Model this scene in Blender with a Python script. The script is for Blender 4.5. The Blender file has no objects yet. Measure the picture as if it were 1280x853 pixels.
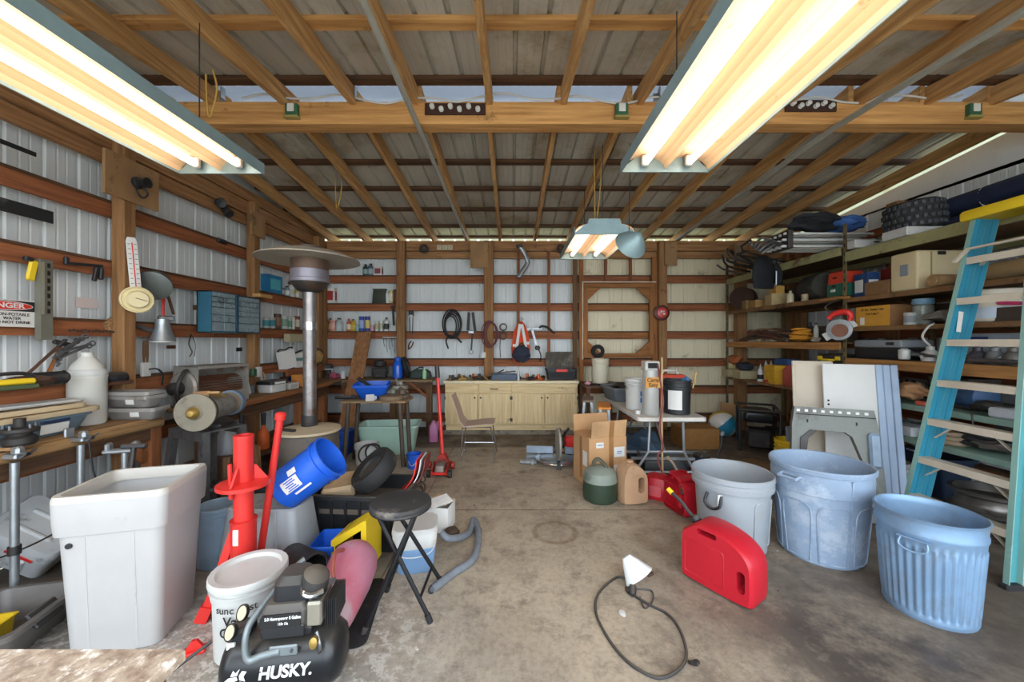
EXPO, SKY = 1.98, 1.5; TUBE = 1.9
import bpy, bmesh, math, random
from mathutils import Vector as V, Matrix, Euler, noise as mnoise
random.seed(7)
PI = math.pi
scene = bpy.context.scene
COL = scene.collection
F, H = 470.0, 1.6          # lens in pixels of the 1280 wide frame, eye height
def at(x, y, Y): return V(((x-640)/F*Y, Y, H-(y-426.5)/F*Y))
def fl(x, y):
    Y = F*H/(y-426.5); return V(((x-640)/F*Y, Y, 0))
def R(a): return math.radians(a)
def lin(h):
    h = h.lstrip('#'); c = [int(h[i:i+2], 16)/255 for i in (0, 2, 4)]
    return tuple(v/12.92 if v <= .04045 else ((v+.055)/1.055)**2.4 for v in c)
# ------------------------------------------------------------------ materials
MATS = {}
def mat(name, col, rough=.6, metal=0., var=.3, scale=5., stretch=(1, 1, 1), bump=0., spot=None, spot_at=.62, spot_scale=4., col2=None, emit=0, trans=0., alpha=1., dust=0.):
    if name in MATS: return MATS[name]
    m = bpy.data.materials.new(name); m.use_nodes = True
    nt = m.node_tree; N, L = nt.nodes, nt.links
    b = N['Principled BSDF']
    c = lin(col); c2 = lin(col2) if col2 else tuple(v*(1-var) for v in c)
    b.inputs['Roughness'].default_value = rough; b.inputs['Metallic'].default_value = metal
    b.inputs['Transmission Weight'].default_value = trans; b.inputs['Alpha'].default_value = alpha
    tc = N.new('ShaderNodeTexCoord'); mp = N.new('ShaderNodeMapping'); mp.inputs['Scale'].default_value = stretch
    L.new(tc.outputs['Object'], mp.inputs['Vector'])
    oi = N.new('ShaderNodeObjectInfo'); mu = N.new('ShaderNodeMath'); mu.operation = 'MULTIPLY'; mu.inputs[1].default_value = 37
    L.new(oi.outputs['Random'], mu.inputs[0])
    nz = N.new('ShaderNodeTexNoise'); nz.noise_dimensions = '4D'; nz.inputs['Scale'].default_value = scale; nz.inputs['Detail'].default_value = 5; nz.inputs['Roughness'].default_value = .6
    L.new(mp.outputs[0], nz.inputs['Vector']); L.new(mu.outputs[0], nz.inputs['W'])
    mr = N.new('ShaderNodeMapRange'); mr.inputs['From Min'].default_value = .32; mr.inputs['From Max'].default_value = .68
    L.new(nz.outputs['Fac'], mr.inputs['Value'])
    mx = N.new('ShaderNodeMix'); mx.data_type = 'RGBA'; mx.inputs[6].default_value = (*c, 1); mx.inputs[7].default_value = (*c2, 1)
    L.new(mr.outputs[0], mx.inputs[0]); out = mx.outputs[2]
    if spot:
        n2 = N.new('ShaderNodeTexNoise'); n2.noise_dimensions = '4D'; n2.inputs['Scale'].default_value = spot_scale; n2.inputs['Detail'].default_value = 7; n2.inputs['Roughness'].default_value = .7
        L.new(tc.outputs['Object'], n2.inputs['Vector']); L.new(mu.outputs[0], n2.inputs['W'])
        m2 = N.new('ShaderNodeMapRange'); m2.inputs['From Min'].default_value = spot_at-.05; m2.inputs['From Max'].default_value = spot_at+.06
        L.new(n2.outputs['Fac'], m2.inputs['Value'])
        x2 = N.new('ShaderNodeMix'); x2.data_type = 'RGBA'; x2.inputs[7].default_value = (*lin(spot), 1)
        L.new(m2.outputs[0], x2.inputs[0]); L.new(out, x2.inputs[6]); out = x2.outputs[2]
    if dust:       # dust lying on what faces up
        g = N.new('ShaderNodeNewGeometry'); sx = N.new('ShaderNodeSeparateXYZ'); L.new(g.outputs['Normal'], sx.inputs[0])
        m3 = N.new('ShaderNodeMapRange'); m3.inputs['From Min'].default_value = .3; m3.inputs['From Max'].default_value = 1; m3.inputs['To Max'].default_value = dust
        L.new(sx.outputs['Z'], m3.inputs['Value'])
        x3 = N.new('ShaderNodeMix'); x3.data_type = 'RGBA'; x3.inputs[7].default_value = (*lin('#a89c8a'), 1)
        L.new(m3.outputs[0], x3.inputs[0]); L.new(out, x3.inputs[6]); out = x3.outputs[2]
    L.new(out, b.inputs['Base Color'])
    if bump:
        bp = N.new('ShaderNodeBump'); bp.inputs['Strength'].default_value = bump; bp.inputs['Distance'].default_value = .01
        L.new(nz.outputs['Fac'], bp.inputs['Height']); L.new(bp.outputs[0], b.inputs['Normal'])
    if emit:
        b.inputs['Emission Color'].default_value = (*c, 1); b.inputs['Emission Strength'].default_value = emit
    MATS[name] = m
    return m
def wood(ax, col='#a8743f', col2='#6e4526', name='wood', rough=.8, spot='#3f281a', spot_at=.66):
    st = {'x': (.35, 6, 6), 'y': (6, .35, 6), 'z': (6, 6, .35)}[ax]
    return mat(name+'_'+ax, col, rough, 0, scale=5, stretch=st, col2=col2, bump=.25, spot=spot, spot_at=spot_at, spot_scale=3)
def plain(col, rough=.55, metal=0., var=.22): return mat('tone_%s_%d_%d' % (col.lstrip('#'), rough*100, metal*100), col, rough, metal, var=var, scale=14)
# ------------------------------------------------------------------ mesh builder
def rrect(w, d, r, n=4, c=(0, 0)):
    r = min(r, w/2-1e-4, d/2-1e-4); P = []
    for sx, sy, a0 in ((1, 1, 0), (-1, 1, 90), (-1, -1, 180), (1, -1, 270)):
        for k in range(n+1):
            a = R(a0+90*k/n); P.append((c[0]+sx*(w/2-r)+r*math.cos(a), c[1]+sy*(d/2-r)+r*math.sin(a)))
    return P
def circ(r, n=24, c=(0, 0), ry=None): return [(c[0]+r*math.cos(2*PI*k/n), c[1]+(ry or r)*math.sin(2*PI*k/n)) for k in range(n)]
def spline(pts, k=6, cyc=False):
    P = [V(p) for p in pts]; n = len(P); out = []
    if n < 3: return P
    for i in range(n if cyc else n-1):
        p0 = P[(i-1) % n] if cyc or i else P[0]; p1 = P[i]; p2 = P[(i+1) % n]; p3 = P[(i+2) % n] if cyc or i+2 < n else P[-1]
        for j in range(k):
            t = j/k
            out.append(.5*((2*p1)+(p2-p0)*t+(2*p0-5*p1+4*p2-p3)*t*t+(3*p1-p0-3*p2+p3)*t**3))
    if not cyc: out.append(P[-1])
    return out
class MB:
    def __init__(s): s.bm = bmesh.new(); s.M = Matrix()
    def v(s, p): return s.bm.verts.new(s.M @ V(p))
    def f(s, vs):
        try: return s.bm.faces.new(vs)
        except ValueError: return None
    def mesh(s, pts, faces):
        vs = [s.v(p) for p in pts]
        for q in faces: s.f([vs[i] for i in q])
        return s
    def box(s, c, sz, r=(0, 0, 0), b=0., tap=(1, 1), seg=1):
        if not isinstance(r, (tuple, list)): r = (0, 0, r)
        T = Matrix.Translation(c) @ Euler([R(a) for a in r]).to_matrix().to_4x4()
        x, y, z = (q/2 for q in sz); vs = []
        for k in (-1, 1):
            tx, ty = tap if k > 0 else (1, 1)
            for i, j in ((-1, -1), (1, -1), (1, 1), (-1, 1)): vs.append(s.v(T @ V((i*x*tx, j*y*ty, k*z))))
        fs = [s.f([vs[i] for i in q]) for q in ((3, 2, 1, 0), (4, 5, 6, 7), (0, 1, 5, 4), (1, 2, 6, 5), (2, 3, 7, 6), (3, 0, 4, 7))]
        if b:
            es = list({e for f in fs for e in f.edges})
            bmesh.ops.bevel(s.bm, geom=es, offset=min(b, min(sz)*.45), segments=seg, affect='EDGES', profile=.5)
        return s
    def bar(s, a, b, w, t, up=(0, 0, 1), bev=0.):
        """a straight bar of section w x t between two points"""
        a, b = V(a), V(b); d = b-a; l = d.length; z = d.normalized()
        u = V(up); 
        if abs(z.dot(u)) > .98: u = V((0, 1, 0))
        x = u.cross(z).normalized(); y = z.cross(x)
        T = Matrix((x, y, z)).transposed().to_4x4(); T.translation = (a+b)/2
        o = s.M; s.M = o @ T; s.box((0, 0, 0), (w, t, l), b=bev); s.M = o
        return s
    def loft(s, secs, cap0=True, cap1=True, cyc=False):
        rows = [[s.v(p) for p in sec] for sec in secs]; n = len(rows[0])
        m = len(rows)
        for i in range(m if cyc else m-1):
            a, b = rows[i], rows[(i+1) % m]
            for j in range(n): s.f([a[j], a[(j+1) % n], b[(j+1) % n], b[j]])
        if not cyc:
            if cap0: s.f(rows[0][::-1])
            if cap1: s.f(rows[-1])
        return s
    def tub(s, lv, rad=.03, n=4, cap0=True, cap1=True, c=(0, 0)):
        """rounded-rectangle levels (w, d, z) or (w, d, z, cx, cy)"""
        return s.loft([[(p[0], p[1], q[2]) for p in rrect(q[0], q[1], rad if len(q) < 6 else q[5], n, (c[0]+(q[3] if len(q) > 3 else 0), c[1]+(q[4] if len(q) > 4 else 0)))] for q in lv], cap0, cap1)
    def lathe(s, prof, n=24, c=(0, 0, 0), r=(0, 0, 0), sy=1., cap0=True, cap1=True):
        T = Matrix.Translation(c) @ Euler([R(a) for a in r]).to_matrix().to_4x4()
        o = s.M; s.M = o @ T
        s.loft([[(q*math.cos(2*PI*k/n), q*sy*math.sin(2*PI*k/n), z) for k in range(n)] for q, z in [(max(p[0], 4e-4), p[1]) for p in prof]], cap0, cap1)
        s.M = o; return s
    def cyl(s, c, r, h, ax='z', n=16, r2=None):
        rot = {'z': (0, 0, 0), 'x': (0, 90, 0), 'y': (-90, 0, 0)}[ax]
        return s.lathe([(r, -h/2), (r if r2 is None else r2, h/2)], n, c, rot)
    def tube(s, pts, r, n=8, cyc=False, k=0, flat=1.):
        P = spline(pts, k, cyc) if k else [V(p) for p in pts]
        m = len(P); rr = r if isinstance(r, (list, tuple)) else None
        up = None; secs = []
        for i in range(m):
            t = (P[(i+1) % m]-P[i-1]) if cyc else (P[min(i+1, m-1)]-P[max(i-1, 0)])
            if t.length < 1e-9: t = V((0, 0, 1))
            t.normalize()
            if up is None: up = V((0, 0, 1)) if abs(t.z) < .9 else V((1, 0, 0))
            x = up.cross(t)
            if x.length < 1e-6: x = V((1, 0, 0)).cross(t)
            x.normalize(); y = t.cross(x); up = y
            q = r if rr is None else rr[min(len(rr)-1, int(round(i*(len(rr)-1)/max(1, m-1))))]
            secs.append([P[i]+x*q*math.cos(2*PI*j/n)+y*q*flat*math.sin(2*PI*j/n) for j in range(n)])
        return s.loft(secs, cyc=cyc)
    def prism(s, poly, d, T=None, b=0.):
        """2-D outline in local xz, thickness d along local y"""
        o = s.M
        if T is not None: s.M = o @ T
        s.loft([[(p[0], -d/2, p[1]) for p in poly], [(p[0], d/2, p[1]) for p in poly]])
        s.M = o; return s
    def holed(s, out, holes, W, rnd=.03, inset=.93):
        """a rounded slab with outline out (x, z), thickness W along y, holes cut right through"""
        from mathutils.geometry import tessellate_polygon
        n = len(out); cx = sum(p[0] for p in out)/n; cz = sum(p[1] for p in out)/n
        sc = lambda k: [(cx+(p[0]-cx)*k, cz+(p[1]-cz)*k) for p in out]
        lv = [(-W/2, inset), (-W/2+rnd*.35, (1+inset*1.2)/2.2), (-W/2+rnd, 1), (W/2-rnd, 1), (W/2-rnd*.35, (1+inset*1.2)/2.2), (W/2, inset)]
        rows = [[s.v((p[0], y, p[1])) for p in sc(k)] for y, k in lv]
        for a, b in zip(rows, rows[1:]):
            for j in range(n): s.f([a[j], a[(j+1) % n], b[(j+1) % n], b[j]])
        hv = [[[s.v((p[0], y, p[1])) for p in h] for h in holes] for y in (-W/2, W/2)]
        for h0, h1 in zip(*hv):
            m = len(h0)
            for j in range(m): s.f([h0[j], h0[(j+1) % m], h1[(j+1) % m], h1[j]])
        P2 = [[V((p[0], p[1], 0)) for p in sc(inset)]]+[[V((p[0], p[1], 0)) for p in h] for h in holes]
        for side, row in ((0, rows[0]), (1, rows[-1])):
            allv = list(row)+[q for h in hv[side] for q in h]
            for tri in tessellate_polygon(P2): s.f([allv[i] for i in tri])
        return s
    def ell(s, c, r, sub=2, jit=0., rot=(0, 0, 0)):
        r = r if isinstance(r, (tuple, list)) else (r, r, r)
        T = Matrix.Translation(c) @ Euler([R(a) for a in rot]).to_matrix().to_4x4() @ Matrix.Diagonal((*r, 1))
        g = bmesh.ops.create_icosphere(s.bm, subdivisions=sub, radius=1)
        sd = V((random.random()*9, 3, 1))
        for q in g['verts']:
            p = q.co.copy()
            if jit: p *= 1+jit*mnoise.noise(p*1.7+sd)
            q.co = s.M @ (T @ p)
        return s
    def torus(s, c, Rr, r, rot=(0, 0, 0), n=24, m=8, flat=1.):
        T = Matrix.Translation(c) @ Euler([R(a) for a in rot]).to_matrix().to_4x4(); o = s.M; s.M = o @ T
        s.loft([[((Rr+r*math.cos(2*PI*j/m))*math.cos(a), (Rr+r*math.cos(2*PI*j/m))*math.sin(a), flat*r*math.sin(2*PI*j/m)) for j in range(m)] for a in [2*PI*i/n for i in range(n)]], cyc=True)
        s.M = o; return s
    def build(s, name, m, parent=None, ang=35, loc=None, rz=0, rot=None, kind=None):
        bmesh.ops.recalc_face_normals(s.bm, faces=s.bm.faces)
        me = bpy.data.meshes.new(name); s.bm.to_mesh(me); s.bm.free()
        for p in me.polygons: p.use_smooth = True
        me.set_sharp_from_angle(angle=R(ang))
        if m: me.materials.append(m)
        o = bpy.data.objects.new(name, me); COL.objects.link(o)
        if parent: o.parent = parent
        if loc is not None: o.location = loc
        o.rotation_euler = [R(a) for a in rot] if rot else (0, 0, R(rz))
        if kind: o['kind'] = kind
        return o
def tag(o, label, cat, group=None, kind=None):
    o['label'] = label; o['category'] = cat
    if group: o['group'] = group
    if kind: o['kind'] = kind
    return o
def T(name, label, cat, loc=(0, 0, 0), rz=0, group=None, rot=None):
    o = bpy.data.objects.new(name, None); COL.objects.link(o); o.empty_display_size = .1
    o.location = loc; o.rotation_euler = [R(a) for a in rot] if rot else (0, 0, R(rz))
    return tag(o, label, cat, group)
def dup(o, loc, rz=None, label=None, rot=None, mats=None):
    def cp(x, par):
        c = x.copy(); COL.objects.link(c); c.parent = par
        for ch in [k for k in bpy.data.objects if k.parent == x]: cp(ch, c)
        return c
    c = cp(o, None); c.location = loc
    if rz is not None: c.rotation_euler = (0, 0, R(rz))
    if rot: c.rotation_euler = [R(a) for a in rot]
    if label: c['label'] = label
    return c
def txt(name, body, size, m, parent=None, loc=(0, 0, 0), rot=(90, 0, 0), ext=.0006, wrap=None, bold=0., sx=1., align='CENTER', warp=None):
    cu = bpy.data.curves.new(name, 'FONT'); cu.body = body; cu.size = size; cu.extrude = ext; cu.align_x = align; cu.align_y = 'CENTER'; cu.offset = bold
    t = bpy.data.objects.new(name, cu); COL.objects.link(t)
    dg = bpy.context.evaluated_depsgraph_get(); me = bpy.data.meshes.new_from_object(t.evaluated_get(dg))
    bpy.data.objects.remove(t); me.materials.clear(); me.materials.append(m)
    for q in me.vertices:
        q.co.x *= sx
        if warp: q.co = warp(q.co)
    o = bpy.data.objects.new(name, me); COL.objects.link(o); o.parent = parent; o.location = loc; o.rotation_euler = [R(a) for a in rot]
    return o
# warp for lettering on an upright cylinder of radius r (text runs round it, centred on local -y)
def round_warp(r): return lambda c: V(((r+c.z)*math.sin(c.x/r), c.y, (r+c.z)*math.cos(c.x/r)))
NT = [0]
def struct(mb, m, name=None, **k):
    if name is None: NT[0] += 1; name = 'trim_%d' % NT[0]
    return mb.build(name, m, kind='structure', **k)
# ================================================================== camera, view, light
cd = bpy.data.cameras.new('camera'); cam = bpy.data.objects.new('camera', cd); COL.objects.link(cam); scene.camera = cam
cam.location = (0, 0, H); cam.rotation_euler = (R(90), 0, 0); cd.sensor_width = 36; cd.lens = 36*F/1280; cd.clip_start = .05
scene.view_settings.view_transform = 'Standard'; scene.view_settings.look = 'None'; scene.view_settings.gamma = 1; scene.view_settings.use_curve_mapping = False
scene.view_settings.exposure = EXPO
w = bpy.data.worlds.new('world'); scene.world = w; w.use_nodes = True
w.node_tree.nodes['Background'].inputs[0].default_value = (.80, .90, 1, 1); w.node_tree.nodes['Background'].inputs[1].default_value = SKY
scene.cycles.max_bounces = 8; scene.cycles.diffuse_bounces = 5; scene.cycles.glossy_bounces = 3; scene.cycles.transmission_bounces = 5; scene.cycles.transparent_max_bounces = 6
scene.cycles.caustics_reflective = False; scene.cycles.caustics_refractive = False; scene.cycles.sample_clamp_indirect = 6
scene.cycles.use_denoising = True
XL, XR, YB, YF, YM = -3.58, 5.1, 7.0, -.35, 3.45
# ================================================================== shell
def concrete():
    m = bpy.data.materials.new('floor_concrete'); m.use_nodes = True; nt = m.node_tree; N, L = nt.nodes, nt.links; b = N['Principled BSDF']
    tc = N.new('ShaderNodeTexCoord'); P = tc.outputs['Object']
    def nz(s, d=6, r=.6, vec=P):
        n = N.new('ShaderNodeTexNoise'); n.inputs['Scale'].default_value = s; n.inputs['Detail'].default_value = d; n.inputs['Roughness'].default_value = r; L.new(vec, n.inputs['Vector']); return n.outputs['Fac']
    def rng(v, a, b_, c=0, d=1):
        q = N.new('ShaderNodeMapRange'); L.new(v, q.inputs['Value'])
        for i, x in zip(('From Min', 'From Max', 'To Min', 'To Max'), (a, b_, c, d)): q.inputs[i].default_value = x
        return q.outputs[0]
    def mix(f, a, col):
        q = N.new('ShaderNodeMix'); q.data_type = 'RGBA'; L.new(f, q.inputs[0])
        if isinstance(a, tuple): q.inputs[6].default_value = (*a, 1)
        else: L.new(a, q.inputs[6])
        q.inputs[7].default_value = (*lin(col), 1); return q.outputs[2]
    def mth(op, a, b_=None, v=0):
        q = N.new('ShaderNodeMath'); q.operation = op; L.new(a, q.inputs[0])
        if b_ is not None: L.new(b_, q.inputs[1])
        else: q.inputs[1].default_value = v
        return q.outputs[0]
    sp = N.new('ShaderNodeSeparateXYZ'); L.new(P, sp.inputs[0]); X, Y = sp.outputs[0], sp.outputs[1]
    c = mix(rng(nz(.9, 8), .35, .65), lin('#c2b29b'), '#9c8e7c')
    c = mix(mth('MULTIPLY', rng(mth('ADD', Y, X), 2.2, 1.0), rng(nz(.8, 6), .25, .6, .4, .95)), c, '#9a9792')
    c = mix(rng(nz(2.6, 9, .72), .52, .66, 0, .75), c, '#b5a996')
    c = mix(rng(nz(1.7, 9, .75), .54, .68, 0, .8), c, '#665a4f')
    c = mix(rng(nz(5.5, 9, .8), .50, .66, 0, .75), c, '#6b6158')
    c = mix(rng(nz(34, 5, .7), .45, .7, 0, .35), c, '#5f564d')
    c = mix(rng(nz(9, 9, .8), .60, .72, 0, .7), c, '#4a4038')
    c = mix(rng(nz(22, 6, .7), .64, .72, 0, .6), c, '#d8d3c8')
    # dark oily ground towards the front right, pale paint specks front left
    g = mth('MULTIPLY', rng(X, .5, 1.6), rng(Y, 3.6, 2.1)); g = mth('MULTIPLY', g, rng(nz(2.2, 9, .75), .38, .56, .45, .97)); c = mix(g, c, '#443c37')
    s_ = mth('MULTIPLY', mth('MULTIPLY', rng(X, -.25, -.75), rng(Y, 2.7, 2.1)), rng(nz(13, 7, .75), .5, .56, 0, .8)); c = mix(s_, c, '#d3cfc7')
    # rust ring left by a drum
    for cx, cy, rr, wd, st in ((.36, 3.15, .17, .035, .6), (1.18, 3.05, .13, .12, .35), (-.25, 3.25, .07, .06, .4)):
        d = N.new('ShaderNodeVectorMath'); d.operation = 'DISTANCE'; L.new(P, d.inputs[0]); d.inputs[1].default_value = (cx, cy, 0)
        a = mth('ABSOLUTE', mth('SUBTRACT', d.outputs['Value'], v=rr)); c = mix(mth('MULTIPLY', rng(a, wd, wd*.3), rng(nz(7), .3, .6, .3*st, st)), c, '#6b5236')
    # sawn joints
    for axx, v0 in ((Y, 3.56), (X, -.88)):
        a = mth('ABSOLUTE', mth('SUBTRACT', axx, v=v0)); c = mix(mth('MULTIPLY', rng(a, .012, .004), rng(nz(4), .3, .6, .3, .9)), c, '#5b4f44')
    # bare dirt and dark slab at the back and along the sides
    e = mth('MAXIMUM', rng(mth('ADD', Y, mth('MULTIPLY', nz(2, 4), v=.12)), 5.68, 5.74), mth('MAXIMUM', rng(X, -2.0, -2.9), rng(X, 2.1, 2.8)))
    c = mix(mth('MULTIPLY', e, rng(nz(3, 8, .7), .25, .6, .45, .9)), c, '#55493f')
    L.new(c, b.inputs['Base Color']); L.new(rng(nz(3), .3, .7, .5, .85), b.inputs['Roughness'])
    bp = N.new('ShaderNodeBump'); bp.inputs['Strength'].default_value = .25; bp.inputs['Distance'].default_value = .01; L.new(nz(18, 8, .7), bp.inputs['Height']); L.new(bp.outputs[0], b.inputs['Normal'])
    return m
struct(MB().box(((XL+XR)/2, 3.3, -.1), (XR-XL, 7.5, .2)), concrete(), 'floor')
struct(MB().box((0, -14, -.13), (70, 27.1, .2)), mat('apron', '#d6d0c4', .9, var=.2, scale=1), 'floor_outside')
struct(MB().box((0, 30, -.2), (90, 60, .2)), mat('yard', '#8f9170', .95, var=.3, scale=.6), 'floor_yard')
def ribs(L0, L1, T_, per=.2286, h=.014):
    """profile points (u, n) of ribbed sheet between two widths"""
    P = []; u = L0; k = 0
    while u < L1:
        for du, n in ((0, 0), (.010, h), (.030, h), (.040, 0), (.098, 0), (.102, .0022), (.112, .0022), (.116, 0), (.160, 0), (.164, .0022), (.174, .0022), (.178, 0)):
            if u+du < L1: P.append((u+du, n))
        u += per
    P.append((L1, 0)); return P
def sheet(prof, f0, f1):
    mb = MB()
    a = [mb.v(f0(u, n)) for u, n in prof]; b = [mb.v(f1(u, n)) for u, n in prof]
    for i in range(len(prof)-1): mb.f([a[i], a[i+1], b[i+1], b[i]])
    return mb
M_wall = mat('wall_sheet', '#dfe3e2', .5, 0, var=.12, scale=2.5, stretch=(1, 1, .35), spot='#b9b3a2', spot_at=.68, spot_scale=2)
M_wallb = mat('wall_sheet_aged', '#eadfbe', .55, 0, var=.10, scale=1.5, stretch=(1, 1, .3), spot='#a99a76', spot_at=.63, spot_scale=2.5)
TOP = 3.42
struct(sheet(ribs(YF, YB, 0), lambda u, n: (XL-n, u, 0), lambda u, n: (XL-n, u, TOP)), M_wall, 'wall_left', ang=20)
struct(sheet(ribs(XL, 1.1, 0), lambda u, n: (u, YB+n, 0), lambda u, n: (u, YB+n, TOP)), M_wall, 'wall_back', ang=20)
struct(sheet(ribs(1.1, XR, 0), lambda u, n: (u, YB+n, 0), lambda u, n: (u, YB+n, TOP)), M_wallb, 'wall_back_aged', ang=20)
struct(sheet(ribs(YF, YB, 0), lambda u, n: (XR+n, u, 0), lambda u, n: (XR+n, u, TOP)), M_wall, 'wall_right', ang=20)
# ---- roof: rafters run front to back, ridge over the middle beam
def zr(Y): return 3.74-(.095*(Y-YM) if Y > YM else .125*(YM-Y))       # underside of the rafters
M_roof = mat('roof_sheet', '#d0ccbf', .5, .1, var=.25, scale=1.6, stretch=(1, .3, 1), spot='#a3977c', spot_at=.58, spot_scale=1.3)
RT = .15+.04
struct(sheet(ribs(XL-.3, XR+.3, 0, h=.028), lambda u, n: (u, YM+.24, zr(YM+.24)+RT+n), lambda u, n: (u, YB+.35, zr(YB+.35)+RT+n)), M_roof, 'ceiling_rear', ang=20)
struct(sheet(ribs(XL-.3, XR+.3, 0, h=.028), lambda u, n: (u, YM-.02, zr(YM-.02)+RT+n), lambda u, n: (u, YF-.3, zr(YF-.3)+RT+n)), M_roof, 'ceiling_front', ang=20)
M_ridge = mat('ridge_translucent', '#b3bfce', .4, var=.12, scale=1, trans=.40)
struct(MB().prism([(-.12, 0), (.12, 0), (.10, .05), (-.10, .05)], XR-XL+.6, Matrix.Translation(((XL+XR)/2, YM+.11, zr(YM)+RT+.004)) @ Matrix.Rotation(R(90), 4, 'Z')), M_ridge, 'ceiling_ridge')
Wx, Wy, Wz = wood('x', '#dba766', '#a8743f'), wood('y', '#d8ab70', '#a0713f'), wood('z', '#a57a4e', '#77512f')
Wred = wood('x', '#a8673f', '#733f24', 'redwood'); Wredy = wood('y', '#a8673f', '#733f24', 'redwood'); Wredz = wood('z', '#9a5f3c', '#6b3d25', 'redwood')
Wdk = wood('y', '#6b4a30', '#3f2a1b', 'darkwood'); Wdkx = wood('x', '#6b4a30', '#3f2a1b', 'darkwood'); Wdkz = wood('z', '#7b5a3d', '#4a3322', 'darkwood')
def slab(Y0, Y1, x, w_, d_, m):
    z0, z1 = zr(Y0), zr(Y1)
    struct(MB().mesh([(x-w_/2, Y0, z0), (x+w_/2, Y0, z0), (x+w_/2, Y1, z1), (x-w_/2, Y1, z1), (x-w_/2, Y0, z0+d_), (x+w_/2, Y0, z0+d_), (x+w_/2, Y1, z1+d_), (x-w_/2, Y1, z1+d_)],
                     [(0, 1, 2, 3), (7, 6, 5, 4), (0, 4, 5, 1), (1, 5, 6, 2), (2, 6, 7, 3), (3, 7, 4, 0)]), m)
for X in (-3.3, -2.68, -2.05, -1.43, -.83, -.22, .42, 1.05, 1.75, 2.4, 3.02, 3.66, 4.26, 4.88): slab(YM-.1, YB+.2, X, .045, .15, Wy)
for X in (-3.25, -2.72, -2.08, -1.47, -.86, -.2, .46, 1.14, 1.8, 2.45, 3.1, 3.7, 4.28, 4.86): slab(YF-.2, YM+.1, X+.05*(X < -1), .05, .15, Wy)
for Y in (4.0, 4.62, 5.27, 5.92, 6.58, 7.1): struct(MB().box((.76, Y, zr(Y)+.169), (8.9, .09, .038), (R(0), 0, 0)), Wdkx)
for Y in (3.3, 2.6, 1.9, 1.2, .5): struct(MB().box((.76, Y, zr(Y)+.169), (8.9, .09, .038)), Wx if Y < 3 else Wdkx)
struct(MB().box(((XL+XR)/2, YM-.02, zr(YM)-.1), (XR-XL-.1, .15, .2), b=.006), Wx)               # the middle beam
# ---- eaves plates
for z, d in ((3.32, .16), (3.17, .12)):
    struct(MB().box(((XL+XR)/2, YB-.12-.03*(z > 3.2), z), (XR-XL-.1, .045, d)), wood('x', '#b58556', '#7a5433', 'plate'))
    struct(MB().box((XL+.12+.03*(z > 3.2), 3.3, z), (.045, 7.2, d)), wood('y', '#b58556', '#7a5433', 'plate'))
    if z < 3.2: struct(MB().box((XR-.12, 3.3, 3.08), (.045, 7.2, .10)), Wredy)
struct(MB().box(((XL+XR)/2, YB-.09, 3.41), (XR-XL-.1, .18, .02)), Wx)
# ---- girts: a face board with a ledge board behind it, between sheet and posts
GH = (2.72, 2.21, 1.70, 1.20, .70, .19)
for z in GH:
    for o, (cx, cy, sx, sy) in (('b', ((XL+XR)/2, YB-.12, XR-XL-.1, .035)), ('l', (XL+.12, 3.3, .035, 7.2)), ('r', (XR-.12, 3.3, .035, 7.2))):
        m, dk = (Wred, Wdkx) if o == 'b' else (Wredy, Wdk)
        struct(MB().box((cx, cy, z), (sx, sy, .12)), m)
        struct(MB().box((cx, cy+.04, z+.07) if o == 'b' else (cx-.04, cy, z+.07) if o == 'l' else (cx+.04, cy, z+.07), (sx, .15, .02) if o == 'b' else (.15, sy, .02)), dk)
LEDGE = .08
# ---- posts
for x, wd in ((402, .17), (502, .15), (611, .17), (827, .15), (925, .17), (985, .15)):
    X = (x-640)/F*6.8; struct(MB().box((X, 6.79, 1.7), (wd, .13, 3.4), b=.008), Wz)
for Y in (0, 1.63, 3.26, 4.89, 6.5):
    struct(MB().box((XL+.215, Y, 1.7), (.11, .11, 3.4), b=.008), Wz); struct(MB().box((XR-.10, Y, 1.7), (.13, .16, 3.4), b=.008), Wz)
struct(MB().box(((402-640)/F*6.8-.1, 6.6, 1.7), (.04, .1, 3.4)), Wdkz)
# studs on the back wall
for x, y0, y1 in ((648, 308, 412), (686, 312, 440), (757, 312, 354), (788, 312, 354)):
    a, b = at(x, y0, 6.85), at(x, y1, 6.85); struct(MB().box((a.x, 6.85, (a.z+b.z)/2), (.05, .04, a.z-b.z)), Wredz)
for x in (719, 726, 816, 822):
    a = at(x, 322 if x > 800 else 318, 6.8); struct(MB().box((a.x, 6.76 if x in (726, 816) else 6.82, a.z/2+.2), (.075, .05, a.z-.4)), Wdkz if x == 719 else wood('z', '#a86f3c', '#744722', 'jamb'))
# framed window opening on the back wall, with corner braces
def px(x, Y): return (x-640)/F*Y
Yw = 6.74; x0, x1 = px(732, Yw), px(814, Yw); z1, z0 = at(0, 358, Yw).z, at(0, 444, Yw).z
Wj = wood('z', '#a86f3c', '#744722', 'jamb'); Wjx = wood('x', '#a86f3c', '#744722', 'jamb')
struct(MB().box((x0, Yw, (z0+z1)/2), (.07, .06, z1-z0)).box((x1, Yw, (z0+z1)/2), (.07, .06, z1-z0)), Wj, 'window_1')
struct(MB().box(((x0+x1)/2, Yw-.002, z1+.01), (x1-x0+.07, .064, .075)).box(((x0+x1)/2, Yw-.002, z0-.01), (x1-x0+.07, .064, .075)), Wjx)
struct(MB().box((x0-.06, Yw-.04, (z0+z1)/2), (.02, .02, z1-z0+.15)).box(((x0+x1)/2, Yw-.04, z1+.07), (x1-x0+.14, .02, .02)), mat('edge_white', '#d8c6ac'))
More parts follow.
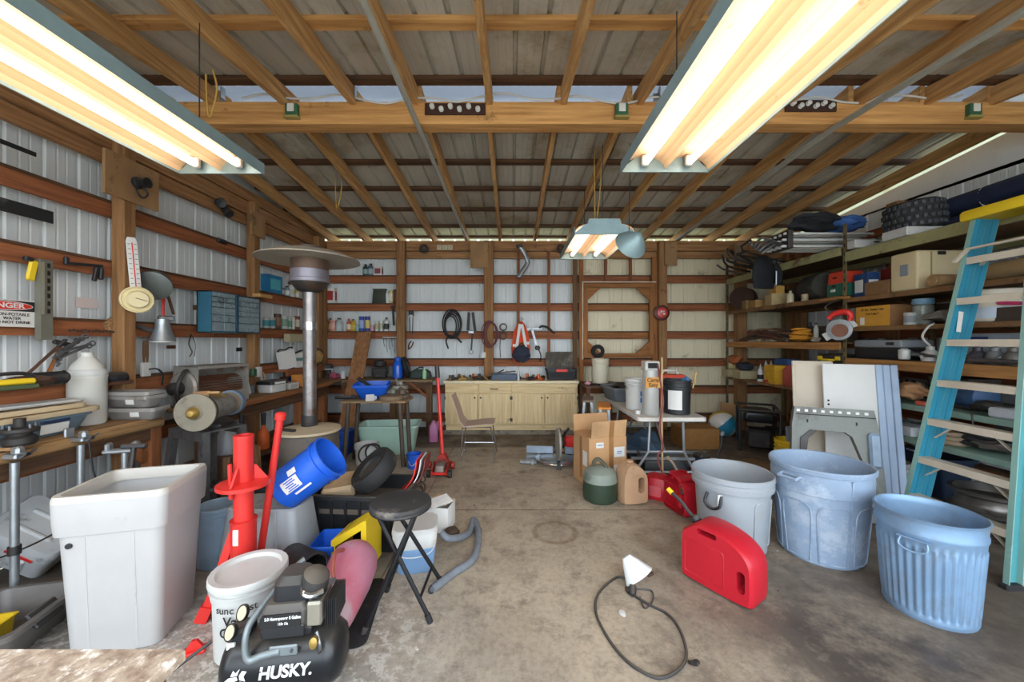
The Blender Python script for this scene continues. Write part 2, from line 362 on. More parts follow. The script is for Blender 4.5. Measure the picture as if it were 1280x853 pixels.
for sx, xx in ((1, x0), (-1, x1)):
    for sz, zz in ((1, z0), (-1, z1)):
        mb = MB(); mb.mesh([(xx+sx*.035, Yw+k, zz+sz*.03) for k in (-.02, .02)]+[(xx+sx*.27, Yw+k, zz+sz*.03) for k in (-.02, .02)]+[(xx+sx*.035, Yw+k, zz+sz*.25) for k in (-.02, .02)],
                           [(0, 2, 4), (1, 5, 3), (0, 1, 3, 2), (2, 3, 5, 4), (4, 5, 1, 0)]); struct(mb, Wjx)
struct(MB().box((px(773, 6.6), 6.83, at(0, 384, 6.8).z), (1.2, .04, .09)).box((px(773, 6.6), 6.83, at(0, 419, 6.8).z), (1.2, .04, .09)), Wjx)
# gussets where posts meet the plate
Wply = mat('plywood', '#a98258', .8, var=.3, scale=6, stretch=(1, 1, .4), spot='#6a4c30', spot_at=.6)
for x0, y0, x1_, y1, Y in ((588, 303, 610, 335, 6.7), (831, 303, 846, 332, 6.7), (918, 303, 932, 331, 6.68)):
    a, b = at(x0, y0, Y), at(x1_, y1, Y); struct(MB().box(((a.x+b.x)/2, Y, (a.z+b.z)/2), (b.x-a.x, .02, a.z-b.z)), Wply)
struct(MB().box((XL+.29, 3.26, 2.98), (.025, .46, .36)), Wply)
struct(MB().box((XL+.29, 4.87, 3.1), (.025, .26, .3)), Wply)
# concrete curb under the cabinet
struct(MB().box((.02, 6.7, .035), (2.5, .55, .07)), mat('curb', '#9a9080', .9, spot='#5a5046', spot_at=.55), 'baseboard_back')
# gables close the side walls up to the roof
for X, s_, m, top in ((XL, -1, M_wall, 0), (XR, 1, M_wall, -.15)):
    struct(MB().mesh([(X, YF, TOP-.02), (X, YB, TOP-.02), (X, YB, zr(YB)+RT+top), (X, YM+.1, zr(YM)+RT+top), (X, YF, zr(YF)+RT+top)], [(0, 1, 2, 3, 4)]), m, 'wall_gable_left' if s_ < 0 else 'wall_gable_right')
struct(MB().box((XL+.12, 3.3, 3.5), (.045, 7.2, .14)), wood('y', '#b58556', '#7a5433', 'plate'))
# ------------------------------------------------------------------ fluorescent fixtures
M_refl = mat('cream_reflector', '#dfba90', .4, var=.12, scale=3, spot='#7a4a22', spot_at=.68, spot_scale=4)
M_tube = mat('lit_tube', '#fff5e8', .4, var=.02, emit=TUBE)
M_galv = mat('galvanised', '#b9c0c4', .38, .75, var=.3, scale=9)
M_galvp = mat('fixture_housing', '#8fa8ac', .45, .3, var=.2, scale=6)
M_steel = mat('steel', '#8d8f92', .35, .85, var=.35, scale=12, spot='#5c4630', spot_at=.64)
M_dsteel = mat('dark_steel', '#4c4a48', .5, .6, var=.4, scale=12, spot='#5a4030', spot_at=.62)
M_cast = mat('cast_iron', '#3d3a38', .6, .4, var=.4, scale=12, spot='#6b5844', spot_at=.6)
M_black = mat('black_plastic', '#26272a', .5, var=.35, scale=8, dust=.18)
M_blk = mat('black_rubber', '#232324', .75, var=.35, scale=10, spot='#55504a', spot_at=.62)
M_white = mat('white_plastic', '#cfcfcb', .45, var=.10, scale=5, spot='#b4aa98', spot_at=.66)
M_chrome = mat('chrome', '#c8ccd0', .18, .95, var=.15)
M_label = mat('paper_label', '#dedcd6', .7, var=.06, scale=9)
M_ink = mat('black_ink', '#1d1c1c', .7, var=.1)
def fixture(x0, x1, y0, y1, z, label, name='fluorescent_light'):
    L_ = y1-y0; w_ = x1-x0; t = T(name, label, 'ceiling light', ((x0+x1)/2, (y0+y1)/2, z), 0, 'hanging shop lights')
    pr = []                                   # two troughs side by side, open below
    for s in (-1, 1):
        cx = s*w_/4
        pr += [(cx+w_/4*math.cos(R(a)), .015+.085*math.sin(R(a))) for a in range(180, -1, -20)]
    top = [(x, y+.012) for x, y in pr]
    mb = MB(); T_ = Matrix.Identity(4)
    for A, B, C_, D in zip(pr, pr[1:], top[1:], top):
        mb.mesh([(A[0], -L_/2, A[1]), (B[0], -L_/2, B[1]), (C_[0], -L_/2, C_[1]), (D[0], -L_/2, D[1]), (A[0], L_/2, A[1]), (B[0], L_/2, B[1]), (C_[0], L_/2, C_[1]), (D[0], L_/2, D[1])],
                [(0, 1, 5, 4), (3, 7, 6, 2), (0, 3, 2, 1), (4, 5, 6, 7)])
    mb
    mb.build('reflector', M_refl, t, ang=40)
    for s in (-1, 1): MB().box((s*(w_/2+.003), 0, .035), (.006, L_+.01, .075), b=.002).build('side_flange', M_galvp, t)
    for e in (-1, 1):                         # end plates
        MB().prism([(-w_/2, 0), (w_/2, 0), (w_/2, .02), (w_*.32, .11), (-w_*.32, .11), (-w_/2, .02)], .012, Matrix.Translation((0, e*(L_/2-.004), 0))).build('end_plate', M_galvp, t)
    MB().prism([(-w_*.30, .10), (w_*.30, .10), (w_*.26, .17), (-w_*.26, .17)], L_-.02).build('ballast_housing', M_galvp, t)
    for s in (-1, 1):
        MB().cyl((s*w_/4, 0, .05), .023, L_-.14, 'y', 12).build('tube', M_tube, t)
        for e in (-1, 1): MB().box((s*w_/4, e*(L_/2-.04), .06), (.045, .035, .07), b=.008).build('lamp_holder', M_white, t)
    for e in (-1, 1):
        y = e*L_*.42; MB().tube([(0, y, .16), (0, y, zr(y1-L_/2+y)-z+.03)], .004, 6).build('hanging_wire', M_dsteel, t)
    return t
fixture(px(226, 2.6), px(329, 2.6), .25, 2.6, 2.755, 'long two-tube fluorescent fixture hanging over the left workbench')
fixture(px(777, 2.5), px(884, 2.5), .15, 2.5, 2.72, 'long rust-flecked two-tube fluorescent fixture hanging right of centre')
f3 = fixture(px(719, 3.95), px(793, 3.95), 3.95, 5.15, 2.72, 'short two-tube fluorescent fixture hanging before the framed opening')
# round tin reflector hung beside the short fixture
t = T('tin_reflector', 'grey galvanised tin light shade hanging beside the short fixture', 'lamp shade', at(790, 304, 3.66), 0)
MB().lathe([(.02, .13), (.04, .12), (.13, .02), (.16, -.03), (.155, -.03), (.12, .02), (.035, .11)], 24, (0, 0, 0), (60, 30, 0)).build('shade', M_galvp, t)
MB().tube([(-.02, .03, .10), (-.01, .04, .5), (0, .05, 1.0)], .004, 6).build('cord', M_black, t)
# ------------------------------------------------------------------ along the middle beam
zb = zr(YM)-.2
def jbox(x, lab):
    p = at(x, 140, 3.36); t = T('junction_box', lab, 'electrical box', (p.x, 3.345, p.z))
    MB().box((0, 0, 0), (.11, .06, .11), b=.006).build('box', mat('green_box', '#3c6a4c', .5), t)
    MB().box((0, -.034, .012), (.06, .01, .07), b=.004).build('outlet_face', M_label, t)
    MB().box((0, -.01, -.065), (.13, .06, .02), b=.004).build('lower_lip', mat('brass_tone', '#a89a58', .5), t)
jbox(367, 'green outlet box on the middle beam above the left fixture')
jbox(776, 'green outlet box on the middle beam by the long right fixture')
jbox(1213, 'dark green outlet box at the far right end of the middle beam')
def knobs(x0, x1, y, lab):
    a, b = at(x0, y, 3.34), at(x1, y, 3.34); t = T('insulator_board', lab, 'insulator board', ((a.x+b.x)/2, 3.345, a.z))
    MB().box((0, .01, 0), (b.x-a.x, .03, .10)).build('board', mat('creosote', '#40261a', .8), t)
    n = 6
    for i in range(n):
        x = (i-(n-1)/2)*(b.x-a.x)*.15
        MB().lathe([(.012, 0), (.022, .006), (.014, .018), (.022, .03), (.01, .036)], 10, (x, -.005, .012*(-1)**i), (90, 0, 0)).build('knob', M_white, t)
knobs(531, 607, 136, 'dark board of white porcelain knobs, centre of the middle beam')
knobs(982, 1046, 132, 'dark board of white porcelain knobs right of the long fixture')
for i, x in enumerate((278, 443, 612, 820, 905, 975)):
    p = at(x, 132, 3.36); t = T('rafter_tie', 'galvanised metal tie on the middle beam, number %s from the left wall' % ('one two three four five six'.split()[i]), 'bracket', (p.x, 3.36, p.z), 0, 'rafter ties on the middle beam')
    t['label'] = ('galvanised rafter tie on the middle beam ' + ('at its left end', 'second from its left end', 'at the centre rafter', 'beside the long right fixture', 'just right of the long fixture', 'under the pale conduit')[i])
    MB().box((0, 0, .03), (.05, .006, .16), b=.002).box((.02, -.02, .10), (.006, .05, .10)).build('strap', M_galv, t)
# pale conduits running below the rafters
o = MB().tube([(-.835, .4, 3.42), (-.835, 2.2, 3.515), (-.835, 3.4, 3.515), (-.80, 6.7, 3.40)], .024, 10).build('conduit', mat('conduit_grey', '#b4b2a6', .5, .2, var=.2)); tag(o, 'pale grey conduit running front to back left of centre', 'pipe')
o = MB().bar((2.90, .9, 3.42), (2.90, 3.40, 3.52), .05, .03).bar((2.90, 3.4, 3.52), (2.93, 6.7, 3.40), .05, .03).build('cable_tray', mat('conduit_grey', '#b4b2a6')); tag(o, 'pale metal channel running front to back under the right rafters', 'channel')
pts = []
for i in range(31):
    x = -2.4+6.4*i/30; pts.append((x, 3.34, zr(YM)+.015+.03*math.sin(i*1.9)+.02*math.sin(i*.7)))
o = MB().tube(pts, .009, 6, k=3).build('electric_cable', M_white); tag(o, 'white electric cable draped along the top of the middle beam', 'cable')
for x, y0, y1, Y, lab in ((266, 88, 150, 2.7, 'yellow cord looping down from the rafter over the left fixture'), (424, 215, 262, 4.7, 'yellow cord hanging from a rear rafter'), (748, 180, 278, 4.4, 'pale cord running down to the short fixture')):
    a, b = at(x, y0, Y), at(x, y1, Y)
    o = MB().tube([a, a+(b-a)*.4+V((.03, 0, 0)), b+V((-.02, 0, .02)), b+V((-.04, 0, .1)), a+V((-.05, 0, -.03))], .006, 6, k=4).build('hanging_rope', mat('yellow_cord', '#c9a04e', .7)); tag(o, lab, 'cord')
# ================================================================== generic containers
def bucket_mesh(r, h, rb=None, rings=(.80, .88), n=28, wall=.005):
    rb = rb or r*.88; P = [(0, 0), (rb-.006, 0), (rb, .006)]
    ra = lambda t: rb+(r-.008-rb)*t
    for q in rings: P += [(ra(q)-.001, h*q-.006), (r+.002, h*q-.004), (r+.002, h*q+.004), (ra(q), h*q+.006)]
    P += [(r-.008, h-.016), (r, h-.014), (r+.001, h-.003), (r-.003, h), (r-.010, h), (r-.012, h-.02), (rb-wall, .02), (rb-.02, .008), (0, .008)]
    return MB().lathe(P, n)
def bail(r, h, a=200, drop=.85, side=0, rr=.0035):
    """a wire handle hanging at one side of a bucket"""
    P = []
    for k in range(13):
        t = PI*k/12; P.append(((r+.006)*math.cos(t), -abs((r+.02)*math.sin(t))*.45-.004, h-.05-(r*drop)*math.sin(t)))
    return MB().tube(P, rr, 6)
def bucket(name, label, cat, loc, r, h, m, rz=0, rot=None, rb=None, handle=True, lid=None, group=None, rings=(.80, .88), hm=None, grip=None):
    t = T(name, label, cat, loc, rz, group, rot)
    bucket_mesh(r, h, rb, rings).build('body', m, t)
    if handle:
        bh = bail(r, h).build('bail_handle', hm or M_steel, t)
        if grip: MB().tube([(-.04, -(r+.02)*.45-.004, h-.05-r*.85), (.04, -(r+.02)*.45-.004, h-.05-r*.85)], .011, 8).build('grip', grip, bh)
    if lid: MB().lathe([(0, h-.014), (r-.03, h-.014), (r-.022, h+.004), (r+.004, h+.006), (r+.008, h), (r+.008, h-.028), (r+.002, h-.03)], 28, cap1=False).build('lid', lid, t)
    return t
def tub_mesh(w, d, h, flare=.06, rim=.02, rad=.04, wall=.004, lip=.03):
    w0, d0 = w-flare-2*rim, d-flare-2*rim; w1, d1 = w-2*rim, d-2*rim
    return MB().tub([(w0-.02, d0-.02, 0), (w0, d0, .01), (w1, d1, h-lip), (w, d, h-lip), (w, d, h-.004), (w-.006, d-.006, h), (w1-.004, d1-.004, h), (w1-.008, d1-.008, h-.01), (w0-2*wall, d0-2*wall, .012), (w0-.04, d0-.04, .006)], rad)
def lid_mesh(w, d, t=.025, rad=.04, c=(0, 0), z=0):
    return MB().tub([(w, d, z-t), (w, d, z-.006), (w-.012, d-.012, z), (w-.07, d-.07, z), (w-.085, d-.085, z-.008), (w-.14, d-.14, z-.008)], rad, c=c)
M_fog = mat('frosted_plastic', '#d5dade', .35, var=.12, scale=4, trans=.45, spot='#a89f92', spot_at=.6)
M_grey = mat('grey_plastic', '#8c9196', .5, var=.2, scale=5, spot='#5f5b55', spot_at=.63)
M_blue = mat('blue_plastic', '#1f5fd0', .42, var=.18, scale=5)
M_red = mat('red_plastic', '#c01c2c', .42, var=.2, scale=4, spot='#7c2020', spot_at=.68)
M_redp = mat('red_paint', '#e0352f', .4, .1, var=.15, scale=7, spot='#8b4b38', spot_at=.70)
M_yel = mat('yellow_plastic', '#ecc928', .5, var=.15)
M_card = mat('cardboard', '#c79a6d', .85, var=.15, scale=5)
M_blueband = mat('blue_print', '#2f6fb8', .6, var=.1)
# ------------------------------------------------------------------ white bin
a = R(14); t = T('wheelie_bin', 'tall off-white rectangular plastic bin with wide collar by the left workbench', 'bin', (-2.09, 2.10, 0), 15); t.scale = (1, .82, 1)
MB_bin = mat('bin_white', '#b9b7b5', .5, var=.12, scale=3, spot='#98938d', spot_at=.66, spot_scale=2)
mb = MB().tub([(.38, .42, 0), (.39, .43, .015), (.44, .505, .63), (.47, .535, .635), (.48, .545, .70), (.485, .55, .80), (.475, .54, .815), (.45, .515, .815), (.445, .51, .80), (.375, .42, .03)], .05, 5)
mb.build('body', MB_bin, t)
MB().tub([(.488, .553, .798), (.488, .553, .812), (.478, .543, .832), (.435, .50, .832), (.425, .49, .81), (.42, .485, .77)], .055, 5, cap0=False, cap1=False).build('rim', mat('bin_rim', '#c6c2b9', .5, var=.12), t)
for s in (-.10, .10):
    MB().mesh([(s-.004, -.217, .02), (s+.004, -.217, .02), (s+.004, -.254, .62), (s-.004, -.254, .62), (s-.004, -.20, .02), (s+.004, -.20, .02), (s+.004, -.23, .62), (s-.004, -.23, .62)], [(0, 1, 2, 3), (4, 7, 6, 5), (0, 3, 7, 4), (1, 5, 6, 2), (0, 4, 5, 1), (3, 2, 6, 7)]).build('seam_rib', MB_bin, t)
MB().cyl((-.16, -.2535, .585), .014, .01, 'y', 12).build('drain_plug', M_black, t)
# ------------------------------------------------------------------ slab table in the very front
t = T('stone_topped_table', 'speckled stone-topped table, its corner at the bottom left edge', 'table', (0, 0, 0))
M_gran = mat('speckled_stone', '#cbb9a4', .35, var=.5, scale=40, col2='#7d6656', spot='#f0e6da', spot_at=.58, spot_scale=30)
MB().box((-1.22, .60, .905), (1.0, .47, .03), b=.006).build('top', M_gran, t)
MB().box((-1.22, .60, .86), (.95, .42, .06)).build('apron', Wdkx, t)
for x in (-1.66, -.79):
    for y in (.42, .79): MB().box((x, y, .415), (.06, .06, .83), b=.004).build('leg', Wdkz, t)
# ------------------------------------------------------------------ grey tote bottom left with yellow tray in it
t = T('storage_tote', 'open grey tote on the floor at the bottom left edge', 'tote', (-2.68, 1.98, 0), 14); t.scale = (1, 1, .88)
tub_mesh(.44, .5, .20, .08, .025, .05).build('body', mat('smoke_tote', '#6f6a66', .4, var=.25, scale=5, spot='#8d8578', spot_at=.6), t)
MB().box((.19, -.02, .172), (.10, .16, .02), (0, 60, 0), b=.006).build('latch', M_black, t)
t = T('yellow_tray', 'small yellow plastic tray lying in the open grey tote', 'tray', (-2.74, 1.95, .02), 14); t.scale = (.6, .6, .75)
MB().tub([(.20, .24, 0), (.23, .27, .13), (.26, .30, .13), (.26, .30, .14), (.22, .26, .14), (.19, .23, .02)], .02).build('tray', M_yel, t)
MB().box((0, -.13, .11), (.08, .02, .03)).build('grip_slot', M_black, t)
# ------------------------------------------------------------------ white chest tipped under the bench
t = T('cooler_chest', 'scuffed white plastic chest tipped on its corner under the left bench', 'chest', (-3.24, 2.56, .27), rot=(26, 38, 20))
M_chest = mat('chest_white', '#c9cccd', .45, var=.2, scale=5, spot='#6f6c68', spot_at=.62, spot_scale=6)
MB().tub([(.36, .26, -.14), (.40, .30, -.13), (.42, .32, .06)], .05).build('body', M_chest, t)
MB().tub([(.43, .33, .06), (.43, .33, .11), (.40, .30, .14)], .05).build('lid', M_chest, t)
for y in (-.07, .05): MB().box((.0, y, .137), (.24, .03, .03), b=.01).build('raised_rib', M_chest, t)
for x in (-.10, .08): MB().box((x, -.155, -.04), (.04, .03, .12), b=.01).build('side_rib', M_chest, t)
MB().box((.05, -.165, .055), (.16, .012, .02)).build('red_catch', M_redp, t)
# ------------------------------------------------------------------ left workbench
XB = -3.02; zB = .95
t = T('workbench', 'long rough wooden workbench along the left wall, nearest the front', 'workbench', (0, 0, 0))
Wbench = wood('y', '#b08a5a', '#6e4f33', 'bench'); Wbz = wood('z', '#a8693c', '#74462a', 'benchleg')
MB().box(((XL+.15+XB)/2, 1.75, zB-.02), (XB-XL-.15, 3.0, .04), b=.006).build('top', Wbench, t)
MB().box((XB+.012, 1.75, zB-.045), (.03, 3.0, .07), b=.012).build('nosing', Wbench, t)
MB().box((XB-.03, 1.75, zB-.12), (.04, 2.96, .12)).build('apron', Wdk, t)
for y in (.5, 1.7, 3.2): MB().box((XB-.05, y, .45), (.09, .09, .9)).build('leg', Wbz, t)
MB().bar((XB-.05, 3.15, .62), (XB-.05, 2.80, .86), .04, .09).build('knee_brace', Wbz, t)
MB().bar((XB-.06, 3.2, .62), (XL+.2, 3.2, .86), .04, .09).build('knee_brace', Wbz, t)
# second bench, beyond the grinder
t = T('workbench', 'rough wooden workbench along the left wall between blower and corner', 'workbench', (0, 0, 0))
y0, y1 = 3.62, 6.84
MB().box(((XL+.15+XB+.12)/2, (y0+y1)/2, zB-.02), (XB+.12-XL-.15, y1-y0, .04), b=.006).build('top', Wbench, t)
MB().box((XB+.13, (y0+6.0)/2, zB-.03), (.035, 6.0-y0, .06), b=.012).build('nosing', wood('y', '#a96d3d', '#6b4126', 'nosing'), t)
MB().box((XB+.07, (y0+6.0)/2, zB-.13), (.04, 6.0-y0, .12)).build('apron', Wdk, t)
MB().box((XB+.0, (y0+6.0)/2, .30), (.04, 6.0-y0, .12)).build('lower_rail', wood('y', '#8f5b38', '#5e3a24', 'lowrail'), t)
for y in (3.66, 4.25, 5.3, 5.95): MB().box((XB+.02, y, .45), (.10, .10, .9)).build('leg', Wdkz if y < 5 else Wbz, t)
MB().bar((XB+.03, 3.95, .90), (XB+.03, 3.68, .62), .04, .10).build('knee_brace', Wbz, t)
# pipe clamps on the bench edge
def pclamp(x, y, lab, zt=.93, z0=.0):
    p = at(x, y, 1); Y = (XB+.06)/((x-640)/F); t = T('pipe_clamp', lab, 'clamp', (XB+.07, Y, 0), 0, 'pipe clamps on the left bench')
    MB().tube([(0, 0, z0), (0, 0, zt-.06)], .02, 12).build('pipe', M_galv, t)
    h = MB().box((-.03, 0, zt-.025), (.13, .05, .03), b=.008).box((.02, 0, zt+.01), (.05, .045, .05), b=.012).box((-.08, 0, zt+.02), (.02, .06, .07), b=.006).build('jaw', M_galv, t)
    MB().cyl((.055, 0, zt-.01), .013, .06, 'x', 10).build('screw', M_steel, h)
    MB().bar((.08, -.04, zt-.03), (.08, .04, zt+.01), .01, .01).build('tommy_bar', M_steel, h)
    MB().cyl((0, 0, .36), .028, .05, 'z', 12).build('collar', M_dsteel, t)
pclamp(16, 600, 'pipe clamp standing at the left bench edge, nearest the front', .94)
pclamp(99, 560, 'pipe clamp at the left bench beside the blue-grey tote', .95)
t = T('pipe_clamp', 'short pipe clamp standing in front of the left bench by the white bin', 'clamp', (-2.80, 2.72, 0), 20, 'pipe clamps on the left bench')
MB().tube([(0, 0, 0), (0, 0, .80)], .02, 12).build('pipe', M_galv, t)
MB().box((-.03, 0, .81), (.18, .06, .03), b=.01).box((.06, 0, .84), (.05, .06, .06), b=.015).box((-.09, 0, .84), (.03, .06, .06), b=.01).build('jaw', M_galv, t)
# spade behind the bin, small blue glove-like rag and scraps
t = T('spade', 'worn steel spade standing between white bin and white chest', 'spade', (-2.55, 2.42, 0), rot=(-6, 3, 20))
MB().mesh([(x*wd, .012*abs(x)+.05*(1-z/.3)**2*.5+o, z) for o in (0, .004) for z, wd in ((0.01, .07), (.05, .10), (.2, .105), (.30, .09)) for x in (-1, 0, 1)],
          [(i*3+j+k, i*3+j+1+k, i*3+j+4+k, i*3+j+3+k) for k in (0, 12) for i in range(3) for j in range(2)]).build('blade', M_chrome, t)
MB().tube([(0, .01, .25), (0, 0, .45), (0, 0, .9)], [.022, .018, .015], 10).build('shaft', M_dsteel, t)
MB().bar((-.07, 0, .9), (.07, 0, .9), .03, .03, bev=.008).build('grip', M_black, t)
o = MB().ell((0, 0, .02), (.09, .04, .022), 2, .5).build('rag', M_blue, loc=(-2.74, 2.58, 0), rz=25); tag(o, 'small blue plastic scrap on the dirt floor by the white bin', 'scrap')
o = MB().box((0, 0, .035), (.06, .02, .07), (20, 0, 0)).build('tag_card', M_label, loc=(-2.86, 2.72, .0), rz=30); tag(o, 'little white tag lying behind the blue scrap', 'tag')
o = MB().box((0, 0, .035), (.06, .02, .07), (20, 0, 0)).build('tag_card', plain('#d9c08a'), loc=(-2.98, 2.60, .0), rz=-10); tag(o, 'little tan tag lying left of the blue scrap', 'tag')
o = MB().tube([(-2.93, 2.6, .95), (-2.92, 2.62, .7), (-2.9, 2.64, .5), (-2.96, 2.45, .36), (-3.0, 2.2, .33), (-2.99, 2.0, .4)], .006, 6, k=6).build('black_wire', M_black); tag(o, 'thin black cord hanging off the left bench edge', 'cord')
# ------------------------------------------------------------------ tyre changer (red)
t = T('tyre_changer', 'red floor-standing manual tyre changer with round flange', 'tyre changer', (-1.57, 2.20, 0), 0)
MB().lathe([(.065, .02), (.065, .55), (.07, .56)], 20).build('lower_column', M_redp, t)
MB().lathe([(.05, .52), (.05, 1.02), (.052, 1.03), (.052, 1.05), (.03, 1.052), (.028, 1.02)], 20).build('upper_column', M_redp, t)
MB().lathe([(.06, .75), (.135, .755), (.135, .775), (.06, .785)], 28).build('flange', M_redp, t)
for k in range(3):
    a = R(35+120*k); MB().prism([(.05, .78), (.12, .78), (.06, .87), (.05, .87)], .012, Matrix.Rotation(a, 4, 'Z')).build('gusset', M_redp, t)
MB().bar((-.04, -.01, .50), (-.17, -.04, .08), .06, .04).bar((-.17, -.04, .09), (-.20, -.05, 0.01), .08, .06).build('front_leg', M_redp, t)
for (x, y) in ((.14, .10), (-.20, .06)): MB().bar((0, 0, .06), (x, y, .02), .07, .04).build('foot', M_redp, t)
MB().tube([(-.03, -.06, .70), (-.03, -.07, .90)], .011, 8).build('pin', M_redp, t)
MB().box((.0, -.064, .48), (.03, .01, .09), b=.002).build('sticker', M_label, t)
t = T('bar_end_foot', 'loose red steel bracket on the floor beside the white bucket', 'bracket', (-1.63, 1.93, 0), 25); t.scale = (.6, .6, .8)
MB().box((0, 0, .012), (.16, .10, .02), b=.004).build('plate', M_redp, t)
MB().prism([(-.07, .0), (.07, .0), (.02, .06), (-.02, .06)], .03, Matrix.Translation((0, 0, .02))).build('lug', M_redp, t)
o = MB().tube([(-1.62, 2.37, .02), (-1.46, 2.37, 1.12)], .021, 12).lathe([(.021, 0), (.03, .005), (.032, .04), (.022, .05)], 14, (-1.463, 2.37, 1.10), (0, 9, 0)).build('lever_bar', M_redp); tag(o, 'red steel lever bar leaning upright beside the blue bucket', 'bar')
# ------------------------------------------------------------------ white chlorine bucket
t = bucket('pool_chemical_bucket', 'white lidded pool chemical bucket with black lettering beside the compressor', 'bucket', (-1.385, 1.985, 0), .170, .40, M_white, rz=35, rb=.15, rings=(.86,), lid=M_white, hm=M_white)
t.rotation_euler.z = R(14)
for s, z, sz, b in (('sunc   ast', .29, .05, 0), ('Valu', .235, .062, .0012), ('Chlor', .18, .062, .0012)):
    txt('lettering', s, sz, M_ink, t, (0, 0, z), warp=round_warp(.166), bold=b, rot=(90, 0, 0))
# ------------------------------------------------------------------ air compressor
t = T('air_compressor', 'black portable air compressor on a horizontal tank, white lettering', 'air compressor', (-1.035, 1.74, 0), 8); t.scale = (.90, .95, 1)
M_tank = mat('compressor_tank', '#1f2226', .3, .2, var=.3, scale=6, dust=.12)
MB().lathe([(.002, -.29), (.06, -.285), (.105, -.265), (.128, -.23), (.13, -.21), (.13, .21), (.128, .23), (.105, .265), (.06, .285), (.002, .29)], 32, (0, 0, .155), (0, 90, 0)).build('tank', M_tank, t)
for x in (-.17, .17): MB().box((x, 0, .02), (.05, .22, .04), b=.008).build('foot', M_blk, t)
M_hw = mat('husky_white', '#eef0f0', .6, var=.05)
txt('lettering', 'HUSKY.', .068, M_hw, t, (.045, 0, .155), rot=(90, 0, 0), bold=.0022, sx=1.05, warp=lambda c: V((c.x+c.y*.12, .131*math.sin(.42+c.y/.131), -.131*math.cos(.42+c.y/.131)) ) if False else V((c.x+c.y*.12, .1315*math.sin(.12+c.y/.131), .1315*math.cos(.12+c.y/.131)+c.z)))
mbk = MB()   # the dog-head emblem: a wedge muzzle with two ears
ang = lambda y: (.1318*math.sin(.12+y/.131), .1318*math.cos(.12+y/.131))
def onTank(poly): return [(p[0], -ang(p[1])[1], ang(p[1])[0]) for p in poly]
for poly in ([(-.225, -.014), (-.195, -.020), (-.165, -.012), (-.170, .002), (-.205, .0)], [(-.198, .004), (-.168, .006), (-.160, .03), (-.176, .016), (-.188, .026)], [(-.160, .006), (-.158, -.012), (-.132, -.020), (-.140, .0), (-.128, .018), (-.148, .022)], [(-.185, -.024), (-.150, -.018), (-.158, -.032)]):
    pts = onTank(poly); n = len(pts); vs = [mbk.v(p) for p in pts]; mbk.f(vs)
mbk.build('emblem', M_hw, t, loc=(0, 0, .155))
M_mot = mat('motor_grey', '#5d5854', .55, .2, var=.3, dust=.25)
MB().box((-.01, .0, .30), (.30, .15, .035), b=.006).build('mounting_plate', M_black, t)
MB().tub([(.26, .17, .315), (.27, .18, .33), (.27, .18, .40), (.22, .15, .43)], .03, c=(-.02, 0)).build('motor_housing', M_mot, t)
MB().tub([(.25, .15, .40), (.24, .16, .43), (.22, .16, .50), (.16, .11, .53)], .05, c=(.005, .02)).build('shroud', M_black, t)
mb = MB().prism([(-.13, -.03), (.10, -.03), (.10, .028), (-.115, .028), (-.13, .015)], .006, Matrix.Translation((-.015, -.094, .37))); pt = mb.build('name_plate', M_ink, t)
txt('lettering', '5.0 Horsepower 8 Gallon', .019, M_hw, pt, (-.015, -.0985, .382), sx=1.05, bold=.0005)
txt('lettering', '115v 15a', .016, M_hw, pt, (-.015, -.0985, .358), bold=.0005)
MB().box((-.015, -.09, .318), (.24, .012, .05), b=.004).build('vent_strip', M_black, t)
MB().box((.155, -.01, .375), (.09, .15, .11), b=.01).build('cylinder_block', mat('cast_alloy', '#b8b2a2', .4, .7, var=.25, scale=9), t)
mb = MB()
for k in range(6): mb.box((.225+k*.011, 0, .375), (.006, .16, .12), b=.002)
mb.box((.25, 0, .375), (.06, .12, .09)).build('finned_head', M_black, t)
MB().lathe([(.045, 0), (.055, .01), (.055, .045), (.03, .055)], 18, (.15, -.02, .43)).build('filter_base', M_black, t)
MB().lathe([(.075, 0), (.08, .012), (.075, .05), (.05, .065), (0, .07)], 20, (.13, -.02, .475), (0, 18, 0)).build('air_filter', mat('dusty_black', '#3a3735', .7, var=.3, dust=.35), t)
MB().tube([(.07, -.05, .485), (.10, -.095, .485), (.15, -.105, .475), (.205, -.07, .47)], .014, 8, k=5).build('chrome_hose', M_chrome, t)
MB().tube([(.18, -.10, .31), (.21, -.12, .26), (.20, -.10, .22)], .012, 8, k=4).build('delivery_pipe', M_steel, t)
MB().lathe([(.02, 0), (.024, .006), (.024, .03), (.012, .035)], 12, (.18, -.115, .285), (80, 0, 0)).build('brass_valve', mat('brass', '#b89a55', .4, .7), t)
M_tubeg = mat('handle_grey', '#8d979a', .4, .4, var=.2, scale=8)
MB().tube([(-.02, .16, .50), (-.08, .10, .47), (-.19, -.06, .385), (-.21, -.11, .34), (-.205, -.125, .27), (-.18, -.125, .235), (-.12, -.12, .245), (-.02, -.115, .255)], .017, 12, k=6).box((.0, -.118, .255), (.16, .012, .045), b=.006).build('carry_handle', M_tubeg, t)
for x in (-.045, .05): MB().cyl((x, -.126, .256), .009, .006, 'y', 10).build('bolt', M_steel, t)
for x, z, y in ((-.28, .375, -.02), (-.32, .32, -.06)):
    g = MB().lathe([(0, 0), (.030, 0), (.034, .006), (.034, .026), (.03, .03), (.028, .026)], 20, (x, y, z), (62, 0, -10)).build('gauge', M_black, t)
    MB().lathe([(0, 0), (.028, 0), (.028, .003), (0, .003)], 20, (x, y-.024, z+.0125), (62, 0, -10)).build('gauge_face', mat('gauge_cream', '#d9c9a8', .5), g)
MB().box((-.30, -.01, .285), (.12, .10, .07), b=.012).build('pressure_switch', M_black, t)
